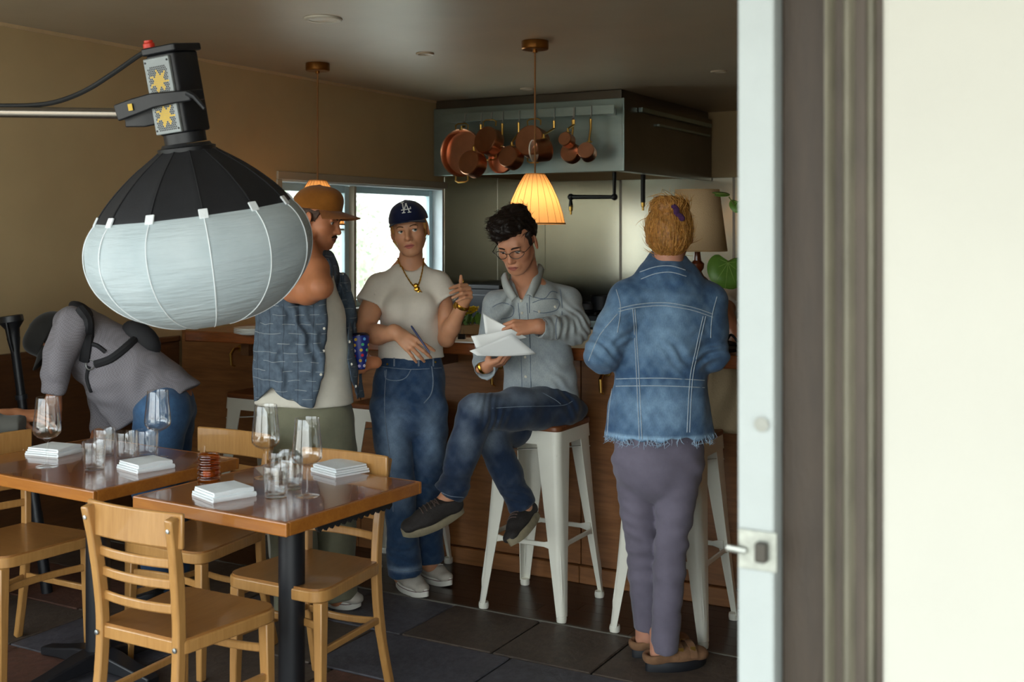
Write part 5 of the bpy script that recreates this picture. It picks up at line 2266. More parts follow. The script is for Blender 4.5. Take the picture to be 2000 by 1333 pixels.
def shoe(P_, heel, toe, up, w, mats, name='shoe', hgt=0.085, sole=0.024, ank=None, laces=True, side=1, stripe=None):
    """low shoe: closed upper with an ankle opening, tongue, laces and a separate sole"""
    heel, toe = np.asarray(heel, float), np.asarray(toe, float)
    f = unit(toe - heel)
    L = np.linalg.norm(toe - heel)
    u = unit(np.asarray(up, float) - f * (np.asarray(up, float) @ f))
    r = np.cross(f, u)
    R = np.stack([r, f, u])
    g = lambda x, y, z: heel + r * x + f * (y * L) + u * z
    S = Sculpt()
    S.cone(g(0, 0.13, sole + 0.02), g(0, 0.16, hgt), w * 0.34, w * 0.37, k=0.02)
    S.cone(g(0, 0.13, sole + 0.018), g(0, 0.55, sole + 0.016), w * 0.36, w * 0.45, k=0.02, flat=(u, 0.75))
    S.cone(g(0, 0.55, sole + 0.016), g(0.004 * side, 0.84, sole + 0.010), w * 0.46, w * 0.40, k=0.02, flat=(u, 0.62))
    S.cone(g(0, 0.28, hgt - 0.01), g(0, 0.66, sole + 0.024), w * 0.33, w * 0.30, k=0.02)
    S.half(g(0, 0, sole - 0.004), -u, k=0.003)
    S.half(g(0, 0.15, hgt - 0.002), unit(u * 1.0 - f * 0.12), k=0.006)
    S.cone(g(0, 0.16, hgt - 0.02), g(0, 0.12, hgt + 0.05), w * 0.27, w * 0.30, k=0.006, op='s')
    vs, fs, tg = S.mesh(0.005, relax=1)
    up_o = mesh_obj(name, vs, fs, mats[0], P_.root)
    bv = BVHTree.FromPolygons(vs.tolist(), fs.tolist())
    out = []
    for k in range(36):
        t = 2 * PI * k / 36
        y = 0.5 - 0.5 * math.cos(t)
        wd = w * (0.36 + 0.13 * math.sin(PI * min(1, y * 0.85)) ** 1 * (1 if y > 0.3 else y / 0.3) if y < 0.95 else 0.40)
        out.append((math.sin(t) * wd * (1.0 if 0.02 < y < 0.98 else 1.0), 0.0 + (y * 1.02 - 0.01)))
    q = MB()
    n = len(out)
    vv = []
    for z, s in ((0, 0.95), (0.004, 1.0), (sole, 1.02), (sole + 0.003, 0.97)):
        for x, y in out:
            lift = 0.010 * max(0, (y - 0.75) / 0.25) ** 2
            vv.append(g(x * s, 0.5 + (y - 0.5) * (0.98 + 0.02 * s), z + lift))
    ff = [tuple(range(n)), tuple(reversed(range(3 * n, 4 * n)))]
    for j in range(3):
        ff += [(j * n + i, (j + 1) * n + i, (j + 1) * n + (i + 1) % n, j * n + (i + 1) % n) for i in range(n)]
    q.add(vv, ff)
    q.build('sole', mats[1], up_o, angle=50)
    if stripe:
        q = MB()
        q.tube([Vector(g(x * 1.02, 0.5 + (y - 0.5), sole * 0.82 + 0.010 * max(0, (y - 0.75) / 0.25) ** 2)) for x, y in out + out[:1]], 0.0016, 5, caps=False)
        q.build('sole_stripe', stripe, up_o)
    if laces:
        q = MB()
        rows = 5
        prev = None
        for k in range(rows):
            y = 0.36 + 0.27 * k / (rows - 1)
            row = []
            for x in (-0.45, -0.2, 0, 0.2, 0.45):
                o = g(x * w * 0.55, y, 0.2)
                h = bv.ray_cast(Vector(o), Vector(-u))
                if h[0] is not None:
                    row.append(h[0] + h[1] * 0.0015)
            if len(row) > 2:
                q.tube(row, 0.0022, 5)
                if prev:
                    q.tube([prev[0], (prev[0] + row[-1]) / 2 + Vector(u) * 0.003, row[-1]], 0.002, 5)
                    q.tube([prev[-1], (prev[-1] + row[0]) / 2 + Vector(u) * 0.004, row[0]], 0.002, 5)
                prev = row
        q.build('lace', mats[2], up_o)
    return up_o
# ------------------------------------------------------------------ people
def fade(base, worn, spots, noise=0.25):
    """denim colour: worn where the cloth is rubbed"""
    b, w = np.array(lin(base)), np.array(lin(worn))

    def f(vs, tg):
        m = np.zeros(len(vs))
        for c, r, a in spots:
            d2 = (((vs - c) / np.asarray(r)) ** 2).sum(1)
            m = np.maximum(m, a * np.exp(-d2))
        m = np.clip(m + noise * 0.5 * (valnoise(vs[:, 0], vs[:, 1], vs[:, 2], 38, 2) * 0.6 + valnoise(vs[:, 0], vs[:, 1], vs[:, 2], 110, 5) * 0.5), 0, 1)[:, None]
        return b * (1 - m) + w * m
    return f


def flat_floor(px, py):
    d = H * F / (py - YH)
    return C(px, py, d)


def cap(P_, m, brim_m, rim=0.042, cr=0.098, tilt=0.0, brimlen=0.07, brimdrop=0.012, wide=1.0, name='cap'):
    h = P_.hd
    ct, st_ = math.cos(tilt), math.sin(tilt)
    f = h['f'] * ct + h['u'] * st_
    u = h['u'] * ct - h['f'] * st_
    r = h['r']
    R = np.stack([r, f, u])
    sc = h['sc']
    g = lambda x, y, z: h['C'] + (r * x + f * y + u * z) * sc
    S = Sculpt()
    S.ell(g(0, -0.012, rim), np.array((0.0885 * wide, 0.107, cr)) * sc, R)
    S.ell(g(0, 0.04, rim + cr * 0.45), np.array((0.066 * wide, 0.056, cr * 0.5)) * sc, R, k=0.02)
    S.half(g(0, 0, rim - 0.002), -u, k=0.003)
    S.ell(g(0, -0.012, rim - 0.02), np.array((0.079, 0.098, cr * 0.95)) * sc, R, k=0.003, op='s')
    S.ell(g(0, -0.012, rim + cr), np.array((0.008, 0.008, 0.004)) * sc, R, k=0.004)
    vs, fs, tg = S.mesh(0.0042, relax=1)
    o = mesh_obj(name, vs, fs, m, P_.root)
    P_.bv[name] = BVHTree.FromPolygons(vs.tolist(), fs.tolist())
    q = MB()
    nx, ny = 18, 8
    rows = []
    for top in (0.0035, 0.0):
        for j in range(ny + 1):
            v = j / ny
            for i in range(nx + 1):
                a = (i / nx * 2 - 1) * 1.15
                x0, y0 = 0.087 * wide * math.sin(a), -0.012 + 0.105 * math.cos(a)
                ext = brimlen * (math.cos(a * 1.3) ** 0.6 if abs(a) < 1.2 else 0) * v
                x, y = x0 * (1 + 0.05 * v), y0 + ext
                z = rim + 0.001 - brimdrop * v - 0.020 * (x / 0.08) ** 2 * (0.4 + 0.6 * v) + top
                rows.append(g(x, y, z))
    n = (nx + 1) * (ny + 1)
    ff = []
    for j in range(ny):
        for i in range(nx):
            a = j * (nx + 1) + i
            ff.append((a, a + 1, a + nx + 2, a + nx + 1))
            ff.append((n + a + nx + 1, n + a + nx + 2, n + a + 1, n + a))
    for i in range(nx):
        a = ny * (nx + 1) + i
        ff.append((a, a + 1, n + a + 1, n + a))
    q.add(rows, ff)
    q.build('brim', brim_m, o, angle=50)
    return o, g


# ================================================================= woman in the blue cap
w = Person(*C(805, 1150, 5.0)[:2], 'person in a white tee, blue jeans and navy cap, gesturing with raised hand')
p = w.p
S = w.skin
g = head(w, p(800, 449, 4.985), (-0.04, -1, -0.05), (-0.15, 0, 1), 0.97, op_=0.0042, mouth=0.0008)
neck(w, g, p(800, 535, 5.03), 0.046, 0.058)
S.chain([p(800, 548, 5.02), p(801, 600, 5.0), p(803, 690, 5.0), p(800, 790, 5.0)], [0.10, 0.115, 0.115, 0.14], flat=((0, 1, 0), 0.6))
for a, b in (((798, 545, 5.02), (744, 560, 5.0)), ((802, 545, 5.02), (856, 556, 5.0))):
    S.cone(p(*a), p(*b), 0.045, 0.040)
S.chain([p(741, 558, 5.0), p(722, 610, 4.96), p(712, 650, 4.92)], [0.045, 0.045, 0.041])
S.chain([p(712, 650, 4.92), p(738, 654, 4.87), p(775, 651, 4.80)], [0.041, 0.041, 0.029])
S.chain([p(858, 556, 5.0), p(870, 610, 4.98), p(872, 662, 4.95)], [0.042, 0.037, 0.033])
S.chain([p(872, 662, 4.95), p(882, 640, 4.92), p(905, 592, 4.86)], [0.034, 0.035, 0.025])
hand(w, p(776, 651, 4.80), (0.78, -0.10, -0.62), (0.1, -0.95, 0.25), -1, [[8, 14, 8], [16, 18, 10], [18, 20, 12], [14, 20, 12]], 0.13, (0.35, 0.55, 0.1), 0.98)
hand(w, p(906, 590, 4.86), (0.30, -0.72, 0.62), (0.80, 0.60, 0.10), 1, [[72, 22, 8], [78, 24, 8], [80, 26, 10], [80, 28, 12]], 0.03, (0.75, -0.05, 0.15), 0.95)
S.chain([p(766, 800, 5.0), p(778, 950, 4.98), p(788, 1110, 5.0)], [0.070, 0.050, 0.042])
S.chain([p(836, 800, 5.02), p(834, 960, 5.06), p(838, 1100, 5.15)], [0.066, 0.046, 0.040])
f1a, f1b = flat_floor(776, 1143) - w.o, flat_floor(834, 1171) - w.o
f2a, f2b = flat_floor(818, 1126) - w.o, flat_floor(881, 1148) - w.o
for a, b in ((f1a, f1b), (f2a, f2b)):
    S.cone(a + V(0, 0, 0.05) + (b - a) * 0.15, a + V(0, 0, 0.035) + (b - a) * 0.75, 0.032, 0.026)
    S.cone(a + V(0, 0, 0.05) + (b - a) * 0.15, a + V(0, 0, 0.16) + (b - a) * 0.16, 0.034, 0.038)
w.body(skincol('c8926f', 'b05c50', w), hf=0.0026)
lashes(w)
eyes(w, (-0.42, 0.03), '4d5a50')
brows(w, '5a3f28', 0.0026)
# tee
T_ = Sculpt()
T_.chain([p(800, 558, 5.01), p(801, 592, 5.0), p(803, 630, 5.0), p(803, 668, 5.0), p(803, 712, 5.0)], [0.112, 0.136, 0.131, 0.136, 0.146], flat=((0, 1, 0), 0.64))
for x in (777, 829):
    T_.ell(p(x, 603, 4.93), (0.058, 0.05, 0.058), k=0.04)
T_.cone(p(797, 546, 5.03), p(744, 561, 5.0), 0.058, 0.055, k=0.03)
T_.cone(p(803, 546, 5.03), p(856, 557, 5.0), 0.058, 0.053, k=0.03)
T_.cone(p(742, 560, 5.0), p(722, 596, 4.97), 0.056, 0.066, k=0.03, cap=2)
T_.cone(p(858, 556, 5.0), p(877, 588, 4.97), 0.054, 0.060, k=0.03, cap=2)
T_.half(p(803, 700, 5.0), (0.02, 0, -1))
T_.cone(p(799, 470, 5.03), p(801, 503, 4.96), 0.063, 0.060, k=0.006, op='s')
T_.cone(p(729, 582, 4.98), p(717, 620, 4.96), 0.050, 0.056, k=0.004, op='s')
T_.cone(p(871, 577, 4.98), p(885, 605, 4.96), 0.044, 0.048, k=0.004, op='s')
fo = folds(3, 0.005, 0.13, (1, 0.3, 1))
w.cloth('tee_shirt', T_, M['cotton'], 'ddd6c9', 0.006, lambda x, y, z: fo(x, y, z))
# jeans
J = Sculpt()
J.chain([p(801, 700, 5.0), p(800, 745, 5.0), p(799, 792, 5.0)], [0.133, 0.152, 0.166], flat=((0, 1, 0), 0.70))
J.chain([p(764, 800, 4.98), p(769, 870, 4.96), p(778, 950, 4.95), p(786, 1040, 4.96), p(791, 1124, 4.98)], [0.094, 0.081, 0.071, 0.067, 0.076], k=0.010)
J.chain([p(836, 800, 5.0), p(838, 880, 5.0), p(833, 960, 5.04), p(836, 1040, 5.1), p(840, 1106, 5.14)], [0.088, 0.077, 0.066, 0.064, 0.066], k=0.010)
J.half(p(800, 697, 5.0), (0, 0, 1))
J.half(p(800, 1121, 4.99), (0.12, 0, -1))
J.fn(lambda X, Y, Z: np.abs(Z - p(0, 708, 5.0)[2]) - 0.022 + 0 * X + 0 * Y, p(700, 720, 5.2), p(900, 690, 4.8), 0.004, 0, 'e')
fo2a = folds(5, 0.005, 0.11, (0.4, 0.4, 1.2))
cr2 = crumple([(p(815, 800, 4.88), 0.09, 0.006, 0.035, (0.45, 0, 1)), (p(750, 790, 4.9), 0.08, 0.004, 0.03, (-0.2, 0, 1)), (p(778, 950, 4.88), 0.08, 0.006, 0.05, (0.2, 0, 1)), (p(835, 940, 4.98), 0.08, 0.006, 0.045, (0.6, 0, 0.9)), (p(788, 1090, 4.9), 0.08, 0.005, 0.04, (0.1, 0, 1))])
fo2 = lambda x, y, z: fo2a(x, y, z) + cr2(x, y, z)
jf = fade('263c58', '7f92a6', [(p(765, 865, 4.86), (0.06, 0.1, 0.17), 0.75), (p(842, 850, 4.9), (0.05, 0.1, 0.15), 0.55), (p(785, 960, 4.87), (0.05, 0.08, 0.10), 0.45), (p(792, 1115, 4.9), (0.1, 0.1, 0.012), 0.8)], 0.3)
w.cloth('jeans', J, M['denim'], jf, 0.007, fo2)
q = MB()
w.line(q, 'jeans', [(740, 716), (800, 722), (862, 719)], 0.0018)
w.line(q, 'jeans', [(752, 724), (754, 740), (775, 744), (793, 738), (803, 722)], 0.0022)
w.line(q, 'jeans', [(843, 716), (846, 745), (842, 770), (828, 788)], 0.0026)
w.line(q, 'jeans', [(755, 722), (751, 800), (762, 900), (768, 1000)], 0.0022)
w.line(q, 'jeans', [(760, 1112), (790, 1117), (824, 1114)], 0.0018)
for x in (770, 818, 846):
    w.line(q, 'jeans', [(x, 698), (x, 716)], 0.004)
q.build('seam', M['thread_dk'], w.root)
q = MB()
for x, y in ((757, 712), (850, 708)):
    h = w.on('jeans', x, y, 0.002)
    if h is not None:
        q.sphere(h, 0.005, 8, 6)
q.build('rivet', M['brass'], w.root)
# shoes
WH = mat('white_canvas', 'b5ada0', 0.8, var=0.12, vscale=30)
WR = mat('white_rubber_sole', 'd6d2c6', 0.5, var=0.1)
LC = mat('shoe_lace_white', 'e6e4dc', 0.8)
ST = mat('dark_red_sole_line', '5a2a2a', 0.6)
shoe(w, f1a, f1b, (0, 0, 1), 0.092, (WH, WR, LC), 'sneaker', 0.075, 0.03, stripe=ST)
shoe(w, f2a, f2b, (0, 0, 1), 0.09, (WH, WR, LC), 'sneaker', 0.07, 0.03, stripe=ST)
# cap, logo, hair
NAVY = clothmat('navy_cap_cloth', False, '101734', var=0.1)
cp, gc = cap(w, NAVY, NAVY, rim=0.040, cr=0.092, tilt=-0.03, brimlen=0.065, brimdrop=-0.004)
q = MB()


def lpx(x, y):
    return (740 + x / 9.525, 380 + y / 9.525)


for st in ([(436, 158), (458, 288)], [(410, 162), (466, 150)], [(415, 295), (520, 278), (588, 264)], [(590, 272), (584, 234)], [(502, 174), (458, 338)], [(503, 174), (568, 328)], [(432, 346), (494, 336)], [(535, 334), (598, 327)], [(486, 178), (516, 172)], [(438, 160), (460, 288)], [(505, 178), (571, 328)]):
    w.line(q, 'cap', [lpx(*a) for a in st], 0.0025, 0.0006, 6)
q.build('cap_logo', mat('white_embroidery', 'dcdcd8', 0.7), cp)
Hs = Sculpt()
Hs.ell(g(0, -0.035, 0.005), (0.079, 0.083, 0.072), w.hd['R'])
Hs.ell(g(0, -0.075, -0.05), (0.045, 0.04, 0.05), w.hd['R'], k=0.03)
for sg in (-1, 1):
    Hs.cone(g(sg * 0.072, 0.028, 0.045), g(sg * 0.073, 0.020, -0.005), 0.011, 0.006, k=0.01)
Hs.cone(g(0.06, -0.06, -0.04), g(0.045, -0.07, -0.10), 0.028, 0.018, k=0.02)
Hs.half(g(0, 0, 0.05), w.hd['u'])
hn = folds(8, 0.004, 0.018, (1, 1, 0.1))
ho, hv, hf_ = w.cloth('hair', Hs, hairmat('a5763c'), None, 0.005, hn)
q = MB()
strands(q, hv, hf_, 260, 0.07, lambda pt: V(0.2, 0.3, -1), 0.0011, 4, keep=lambda pt: (pt - w.hd['C']) @ w.hd['f'] < 0.02 and (pt - w.hd['C']) @ w.hd['u'] < 0.02, lift=0.0, curl=0.15, hug=0.25)
q.build('loose_hair', hairmat('c39a56'), w.root)
# jewellery: chain, pendant, watch, ring
q = MB()
chain_px = [(777, 498), (781, 515), (790, 533), (802, 553), (811, 563)]
chain_px2 = [(826, 505), (825, 525), (821, 545), (816, 560), (812, 565)]
pts = []
for cp_ in (chain_px, chain_px2):
    l = w.line(MB(), ['tee_shirt', 'body'], cp_, 0.003, 0.004, step=6)
    pts.append(l)
    for i, a in enumerate(l):
        q.sphere(a, 0.0042 if i % 2 else 0.0034, 7, 5)
    if len(l) > 1:
        q.tube(l, 0.0022, 6)
q.build('necklace', M['gold'], w.root)
q = MB()
h0 = w.on(['tee_shirt', 'body'], 812, 560, 0.008)
for dx, dz, r in ((0, 0, 0.011), (0.004, -0.014, 0.013), (0.010, -0.026, 0.010), (0.022, -0.03, 0.007), (0.004, -0.032, 0.007), (0.016, -0.022, 0.006)):
    q.sphere(h0 + Vector((dx, 0, dz)), (r, r * 0.5, r), 10, 8)
q.build('pendant', M['gold'], w.root)
wa = unit(p(905, 592, 4.86) - p(888, 628, 4.90))
q = MB()
q.lathe([(0.030, -0.008), (0.0315, 0), (0.030, 0.008), (0.026, 0.008), (0.026, -0.008)], 24, c=p(903, 597, 4.865), R=rot_to(wa), closed=True)
q.box(p(903, 597, 4.865) + V(-0.028, -0.006, 0), (0.006, 0.022, 0.024), rot_to(wa))
q.build('watch', M['gold'], w.root)
fc = w.on('body', 904, 550, 0.0)
if fc is not None:
    q = MB()
    q.lathe([(0.0098, -0.002), (0.0108, 0), (0.0098, 0.002)], 16, c=fc + Vector((0, 0.008, 0)), R=rot_to((1, 0.2, 0)))
    q.build('ring', M['gold'], w.root)
# the pen she holds is a thing of its own
a, b_ = P(803, 637, 4.77), P(840, 691, 4.745)
pen = tag(MB().tube([a, a.lerp(b_, 0.05), a.lerp(b_, 0.9), b_], [0.003, 0.0042, 0.0042, 0.0015], 10).build('pen', mat('blue_pen_plastic', '28335c', 0.35)), 'dark blue pen held between the fingers over the white tee', 'pen')

# ================================================================= man in the ochre cap
m_ = Person(*C(600, 1190, 4.72)[:2], 'person in an ochre cap and blue plaid shirt, hand raised behind the neck')
p = m_.p
S = m_.skin
g = head(m_, p(621, 428, 4.72), (0.95, -0.20, -0.22), (0.22, 0, 1), 1.0, True, op_=0.0030)
neck(m_, g, p(592, 535, 4.74), 0.062, 0.070)
S.chain([p(592, 560, 4.74), p(594, 640, 4.73), p(598, 740, 4.73), p(602, 830, 4.73)], [0.13, 0.15, 0.155, 0.16], flat=((0, 1, 0), 0.75))
# raised near arm: shoulder, elbow forward, hand behind the neck
S.chain([p(562, 560, 4.60), p(600, 566, 4.50), p(626, 560, 4.44)], [0.066, 0.058, 0.047])
S.chain([p(626, 560, 4.44), p(618, 525, 4.50), p(600, 478, 4.62)], [0.047, 0.048, 0.032])
hand(m_, p(600, 478, 4.62), (-0.25, 0.75, 0.55), (-0.6, -0.6, 0.5), 1, [[15, 20, 12]] * 4, 0.1, (0.5, 0.3, 0.2), 1.05, fine=False)
# far arm to the cup
S.chain([p(640, 580, 4.97), p(662, 650, 5.0), p(690, 690, 4.93), p(724, 708, 4.84)], [0.05, 0.040, 0.034, 0.024])
hand(m_, p(725, 709, 4.825), (-0.90, -0.35, -0.02), (0.15, 0.95, -0.2), 1, [[22, 40, 25], [24, 42, 25], [26, 44, 25], [26, 44, 25]], 0.08, (0.55, 0.75, 0.3), 1.0)
for a in ((572, 880, 4.66, 578, 1020, 4.65, 580, 1180, 4.68), (645, 880, 4.80, 652, 1020, 4.80, 660, 1165, 4.82)):
    S.chain([p(*a[0:3]), p(*a[3:6]), p(*a[6:9])], [0.085, 0.06, 0.045])
fm1 = (flat_floor(560, 1205) - m_.o, flat_floor(636, 1216) - m_.o)
fm2 = (flat_floor(636, 1180) - m_.o, flat_floor(704, 1190) - m_.o)
for a, b in (fm1, fm2):
    S.cone(a + V(0, 0, 0.05) + (b - a) * 0.15, a + V(0, 0, 0.035) + (b - a) * 0.75, 0.033, 0.027)
    S.cone(a + V(0, 0, 0.05) + (b - a) * 0.15, a + V(0, 0, 0.16) + (b - a) * 0.2, 0.034, 0.042)
m_.body(skincol('c28059', '9c5c48', m_), hf=0.0026)
lashes(m_)
eyes(m_, (0.0, -0.25), '3a2a20')
brows(m_, '3a281c', 0.0035, -0.002)
for pts, r in (([(0.003, 0.12, -0.053), (0.016, 0.12, -0.0555), (0.026, 0.12, -0.062)], 0.0055), ([(-0.003, 0.12, -0.053), (-0.016, 0.12, -0.0555), (-0.026, 0.12, -0.062)], 0.0055)):
    q = MB()
    pp = []
    for x, y, z in pts:
        h = m_.bv['body'].ray_cast(Vector(g(x, 0.2, z)), Vector(-m_.hd['f']))
        if h[0] is not None:
            pp.append(h[0])
    if len(pp) > 1:
        q.tube(spline(pp, 3), [r] * (len(pp) * 3 - 4) + [r * 0.6, r * 0.3], 7)
        q.build('moustache', hairmat('2c1d14'), m_.root)
OCH = clothmat('ochre_cap_canvas', False, '8f571a', var=0.12)
OCB = clothmat('brown_cap_brim', False, '82502a', var=0.12)
cap(m_, OCH, OCB, rim=0.038, cr=0.100, tilt=0.10, brimlen=0.085, brimdrop=0.016, wide=0.98)
Hs = Sculpt()
Hs.ell(g(0, -0.02, 0.018), (0.0785, 0.093, 0.072), m_.hd['R'])
for sg in (-1, 1):
    Hs.cone(g(sg * 0.071, 0.026, 0.03), g(sg * 0.0705, 0.022, -0.012), 0.008, 0.005, k=0.008)
Hs.half(g(0, 0, 0.045), m_.hd['u'])
Hs.half(g(0, 0, -0.045), -m_.hd['u'])
for sg in (-1, 1):
    Hs.ell(g(sg * 0.085, -0.010, -0.008), (0.016, 0.026, 0.036), m_.hd['R'], op='s', k=0.004)
Hs.ell(g(0, 0.075, -0.012), (0.10, 0.078, 0.062), m_.hd['R'], op='s', k=0.006)
m_.cloth('hair', Hs, hairmat('4a3222'), None, 0.005, folds(18, 0.002, 0.02))
# tee
T_ = Sculpt()
T_.chain([p(606, 545, 4.74), p(606, 620, 4.73), p(609, 700, 4.72), p(614, 795, 4.72)], [0.100, 0.138, 0.152, 0.162], flat=((0, 1, 0), 0.86))
T_.cone(p(560, 740, 4.72), p(553, 790, 4.72), 0.09, 0.115, k=0.03)
T_.cone(p(600, 500, 4.74), p(622, 515, 4.66), 0.068, 0.060, k=0.006, op='s')
T_.half(p(620, 788, 4.73), (0, 0, -1))
fo = folds(13, 0.006, 0.16, (1.4, 1, 0.3))
m_.cloth('tee_shirt', T_, M['cotton'], 'd2ccbd', 0.007, fo)
# overshirt, open in front
O = Sculpt()
O.chain([p(585, 545, 4.73), p(590, 600, 4.72), p(594, 660, 4.72), p(597, 720, 4.72), p(600, 800, 4.72)], [0.145, 0.185, 0.195, 0.204, 0.212], flat=((0, 1, 0), 0.82))
O.cone(p(570, 548, 4.66), p(588, 566, 4.56), 0.085, 0.090, k=0.03, cap=2)
O.chain([p(634, 508, 4.86), p(655, 560, 4.87), p(664, 640, 4.85), p(675, 720, 4.83), p(684, 800, 4.82)], [0.045, 0.052, 0.058, 0.060, 0.062], k=0.03)
O.cone(p(655, 560, 4.9), p(668, 640, 4.96), 0.065, 0.068, k=0.03)
rows = [(480, 630, 642), (520, 638, 649), (560, 636, 655), (590, 630, 669), (615, 634, 672), (650, 637, 675), (705, 634, 678), (742, 629, 683), (800, 611, 692)]
zr = np.array([C(0, r[0], 4.56)[2] for r in rows])[::-1]
xl = np.array([(C(r[1], 0, 4.56) - m_.o)[0] for r in rows])[::-1]
xr = np.array([(C(r[2], 0, 4.60) - m_.o)[0] for r in rows])[::-1]
yc = 4.92 - m_.o[1]
O.fn(lambda X, Y, Z: np.maximum(np.maximum(np.interp(Z, zr, xl) - X, X - np.interp(Z, zr, xr)), Y - yc) * 0.9, p(560, 820, 4.3), p(760, 440, 4.3) + V(0, 0.7, 0), 0.006, 0, 's')
hx = np.array([(C(x, 0, 4.62) - m_.o)[0] for x in (490, 500, 534, 584, 612, 720)])
hz = np.array([C(0, y, 4.62)[2] for y in (788, 785, 757, 786, 793, 788)])
O.fn(lambda X, Y, Z: (np.interp(X, hx, hz) - Z + 0 * Y) * 0.8, [-9] * 3, [9] * 3, 0.004, 0, 'i')
O.cone(p(604, 470, 4.74), p(622, 520, 4.66), 0.072, 0.066, k=0.006, op='s')
O.cone(p(575, 552, 4.64), p(606, 568, 4.50), 0.070, 0.078, k=0.004, op='s')
fo3a = folds(21, 0.007, 0.15, (1.3, 1.0, 0.25))
cr3 = crumple([(p(560, 680, 4.55), 0.20, 0.009, 0.085, (1, 0.4, 0.12)), (p(610, 610, 4.52), 0.12, 0.008, 0.06, (1, 0.2, 0.35)), (p(690, 700, 4.75), 0.14, 0.005, 0.07, (1, 0.3, 0.1))])
fo3 = lambda x, y, z: fo3a(x, y, z) + cr3(x, y, z)
# plaid: blue-grey cloth with pale broken lines
N = NT('blue_grey_plaid_cloth')
tcn = N.coords()
sp_ = N.n('ShaderNodeSeparateXYZ')
N.l(tcn, sp_.inputs[0])


def mnode(op, a, b=None, c=None):
    x = N.n('ShaderNodeMath', operation=op)
    for i, v in enumerate((a, b, c)):
        if v is None:
            continue
        if isinstance(v, (int, float)):
            x.inputs[i].default_value = v
        else:
            N.l(v, x.inputs[i])
    return x.outputs[0]


wob = N.noise(tcn, 7, 2)
zz_ = mnode('ADD', sp_.outputs['Z'], mnode('MULTIPLY', wob, 0.035))
fr_ = mnode('FRACT', mnode('MULTIPLY', zz_, 27.0))
ln_ = mnode('LESS_THAN', fr_, 0.05)
xs_ = mnode('FRACT', mnode('ADD', mnode('MULTIPLY', mnode('ADD', sp_.outputs['X'], sp_.outputs['Y']), 14.0), mnode('MULTIPLY', mnode('FLOOR', mnode('MULTIPLY', zz_, 27.0)), 0.37)))
ds_ = mnode('LESS_THAN', xs_, 0.62)
ln_ = mnode('MULTIPLY', ln_, ds_)
vx_ = mnode('LESS_THAN', mnode('FRACT', mnode('MULTIPLY', mnode('ADD', sp_.outputs['X'], mnode('MULTIPLY', wob, 0.02)), 17.0)), 0.08)
cbase = N.ramp(N.noise(tcn, 40, 4), [(0.3, '455260'), (0.7, '5d6c7b')])
cbase = N.mix(mnode('MULTIPLY', vx_, 0.5), cbase, '2c3440')
cbase = N.mix(mnode('MULTIPLY', ln_, 0.85), cbase, 'a3aaa8')
N.set(Base_Color=cbase, Roughness=0.9)
N.bump(N.noise(tcn, 600, 2), 0.1, 0.003)
m_.cloth('plaid_shirt', O, N.m, None, 0.006, fo3)
q = MB()
for x, y in ((633, 642), (632, 686), (627, 732), (682, 668), (686, 712), (694, 755)):
    h = m_.on('plaid_shirt', x, y, 0.001)
    if h is not None:
        q.lathe([(0, 0), (0.006, 0), (0.005, 0.002), (0, 0.0025)], 10, c=h, R=rot_to((0, -1, 0)))
q.build('button', M['button'], m_.root)
# trousers
J = Sculpt()
J.chain([p(602, 780, 4.73), p(602, 830, 4.73), p(603, 880, 4.73)], [0.165, 0.188, 0.195], flat=((0, 1, 0), 0.76))
J.chain([p(566, 890, 4.66), p(572, 1020, 4.64), p(578, 1195, 4.67)], [0.110, 0.098, 0.085], k=0.012)
J.chain([p(645, 890, 4.80), p(651, 1020, 4.80), p(660, 1178, 4.82)], [0.103, 0.092, 0.080], k=0.012)
J.half(p(578, 1190, 4.67), (0, 0, -1))
m_.cloth('trousers', J, M['chino'], '777560', 0.009, folds(31, 0.009, 0.17, (1, 1, 0.5)))
shoe(m_, fm1[0], fm1[1], (0, 0, 1), 0.10, (WH, WR, LC), 'sneaker', 0.08, 0.03, stripe=ST)
shoe(m_, fm2[0], fm2[1], (0, 0, 1), 0.10, (WH, WR, LC), 'sneaker', 0.08, 0.03, stripe=ST)
# polka dot cup
cpos = P(706, 722, 4.735)
cup = empty('paper_cup', cpos, TH, 'dark blue cup with coloured polka dots held before the plaid shirt', 'cup')
cprof = [(0, 0.0), (0.014, 0.0), (0.0155, 0.003), (0.026, 0.05), (0.041, 0.112), (0.0425, 0.136)]
q = MB()
RC = Matrix.Rotation(-0.10, 3, 'Y') @ Matrix.Rotation(-0.20, 3, 'X')
q.lathe(cprof, 36, R=RC)
q.build('body', mat('navy_cup', '15287c', 0.45, var=0.05), cup)
q = MB()
q.lathe([(0.0425, 0.134), (0.0435, 0.138), (0.036, 0.146), (0.030, 0.149), (0.0, 0.149)], 36, R=RC)
q.build('lid', glass('clear_cup_lid', (0.9, 0.92, 0.95), 0.15), cup)
dots = MB()
cols = ['c81e2e', 'e0b13a', '6db4ea', 'c8b6dc', '57bf86', 'c81e2e', 'e6dcea', 'c3a02e']
cmats = [mat('cup_dot_%s' % n, c, 0.5, var=0.02) for n, c in zip(('red', 'yellow', 'sky', 'lilac', 'green', 'crimson', 'pale', 'mustard'), cols)]


def crad(z):
    return float(np.interp(z, [a[1] for a in cprof], [a[0] for a in cprof]))


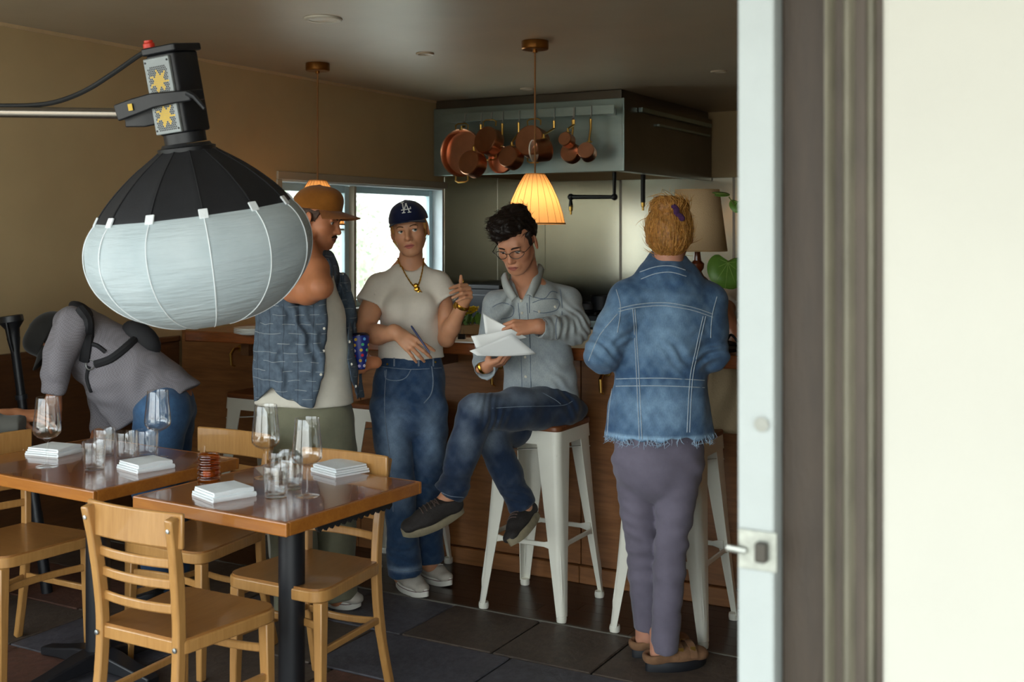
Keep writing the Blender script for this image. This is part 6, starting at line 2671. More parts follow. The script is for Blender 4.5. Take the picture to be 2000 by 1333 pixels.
kk = 0
for row, z in enumerate((0.120, 0.098, 0.076, 0.055, 0.034, 0.013)):
    n = 7 if row < 3 else 5
    for j in range(n):
        a = 2 * PI * (j + 0.5 * (row % 2)) / n + 0.25 * row
        rr = crad(z)
        cc = RC @ Vector((rr * math.cos(a), rr * math.sin(a), z))
        nn = RC @ Vector((math.cos(a), math.sin(a), -0.22))
        dots.lathe([(0.0, 0.0011), (0.0064, 0.0008), (0.0067, -0.001)], 10, mi=kk % 8, c=cc, R=rot_to(nn))
        kk += 3
d_ = dots.build('polka_dot', cmats, cup)
d_['kind'] = 'stuff'

# ================================================================= seated person in light denim
s_ = Person(*C(1040, 1160, 4.8)[:2], 'person in glasses and pale denim shirt, seated cross-legged on a stool reading papers')
p = s_.p
S = s_.skin
g = head(s_, p(1009, 474, 4.69), (-0.34, -0.80, -0.47), (-0.22, -0.42, 0.87), 1.0, op_=0.0024)
neck(s_, g, p(1030, 568, 4.83), 0.052, 0.062)
ch_ax = (-0.3, -0.95, 0)
S.chain([p(1033, 585, 4.81), p(1043, 650, 4.82), p(1053, 720, 4.84), p(1064, 790, 4.88)], [0.105, 0.13, 0.120, 0.115], flat=(ch_ax, 0.62))
S.chain([p(972, 597, 4.79), p(958, 680, 4.78), p(948, 716, 4.62)], [0.045, 0.040, 0.029])
S.chain([p(1104, 590, 4.85), p(1124, 640, 4.72), p(1050, 638, 4.555)], [0.047, 0.042, 0.031])
hand(s_, p(947, 718, 4.62), (0.82, -0.42, 0.32), (0.15, -0.45, -0.88), -1, [[30, 40, 25], [32, 42, 25], [34, 44, 25], [36, 46, 25]], 0.08, (0.5, 0.75, 0.2), 0.95)
hand(s_, p(1047, 638, 4.55), (-0.96, -0.22, -0.02), (0.05, -0.72, 0.68), 1, [[38, 42, 22], [42, 46, 24], [44, 48, 26], [34, 40, 24]], 0.10, (0.4, 0.6, 0.25), 1.0)
S.chain([p(1092, 800, 4.80), p(932, 806, 4.50), p(884, 962, 4.42)], [0.07, 0.052, 0.036])
S.chain([p(1065, 810, 4.93), p(958, 852, 4.62), p(1020, 990, 4.64)], [0.07, 0.05, 0.036])
S.cone(p(884, 962, 4.42), p(868, 985, 4.42), 0.036, 0.034)
S.cone(p(868, 985, 4.42), p(820, 1020, 4.40), 0.033, 0.026)
S.cone(p(1022, 990, 4.64), p(1012, 1045, 4.58), 0.034, 0.026)
s_.body(skincol('c48b6b', 'a86052', s_), hf=0.0026)
lashes(s_)
eyes(s_, (0.0, -0.75), '3a2c22')
brows(s_, '241a14', 0.0034)
# shirt
T_ = Sculpt()
T_.chain([p(1034, 592, 4.81), p(1043, 640, 4.82), p(1050, 700, 4.83), p(1054, 745, 4.84), p(1058, 795, 4.86)], [0.118, 0.150, 0.149, 0.153, 0.168], flat=(ch_ax, 0.68))
T_.cone(p(1033, 576, 4.82), p(974, 597, 4.79), 0.060, 0.058, k=0.03)
T_.cone(p(1037, 572, 4.83), p(1102, 588, 4.86), 0.060, 0.060, k=0.03)
T_.chain([p(970, 598, 4.79), p(956, 678, 4.77), p(949, 706, 4.66)], [0.060, 0.055, 0.050], k=0.03)
T_.cone(p(951, 700, 4.68), p(946, 724, 4.60), 0.048, 0.046, k=0.02, cap=2)
T_.chain([p(1104, 590, 4.86), p(1124, 642, 4.72), p(1082, 641, 4.62)], [0.065, 0.058, 0.050], k=0.03)
T_.cone(p(1086, 641, 4.63), p(1051, 640, 4.565), 0.046, 0.043, k=0.01, cap=2)
T_.cone(p(1056, 640, 4.575), p(1040, 640, 4.53), 0.034, 0.034, k=0.003, op='s')
T_.cone(p(948, 716, 4.63), p(944, 735, 4.56), 0.036, 0.036, k=0.003, op='s')
T_.cone(p(1030, 566, 4.83), p(1024, 540, 4.80), 0.072, 0.067, k=0.012, cap=2)
T_.cone(p(1020, 505, 4.79), p(1030, 550, 4.81), 0.061, 0.061, k=0.004, op='s')
# open collar
vz = np.array([C(0, y, 4.68)[2] for y in (590, 575, 540, 500)])
vxl = np.array([(C(x, 0, 4.68) - s_.o)[0] for x in (1019, 1010, 996, 990)])
vxr = np.array([(C(x, 0, 4.68) - s_.o)[0] for x in (1020, 1027, 1046, 1052)])
ycut = 4.79 - s_.o[1]
T_.fn(lambda X, Y, Z: np.maximum(np.maximum(np.maximum(np.interp(Z, vz, vxl) - X, X - np.interp(Z, vz, vxr)), Y - ycut), vz[0] - Z), p(960, 600, 4.5), p(1080, 490, 4.5) + V(0, 0.4, 0), 0.004, 0, 's')
T_.half(p(1045, 778, 4.84), (-0.11, -0.12, -1))
fo4a = folds(41, 0.0065, 0.11)
cr4 = crumple([(p(1130, 640, 4.70), 0.075, 0.007, 0.036, (0.8, 0.2, 0.6)), (p(1100, 640, 4.62), 0.07, 0.0055, 0.030, (1, 0.2, 0.15)), (p(1108, 600, 4.84), 0.07, 0.006, 0.045, (0.6, 0, 0.8)), (p(950, 690, 4.72), 0.07, 0.006, 0.035, (0.1, 0.2, 1)), (p(1085, 740, 4.8), 0.10, 0.006, 0.05, (0.6, 0, 0.8)), (p(985, 600, 4.75), 0.06, 0.006, 0.04, (0.7, 0, -0.7))])
fo4 = lambda x, y, z: fo4a(x, y, z) + cr4(x, y, z)
sf = fade('929ba0', 'bcc1bc', [(p(1050, 600, 4.7), (0.2, 0.2, 0.12), 0.55), (p(1000, 620, 4.7), (0.1, 0.2, 0.12), 0.5), (p(1100, 640, 4.6), (0.15, 0.2, 0.08), 0.5), (p(1050, 735, 4.7), (0.15, 0.2, 0.07), 0.25)], 0.3)
s_.cloth('denim_shirt', T_, M['denim_pale'], sf, 0.0052, fo4)
for inn, out in ((((1051, 516, 4.85), (1044, 537, 4.765), (1036, 556, 4.72), (1027, 577, 4.695)), ((1062, 527, 4.86), (1057, 549, 4.775), (1049, 567, 4.715), (1041, 582, 4.685))),
                 (((989, 533, 4.80), (993, 548, 4.735), (1000, 562, 4.70), (1011, 580, 4.685)), ((979, 543, 4.81), (982, 560, 4.74), (989, 575, 4.70), (1000, 590, 4.68)))):
    A_ = spline([Vector(p(*x)) for x in inn], 4)
    B_ = spline([Vector(p(*x)) for x in out], 4)
    vs = []
    for a_, c_ in zip(A_, B_):
        for k in range(5):
            u = k / 4
            vs.append(a_.lerp(c_, u) + Vector((0, -0.012, 0.008)) * math.sin(u * PI))
    q = MB()
    q.add(vs, [(i * 5 + k, i * 5 + k + 1, (i + 1) * 5 + k + 1, (i + 1) * 5 + k) for i in range(len(A_) - 1) for k in range(4)])
    cf = q.build('collar_flap', M['pale_plain'], s_.root, solid=0.004, angle=60)
q = MB()
sh = 'denim_shirt'
s_.line(q, sh, [(1012, 592), (1016, 640), (1018, 700), (1020, 772)], 0.0016)
s_.line(q, sh, [(1029, 592), (1033, 640), (1036, 700), (1037, 772)], 0.0016)
s_.line(q, sh, [(1034, 578), (1062, 584), (1076, 570), (1088, 572)], 0.0018)
s_.line(q, sh, [(1034, 580), (1034, 612)], 0.0016)
s_.line(q, sh, [(1040, 592), (1060, 585), (1090, 586), (1088, 605), (1062, 612), (1042, 608)], 0.0016)
s_.line(q, sh, [(962, 600), (980, 592), (1002, 600), (1000, 618), (978, 624)], 0.0016)
s_.line(q, sh, [(1094, 566), (1098, 600), (1096, 640)], 0.0016)
s_.line(q, sh, [(1088, 620), (1085, 640), (1087, 662)], 0.0018)
s_.line(q, sh, [(1052, 622), (1050, 640), (1052, 658)], 0.0018)
q.build('seam', M['thread_dk'], s_.root)
q = MB()
for x, y in ((1020, 612), (1026, 698), (1027, 736), (1053, 609), (1084, 600), (1018, 588)):
    h = s_.on(sh, x, y, 0.0008)
    if h is not None:
        q.lathe([(0, 0.002), (0.0045, 0.002), (0.006, 0.001), (0.0058, -0.001)], 12, c=h, R=rot_to((0, -1, 0.1)))
q.build('button', M['button'], s_.root)
# jeans
J = Sculpt()
J.ell(p(1078, 800, 4.90), (0.150, 0.135, 0.085))
J.chain([p(1088, 796, 4.80), p(1010, 800, 4.63), p(928, 806, 4.50)], [0.096, 0.082, 0.068], k=0.03)
J.chain([p(928, 806, 4.50), p(906, 880, 4.46), p(884, 956, 4.42)], [0.068, 0.063, 0.056], k=0.02)
J.cone(p(886, 946, 4.42), p(874, 966, 4.415), 0.060, 0.062, k=0.01, cap=2)
J.chain([p(1065, 812, 4.95), p(1000, 838, 4.76), p(958, 853, 4.62)], [0.09, 0.074, 0.064], k=0.02)
J.chain([p(958, 853, 4.62), p(990, 925, 4.63), p(1016, 980, 4.64)], [0.064, 0.060, 0.054], k=0.02)
J.cone(p(1012, 972, 4.64), p(1022, 992, 4.64), 0.056, 0.058, k=0.01, cap=2)
J.cone(p(880, 958, 4.42), p(868, 980, 4.41), 0.044, 0.046, k=0.003, op='s')
sj = fade('1c2a40', '7d8996', [(p(935, 790, 4.45), (0.05, 0.08, 0.045), 0.7), (p(950, 855, 4.55), (0.05, 0.07, 0.06), 0.8), (p(1010, 775, 4.6), (0.16, 0.12, 0.03), 0.55), (p(910, 860, 4.4), (0.035, 0.05, 0.09), 0.35)], 0.25)
fo5a = folds(47, 0.005, 0.09)
cr5 = crumple([(p(955, 815, 4.5), 0.07, 0.007, 0.030, (1, 0, -0.3)), (p(885, 940, 4.40), 0.06, 0.006, 0.028, (0.2, 0, 1)), (p(1012, 968, 4.6), 0.05, 0.006, 0.026, (0.3, 0, 1)), (p(1095, 790, 4.75), 0.08, 0.006, 0.04, (0.8, 0, 0.6))])
fo5 = lambda x, y, z: fo5a(x, y, z) + cr5(x, y, z)
s_.cloth('jeans', J, M['denim'], sj, 0.006, fo5)
q = MB()
s_.line(q, 'jeans', [(962, 798), (1010, 795), (1060, 794), (1100, 792), (1118, 784)], 0.0017)
s_.line(q, 'jeans', [(1060, 768), (1085, 782), (1095, 790)], 0.0017)
s_.line(q, 'jeans', [(862, 962), (880, 970), (905, 972)], 0.0017)
q.build('seam', M['thread_dk'], s_.root)
HK = mat('black_hiking_mesh', '26211f', 0.75, var=0.3, vscale=60, bump=0.3, bscale=250)
HS = mat('tan_hiking_sole', '8b8067', 0.75, var=0.25, vscale=30)
HL = mat('brown_lace', '5a4a44', 0.8, var=0.3, vscale=100)
shoe(s_, p(906, 1000, 4.44), p(789, 1052, 4.36), (-0.32, -0.35, 0.85), 0.10, (HK, HS, HL), 'hiking_shoe', 0.085, 0.028)
shoe(s_, p(1052, 1008, 4.70), p(1004, 1071, 4.49), (-0.55, -0.15, 0.60), 0.10, (HK, HS, HL), 'hiking_shoe', 0.085, 0.028)
# hair: dark quiff
Hs = Sculpt()
Hs.ell(g(0, -0.028, 0.042), (0.080, 0.090, 0.084), s_.hd['R'])
Hs.ell(g(0, 0.045, 0.098), (0.066, 0.055, 0.042), s_.hd['R'], k=0.02)
Hs.ell(g(0.015, 0.082, 0.098), (0.052, 0.032, 0.030), s_.hd['R'], k=0.02)
Hs.ell(g(0.03, 0.088, 0.075), (0.030, 0.020, 0.020), s_.hd['R'], k=0.02)
Hs.ell(g(0, -0.02, 0.11), (0.065, 0.08, 0.04), s_.hd['R'], k=0.02)
Hs.ell(g(0.02, 0.055, 0.118), (0.058, 0.050, 0.034), s_.hd['R'], k=0.02)
for sg in (-1, 1):
    Hs.cone(g(sg * 0.074, 0.026, 0.05), g(sg * 0.073, 0.022, 0.004), 0.013, 0.007, k=0.012)
Hs.half(g(0, -0.02, -0.05), -s_.hd['u'])
hn = folds(58, 0.007, 0.028)
ho, hv, hf_ = s_.cloth('hair', Hs, hairmat('1a120e'), None, 0.0045, hn)
q = MB()
fl_ = unit(s_.hd['f'] * 0.75 + s_.hd['r'] * 0.35 + s_.hd['u'] * 0.35)
strands(q, hv, hf_, 900, 0.036, lambda pt: fl_, 0.0009, 6, keep=lambda pt: (pt - s_.hd['C']) @ s_.hd['u'] > 0.05, curl=0.35, lift=0.22)
q.build('loose_hair', hairmat('241812'), s_.root)
# glasses
q = MB()
for sg in (-1, 1):
    ring = []
    for k in range(25):
        a = 2 * PI * k / 24
        x = sg * 0.034 + 0.0262 * math.cos(a) * (1 + 0.06 * math.cos(2 * a))
        z = -0.004 + 0.0172 * math.sin(a)
        ring.append(Vector(g(x, 0.1015 - 0.0006 * (abs(x) / 0.03) ** 3 * 4, z)))
    q.tube(ring, 0.0014, 6, caps=False)
    q.tube([Vector(g(sg * 0.058, 0.098, 0.004)), Vector(g(sg * 0.073, 0.085, 0.005)), Vector(g(sg * 0.080, 0.02, 0.004)), Vector(g(sg * 0.079, -0.012, 0.0)), Vector(g(sg * 0.078, -0.028, -0.02))], 0.0015, 6)
q.tube(spline([Vector(g(-0.0095, 0.1015, 0.001)), Vector(g(0, 0.103, 0.0035)), Vector(g(0.0095, 0.1015, 0.001))], 4), 0.0013, 6)
gl_ = q.build('glasses', mat('dark_wire_frame', '2a2420', 0.3, 0.7), s_.root)
q = MB()
for sg in (-1, 1):
    q.add([g(sg * 0.034 + 0.025 * math.cos(2 * PI * k / 20), 0.1012, -0.004 + 0.0165 * math.sin(2 * PI * k / 20)) for k in range(20)], [tuple(range(20))])
q.build('lens', M['thinglass'], gl_, smooth=False)
h = s_.on('body', 1003, 648, 0.0)
if h is not None:
    q = MB()
    q.lathe([(0.0095, -0.0022), (0.0105, 0), (0.0095, 0.0022)], 16, c=h + Vector((0, 0.007, 0.002)), R=rot_to((-0.7, -0.4, -0.4)))
    q.build('ring', M['alu'], s_.root)
q = MB()
q.lathe([(0.031, -0.006), (0.033, 0), (0.031, 0.006), (0.028, 0.006), (0.028, -0.006)], 20, c=p(942, 716, 4.615), R=rot_to((0.82, -0.42, 0.32)), closed=True)
q.build('watch', M['gold'], s_.root)


# papers: slightly curled sheets, each a thing
def sheet(corners, curl, label, thick=0.0012):
    c = [P(*k) for k in corners]
    n = 8
    vs = []
    nrm = (c[1] - c[0]).cross(c[3] - c[0]).normalized()
    for j in range(n + 1):
        for i in range(n + 1):
            u, v = i / n, j / n
            pt = c[0] * (1 - u) * (1 - v) + c[1] * u * (1 - v) + c[2] * u * v + c[3] * (1 - u) * v
            vs.append(pt + nrm * curl * math.sin(u * PI) * (0.4 + 0.6 * v))
    fs = [(j * (n + 1) + i, j * (n + 1) + i + 1, (j + 1) * (n + 1) + i + 1, (j + 1) * (n + 1) + i) for j in range(n) for i in range(n)]
    q = MB()
    q.add(vs, fs)
    o = q.build('paper_sheet', M['paper'], solid=thick, angle=40)
    return tag(o, label, 'paper', 'paper sheets held by the seated person')


sheet([(917, 686, 4.42), (1000, 652, 4.46), (1048, 692, 4.50), (932, 695, 4.41)], 0.012, 'lowest white paper sheet held by the seated person, turned towards us')
sheet([(920, 657, 4.49), (998, 643, 4.50), (1030, 660, 4.52), (930, 680, 4.47)], 0.010, 'middle white paper sheet fanned out to the left in the seated hands')
sheet([(943, 612, 4.57), (992, 640, 4.545), (1000, 656, 4.54), (948, 652, 4.54)], 0.008, 'upper white paper sheet with its corner standing up in the seated hands')

# ================================================================= woman in the denim jacket, from behind
d_ = Person(*C(1290, 1300, 4.16)[:2], 'person seen from behind in a frayed denim jacket with blond hair in a bun')
p = d_.p
S = d_.skin
g = head(d_, p(1307, 458, 4.17), (0.15, 1, -0.12), (0.0, 0.10, 1), 0.98)
neck(d_, g, p(1303, 555, 4.13), 0.052, 0.062)
S.chain([p(1303, 575, 4.14), p(1300, 650, 4.15), p(1292, 740, 4.16), p(1288, 850, 4.16)], [0.10, 0.13, 0.13, 0.145], flat=((0, 1, 0), 0.6))
S.chain([p(1225, 590, 4.13), p(1174, 690, 4.12), p(1212, 686, 4.40)], [0.05, 0.045, 0.03])
S.chain([p(1382, 592, 4.17), p(1390, 690, 4.15), p(1362, 690, 4.42)], [0.05, 0.045, 0.03])
hand(d_, p(1214, 686, 4.41), (0.5, 0.85, 0.0), (-0.2, 0, 1), 1, [[20, 25, 15]] * 4, 0.08, (0.5, 0.4, 0.2), 0.95, fine=False)
hand(d_, p(1360, 690, 4.43), (-0.4, 0.9, 0.0), (0.2, 0, 1), -1, [[20, 25, 15]] * 4, 0.08, (0.5, 0.4, 0.2), 0.95, fine=False)
S.chain([p(1248, 890, 4.2), p(1252, 1060, 4.2), p(1264, 1240, 4.26)], [0.07, 0.042, 0.034])
S.chain([p(1322, 890, 4.14), p(1312, 1060, 4.125), p(1298, 1262, 4.13)], [0.07, 0.040, 0.034])
fd1 = (flat_floor(1262, 1311) - d_.o, flat_floor(1378, 1296) - d_.o)
fd2 = (flat_floor(1236, 1284) - d_.o, flat_floor(1340, 1268) - d_.o)
for a, b in (fd1, fd2):
    S.cone(a + V(0, 0, 0.055) + (b - a) * 0.22, a + V(0, 0, 0.045) + (b - a) * 0.72, 0.027, 0.024)
    S.cone(a + V(0, 0, 0.062) + (b - a) * 0.19, a + V(0, 0, 0.13) + (b - a) * 0.20, 0.026, 0.032)
d_.body(skincol('c08a72'))
J = Sculpt()
J.chain([p(1288, 850, 4.16), p(1286, 895, 4.16)], [0.158, 0.166], flat=((0, 1, 0), 0.72))
J.chain([p(1245, 905, 4.19), p(1248, 1000, 4.19), p(1253, 1060, 4.19), p(1258, 1120, 4.21), p(1264, 1243, 4.26)], [0.088, 0.068, 0.056, 0.058, 0.046], k=0.012)
J.chain([p(1326, 905, 4.14), p(1318, 1000, 4.13), p(1311, 1060, 4.12), p(1307, 1120, 4.12), p(1298, 1264, 4.13)], [0.088, 0.067, 0.056, 0.056, 0.050], k=0.012)
fd = np.array([(C(x, 0, 4.2) - d_.o)[0] for x in (1240, 1268, 1273, 1320)])
fz = np.array([C(0, y, 4.2)[2] for y in (1238, 1240, 1260, 1261)])
J.fn(lambda X, Y, Z: np.interp(X, fd, fz) - Z + 0 * Y, [-9] * 3, [9] * 3, 0.003, 0, 'i')
fo6 = folds(63, 0.0075, 0.075, (0.5, 0.4, 1.2))
kz = C(0, 1060, 4.15)[2]


def dfold(x, y, z):
    return fo6(x, y, z) * (0.35 + 1.0 * np.exp(-((z - kz) / 0.11) ** 2) + 0.6 * np.exp(-((z - kz - 0.33) / 0.09) ** 2))


d_.cloth('trousers', J, M['chino'], lambda vs, tg: np.array(lin('6a6472')) * np.ones((len(vs), 3)) * (1 + 0.08 * valnoise(vs[:, 0], vs[:, 1], vs[:, 2], 30, 3))[:, None], 0.0055, dfold)
SU = mat('brown_suede', '7d5a3e', 0.9, var=0.2, vscale=40, bump=0.15, bscale=200)
BS = mat('black_sole', '14161c', 0.6)
for a, b in (fd1, fd2):
    so = shoe(d_, a, b, (0, 0, 1), 0.108, (SU, BS, HL), 'clog', 0.066, 0.032, laces=False)
    fdir = unit(b - a)
    for u in (0.50, 0.70):
        q = MB()
        c = a + (b - a) * u
        rr = np.cross(fdir, V(0, 0, 1))
        pts = [c + rr * 0.054 * math.cos(t) + V(0, 0, 0.034 + 0.056 * math.sin(t)) for t in np.linspace(0.2, PI - 0.2, 9)]
        sweep(q, [Vector(x) for x in pts], 0.026, 0.003, tuple(fdir))
        q.build('strap', SU, so)
        q = MB()
        q.box(c + rr * 0.040 + V(0, 0, 0.074), (0.018, 0.005, 0.016))
        q.box(c - rr * 0.040 + V(0, 0, 0.074), (0.018, 0.005, 0.016))
        q.build('buckle', M['brass'], so, smooth=False)
# jacket
A = Sculpt()
A.chain([p(1303, 566, 4.15), p(1302, 605, 4.15), p(1297, 670, 4.15), p(1290, 745, 4.16), p(1287, 805, 4.16), p(1286, 880, 4.16)], [0.130, 0.162, 0.160, 0.163, 0.182, 0.206], flat=((0.1, 1, 0), 0.64))
A.cone(p(1298, 556, 4.14), p(1228, 586, 4.13), 0.062, 0.066, k=0.03)
A.cone(p(1308, 556, 4.15), p(1380, 588, 4.17), 0.062, 0.066, k=0.03)
A.chain([p(1226, 588, 4.13), p(1200, 640, 4.12), p(1176, 693, 4.12)], [0.070, 0.064, 0.062], k=0.03)
A.chain([p(1176, 693, 4.12), p(1198, 690, 4.28), p(1212, 686, 4.38)], [0.062, 0.056, 0.050], k=0.02)
A.chain([p(1380, 590, 4.17), p(1386, 640, 4.16), p(1390, 692, 4.15)], [0.070, 0.064, 0.060], k=0.03)
A.chain([p(1390, 692, 4.15), p(1376, 692, 4.30), p(1364, 690, 4.40)], [0.060, 0.055, 0.050], k=0.02)
A.cone(p(1304, 522, 4.165), p(1303, 545, 4.135), 0.080, 0.100, k=0.012, flat=((0, 1, 0), 0.82))
A.cone(p(1305, 490, 4.19), p(1305, 520, 4.18), 0.066, 0.066, k=0.004, op='s')
A.fn(lambda X, Y, Z: np.abs(Z - p(0, 748, 4.1)[2]) - 0.016 + 0 * X + 0 * Y, p(1150, 760, 4.4), p(1420, 735, 3.9), 0.004, 0, 'e')
hemz = C(0, 862, 4.05)[2]
A.fn(lambda X, Y, Z: (hemz + 0.010 * np.sin(X * 31) * np.sin(X * 13 + 1) + 0.004 * np.sin(X * 97) + 0 * Y) - Z, [-9] * 3, [9] * 3, 0.003, 0, 'i')
fo7a = folds(71, 0.006, 0.10)
cr7 = crumple([(p(1165, 690, 4.05), 0.09, 0.007, 0.042, (0.5, 0.3, 0.8)), (p(1215, 640, 4.08), 0.06, 0.006, 0.04, (0.7, 0, -0.7)), (p(1392, 690, 4.08), 0.08, 0.007, 0.04, (-0.4, 0.2, 0.9)), (p(1330, 690, 4.05), 0.08, 0.006, 0.05, (0.7, 0, 0.7)), (p(1225, 800, 4.05), 0.09, 0.004, 0.05, (0.9, 0, 0.3)), (p(1305, 575, 4.05), 0.08, 0.004, 0.04, (0.1, 0, 1))])
fo7 = lambda x, y, z: fo7a(x, y, z) + cr7(x, y, z)
lowz = C(0, 690, 4.1)[2]
jkf0 = fade('3c5878', '8fafca', [(p(1305, 650, 4.0), (0.14, 0.3, 0.14), 0.55), (p(1290, 810, 4.0), (0.17, 0.3, 0.12), 0.5), (p(1180, 650, 4.0), (0.10, 0.3, 0.14), 0.5), (p(1295, 590, 4.0), (0.12, 0.3, 0.03), 0.25), (p(1286, 862, 4.0), (0.4, 0.4, 0.010), 0.95)], 0.45)
jo, jv, jfs = d_.cloth('denim_jacket', A, M['denim'], jkf0, 0.0055, fo7)
q = MB()
dj_ = 'denim_jacket'
for pts in ([(1208, 603), (1250, 594), (1300, 592), (1350, 600), (1392, 614)], [(1208, 609), (1250, 600), (1300, 598), (1350, 606), (1392, 620)],
            [(1236, 604), (1241, 680), (1244, 745), (1249, 858)], [(1240, 604), (1245, 680), (1249, 745), (1254, 858)],
            [(1378, 618), (1362, 690), (1352, 745), (1346, 858)], [(1373, 618), (1357, 690), (1347, 745), (1341, 858)],
            [(1193, 741), (1290, 739), (1386, 744)], [(1193, 755), (1290, 754), (1386, 758)],
            [(1204, 566), (1212, 600), (1206, 650)], [(1400, 580), (1390, 620), (1388, 660)],
            [(1206, 614), (1172, 655), (1150, 705)], [(1252, 546), (1280, 535), (1310, 532), (1340, 540)], [(1250, 532), (1280, 522), (1310, 520), (1338, 528)], [(1196, 760), (1190, 800), (1186, 858)]):
    d_.line(q, dj_, pts, 0.0016, 0.0014, 5, 6)
q.build('seam', M['thread'], d_.root)
q = MB()
edge_i = np.where(np.abs(jv[:, 2] - hemz) < 0.014)[0]
rgx = np.random.default_rng(5)
for i in rgx.choice(edge_i, 420):
    a = jv[i]
    if (a - p(1287, 860, 4.16))[1] > 0.14:
        continue
    q.tube([Vector(a + V(0, 0, 0.004)), Vector(a + V(rgx.normal() * 0.006, -0.003, -0.010)), Vector(a + V(rgx.normal() * 0.012, -0.004 + rgx.normal() * 0.004, -0.010 - rgx.uniform(0.004, 0.016)))], [0.0011, 0.0010, 0.0005], 4, caps=False)
fr = q.build('frayed_hem', mat('frayed_thread', '9db6cc', 0.9), d_.root)
fr['kind'] = 'stuff'
# hair with bun
Hs = Sculpt()
Hs.ell(g(0, -0.024, 0.022), (0.084, 0.094, 0.092), d_.hd['R'])
Hs.ell(g(0, -0.055, -0.035), (0.066, 0.055, 0.055), d_.hd['R'], k=0.03)
Hs.ell(g(-0.004, -0.078, 0.092), (0.060, 0.046, 0.040), d_.hd['R'], k=0.008)
Hs.ell(g(-0.03, -0.06, 0.10), (0.035, 0.035, 0.03), d_.hd['R'], k=0.015)
Hs.ell(g(0.04, -0.05, 0.095), (0.035, 0.035, 0.03), d_.hd['R'], k=0.015)
hn = folds(88, 0.0035, 0.03, (1, 0.6, 0.5))
hn2 = folds(89, 0.003, 0.010, (1.5, 0.3, 0.2))
ho, hv, hf_ = d_.cloth('hair', Hs, hairmat('96642e'), None, 0.0045, lambda x, y, z: hn(x, y, z) + hn2(x, y, z))
bunc = g(0, -0.065, 0.095)
q = MB()
strands(q, hv, hf_, 1500, 0.07, lambda pt: unit(bunc - pt + V(0, 0, 0.02)), 0.0009, 9, keep=lambda pt: (pt - d_.hd['C']) @ d_.hd['u'] < 0.08, curl=0.14, lift=0.02, seg=4, hug=0.18, root=0.0006)
strands(q, hv, hf_, 600, 0.06, lambda pt: unit(np.cross(pt - bunc, V(0.3, 1, 0.2)) + 0.002), 0.0010, 10, keep=lambda pt: (pt - d_.hd['C']) @ d_.hd['u'] > 0.06, curl=0.7, lift=0.3, hug=0.55)
q.build('loose_hair', hairmat('b58442'), d_.root)
q = MB()
for k in range(15):
    t = k / 14
    h = d_.on('hair', 1316 + 14 * t + 2 * math.sin(t * 9), 404 + 24 * t, 0.003)
    if h is not None:
        q.sphere(h, (0.011, 0.007, 0.009), 8, 6)
q.build('hair_tie', clothmat('purple_scrunchie', False, '4a2a52', var=0.3), d_.root)

# ================================================================= worker bending over, left
b_ = Person(*C(310, 1150, 5.02)[:2], 'person bending over in a grey shirt with a black camera harness')
p = b_.p
S = b_.skin
g = head(b_, p(112, 668, 5.0), (-0.45, -0.15, -0.85), (-0.82, -0.1, 0.45), 1.0, True)
neck(b_, g, p(150, 650, 5.0), 0.058, 0.064)
S.chain([p(160, 655, 5.0), p(235, 715, 5.0), p(318, 785, 5.02)], [0.11, 0.13, 0.13], flat=((0, 1, 0), 0.85))
S.chain([p(140, 632, 4.86), p(116, 695, 4.82), p(107, 765, 4.82)], [0.05, 0.044, 0.029])
hand(b_, p(107, 766, 4.82), (-0.12, 0.0, -1), (0.3, -0.95, 0), 1, [[20, 30, 20]] * 4, 0.08, (0.5, 0.5, 0.2), 1.0)
S.chain([p(185, 700, 5.12), p(205, 800, 5.14), p(190, 860, 5.05)], [0.05, 0.044, 0.03])
hand(b_, p(190, 860, 5.05), (-0.3, -0.2, -1), (0.3, -0.95, 0), 1, [[20, 30, 20]] * 4, 0.08, (0.5, 0.5, 0.2), 1.0, fine=False)
S.chain([p(320, 800, 4.94), p(300, 940, 4.97), p(312, 1120, 5.02)], [0.10, 0.07, 0.05])
S.chain([p(332, 800, 5.12), p(325, 940, 5.14), p(340, 1110, 5.16)], [0.10, 0.07, 0.05])
fb1 = (flat_floor(322, 1160) - b_.o, flat_floor(262, 1175) - b_.o)
fb2 = (flat_floor(352, 1138) - b_.o, flat_floor(292, 1152) - b_.o)
for a, b in (fb1, fb2):
    S.cone(a + V(0, 0, 0.05) + (b - a) * 0.15, a + V(0, 0, 0.035) + (b - a) * 0.75, 0.034, 0.027)
    S.cone(a + V(0, 0, 0.05) + (b - a) * 0.15, a + V(0, 0, 0.14) + (b - a) * 0.18, 0.034, 0.044)
b_.body(skincol('a06a4c'), hf=0.004)
BC = clothmat('black_cap_cloth', False, '1d1c1a', var=0.2)
cap(b_, BC, BC, rim=0.035, cr=0.10, brimlen=0.06)
Hs = Sculpt()
Hs.ell(g(0, -0.022, 0.02), (0.080, 0.094, 0.085), b_.hd['R'])
Hs.ell(g(0, 0.03, -0.085), (0.05, 0.05, 0.045), b_.hd['R'], k=0.02)
b_.cloth('hair', Hs, hairmat('1c1512'), None, 0.006, folds(91, 0.004, 0.02))
T_ = Sculpt()
T_.chain([p(150, 648, 5.0), p(205, 694, 5.0), p(262, 738, 5.0), p(330, 790, 5.02)], [0.118, 0.148, 0.153, 0.158], flat=((0, 1, 0), 0.9))
T_.chain([p(142, 634, 4.87), p(118, 692, 4.82), p(110, 728, 4.81)], [0.074, 0.061, 0.060], k=0.03)
T_.cone(p(110, 730, 4.81), p(104, 768, 4.81), 0.046, 0.043, k=0.01, cap=2)
T_.chain([p(185, 710, 5.10), p(205, 800, 5.13), p(200, 832, 5.10)], [0.07, 0.06, 0.055], k=0.03)
T_.cone(p(215, 750, 4.95), p(238, 822, 4.95), 0.10, 0.05, k=0.04)
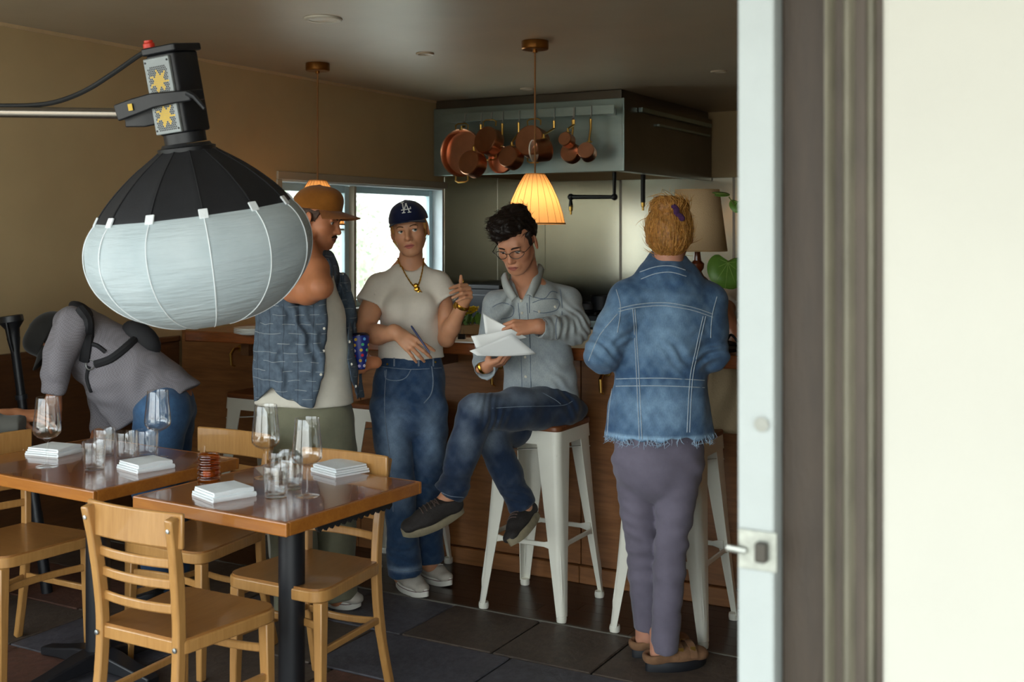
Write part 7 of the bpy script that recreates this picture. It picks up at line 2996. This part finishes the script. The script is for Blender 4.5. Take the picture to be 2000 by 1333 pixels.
T_.half(p(300, 800, 4.95), (0.5, 0, -0.86))
fo8 = folds(95, 0.010, 0.12)
N = NT('grey_checked_shirting')
a = N.coords()
ck = N.n('ShaderNodeTexChecker')
ck.inputs['Scale'].default_value = 160
N.l(a, ck.inputs['Vector'])
ck.inputs['Color1'].default_value = (*lin('777378'), 1)
ck.inputs['Color2'].default_value = (*lin('848086'), 1)
N.set(Base_Color=ck.outputs['Color'], Roughness=0.9)
b_.cloth('grey_shirt', T_, N.m, None, 0.0075, fo8)
J = Sculpt()
J.ell(p(318, 792, 5.02), (0.135, 0.14, 0.13))
J.chain([p(318, 805, 4.94), p(298, 940, 4.97), p(312, 1130, 5.02)], [0.118, 0.092, 0.072], k=0.03)
J.chain([p(332, 805, 5.12), p(325, 940, 5.14), p(340, 1118, 5.16)], [0.115, 0.09, 0.07], k=0.03)
b_.cloth('jeans', J, M['denim'], fade('2a4668', '5f86ae', [(p(300, 800, 4.85), (0.1, 0.1, 0.2), 0.5)], 0.3), 0.009, folds(97, 0.007, 0.12))
for a, b in (fb1, fb2):
    shoe(b_, a, b, (0, 0, 1), 0.10, (HK, BS, HL), 'shoe', 0.08, 0.025)
gs = ['grey_shirt']


def strap(pts, r):
    q = MB()
    b_.line(q, gs, pts, r, -r * 0.15, 8)
    q.build('harness_strap', M['black_fab'], b_.root)


strap([(158, 604), (172, 625), (172, 660), (165, 705)], 0.026)
strap([(186, 712), (215, 702), (245, 680), (272, 655)], 0.019)
strap([(176, 672), (190, 676), (206, 688)], 0.010)
strap([(228, 626), (250, 640), (268, 660)], 0.013)
strap([(174, 716), (170, 740), (178, 765)], 0.010)
h = b_.on(gs, 276, 662, 0.0)
q = MB()
if h is not None:
    q.sphere(h, (0.10, 0.045, 0.062), 14, 10, Matrix.Rotation(0.7, 3, 'Y'))
    q.build('harness_pad', M['black_fab'], b_.root)
q = MB()
q.sphere(p(158, 607, 4.93), (0.06, 0.04, 0.03), 14, 10, Matrix.Rotation(0.6, 3, 'Y'))
q.build('harness_pad', M['black_fab'], b_.root)
h = b_.on(gs, 177, 712, 0.006)
if h is not None:
    q = MB()
    q.tube([h + Vector((0.018 * math.cos(t), 0, 0.022 * math.sin(t))) for t in np.linspace(0, 2 * PI, 17)], 0.003, 6, caps=False)
    q.build('harness_ring', M['alu'], b_.root)

# ================================================================= person behind the bar, right edge
r_ = Person(*C(1490, 1000, 5.85)[:2], 'person behind the bar in a white tee, mostly hidden by the door jamb')
p = r_.p
S = r_.skin
g = head(r_, p(1484, 455, 5.82), (-0.55, -0.8, -0.15), (0, 0, 1), 1.0)
neck(r_, g, p(1490, 545, 5.85), 0.055, 0.064)
S.chain([p(1490, 570, 5.85), p(1490, 700, 5.86), p(1490, 800, 5.86)], [0.12, 0.135, 0.14], flat=((0, 1, 0), 0.65))
S.chain([p(1430, 575, 5.78), p(1414, 612, 5.60), p(1440, 655, 5.42)], [0.05, 0.044, 0.03])
S.chain([p(1548, 580, 5.80), p(1556, 640, 5.62), p(1510, 660, 5.45)], [0.05, 0.044, 0.03])
hand(r_, p(1440, 655, 5.42), (0.2, -0.6, -0.35), (-0.2, -0.3, 0.9), 1, [[20, 30, 20]] * 4, 0.08, (0.5, 0.5, 0.2), 1.0, fine=False)
hand(r_, p(1510, 660, 5.45), (-0.4, -0.6, -0.1), (0.1, -0.3, 0.9), -1, [[20, 30, 20]] * 4, 0.08, (0.5, 0.5, 0.2), 1.0, fine=False)
for dx in (-30, 30):
    S.chain([p(1490 + dx, 800, 5.86), p(1490 + dx, 940, 5.86), p(1490 + dx, 1050, 5.88)], [0.09, 0.06, 0.045])
r_.body(skincol('b07a5e'), hf=0.004)
eyes(r_, (0, -0.4), '3a2a20')
T_ = Sculpt()
T_.chain([p(1490, 580, 5.85), p(1490, 640, 5.85), p(1490, 790, 5.86)], [0.13, 0.155, 0.16], flat=((0, 1, 0), 0.68))
T_.cone(p(1485, 565, 5.85), p(1428, 580, 5.78), 0.062, 0.064, k=0.03)
T_.cone(p(1495, 565, 5.85), p(1550, 585, 5.80), 0.062, 0.064, k=0.03)
T_.cone(p(1429, 578, 5.78), p(1418, 604, 5.66), 0.066, 0.072, k=0.02, cap=2)
T_.cone(p(1549, 582, 5.80), p(1554, 620, 5.68), 0.066, 0.070, k=0.02, cap=2)
T_.half(p(1490, 780, 5.86), (0, 0, -1))
T_.cone(p(1488, 500, 5.85), p(1488, 535, 5.80), 0.066, 0.062, k=0.006, op='s')
r_.cloth('tee_shirt', T_, M['cotton'], 'd6d0c4', 0.008, folds(101, 0.006, 0.13))
J = Sculpt()
J.ell(p(1490, 800, 5.86), (0.165, 0.13, 0.12))
for dx in (-32, 32):
    J.chain([p(1490 + dx, 820, 5.86), p(1490 + dx, 940, 5.86), p(1490 + dx, 1054, 5.88)], [0.10, 0.08, 0.07])
r_.cloth('trousers', J, M['chino'], '2c2e36', 0.012)
Hs = Sculpt()
Hs.ell(g(0, -0.025, 0.03), (0.084, 0.098, 0.094), r_.hd['R'])
Hs.ell(g(0, -0.06, -0.06), (0.065, 0.05, 0.08), r_.hd['R'], k=0.03)
r_.cloth('hair', Hs, hairmat('3a2618'), None, 0.006, folds(103, 0.004, 0.02))
pz = atz(1418, 690, 1.08)
q = MB()
q.sphere((0, 0, 0.022), (0.07, 0.045, 0.022), 16, 10)
q.tube(spline([(-0.06, 0, 0.03), (-0.02, -0.03, 0.05), (0.03, -0.03, 0.045), (0.06, 0.0, 0.03)], 4), 0.008, 7)
pouch = tag(q.build('leather_pouch', mat('dark_leather', '1c1613', 0.45, var=0.3)), 'dark leather pouch on the bar beside the denim jacket elbow', 'pouch')
pouch.location = (pz.x, pz.y, 1.081)

# ================================================================= arm of a person reaching in, left edge
l_ = Person(*C(-190, 1231, 4.55)[:2], 'person at the left frame edge, only a dark sleeve and hand reaching in')
p = l_.p
S = l_.skin
g = head(l_, p(-180, 560, 4.55), (0.8, -0.3, -0.3), (0, 0, 1), 1.0)
neck(l_, g, p(-200, 650, 4.55), 0.058, 0.064)
S.chain([p(-200, 680, 4.55), p(-205, 800, 4.55), p(-205, 900, 4.55)], [0.12, 0.13, 0.14], flat=((0, 1, 0), 0.7))
S.chain([p(-150, 690, 4.52), p(-90, 830, 4.5), p(5, 818, 4.52), p(30, 812, 4.55)], [0.055, 0.044, 0.034, 0.029])
hand(l_, p(30, 812, 4.55), (1, 0.1, 0.0), (0, -0.4, 0.9), 1, [[25, 35, 20]] * 4, 0.08, (0.4, 0.6, 0.2), 1.0)
S.chain([p(-250, 690, 4.65), p(-260, 830, 4.65), p(-190, 900, 4.5)], [0.055, 0.044, 0.03])
hand(l_, p(-190, 900, 4.5), (0.5, -0.4, -0.6), (0, -0.4, 0.9), -1, [[25, 35, 20]] * 4, 0.08, (0.4, 0.6, 0.2), 1.0, fine=False)
for dx in (-25, 25):
    S.chain([p(-205 + dx, 900, 4.55), p(-200 + dx, 1065, 4.5), p(-205 + dx, 1222, 4.55)], [0.09, 0.06, 0.045])
l_.body(skincol('a8714f'), hf=0.004)
T_ = Sculpt()
T_.chain([p(-200, 690, 4.55), p(-205, 800, 4.55), p(-205, 915, 4.55)], [0.14, 0.16, 0.165], flat=((0, 1, 0), 0.75))
T_.chain([p(-160, 690, 4.5), p(-92, 832, 4.48), p(-20, 832, 4.47)], [0.075, 0.06, 0.052], k=0.03)
T_.cone(p(-25, 832, 4.47), p(42, 829, 4.47), 0.045, 0.036, k=0.02, cap=2)
T_.chain([p(-245, 690, 4.62), p(-262, 830, 4.65), p(-215, 880, 4.55)], [0.075, 0.06, 0.05], k=0.03)
l_.cloth('dark_shirt', T_, M['cotton'], '4c4b46', 0.009, folds(107, 0.008, 0.12))
J = Sculpt()
J.ell(p(-205, 905, 4.55), (0.16, 0.13, 0.12))
for dx in (-28, 28):
    J.chain([p(-205 + dx, 915, 4.55), p(-200 + dx, 1065, 4.5), p(-205 + dx, 1222, 4.55)], [0.10, 0.085, 0.07])
l_.cloth('trousers', J, M['chino'], '2e2f36', 0.012)
Hs = Sculpt()
Hs.ell(g(0, -0.025, 0.03), (0.084, 0.098, 0.094), l_.hd['R'])
l_.cloth('hair', Hs, hairmat('2a1c14'), None, 0.007, folds(109, 0.004, 0.02))
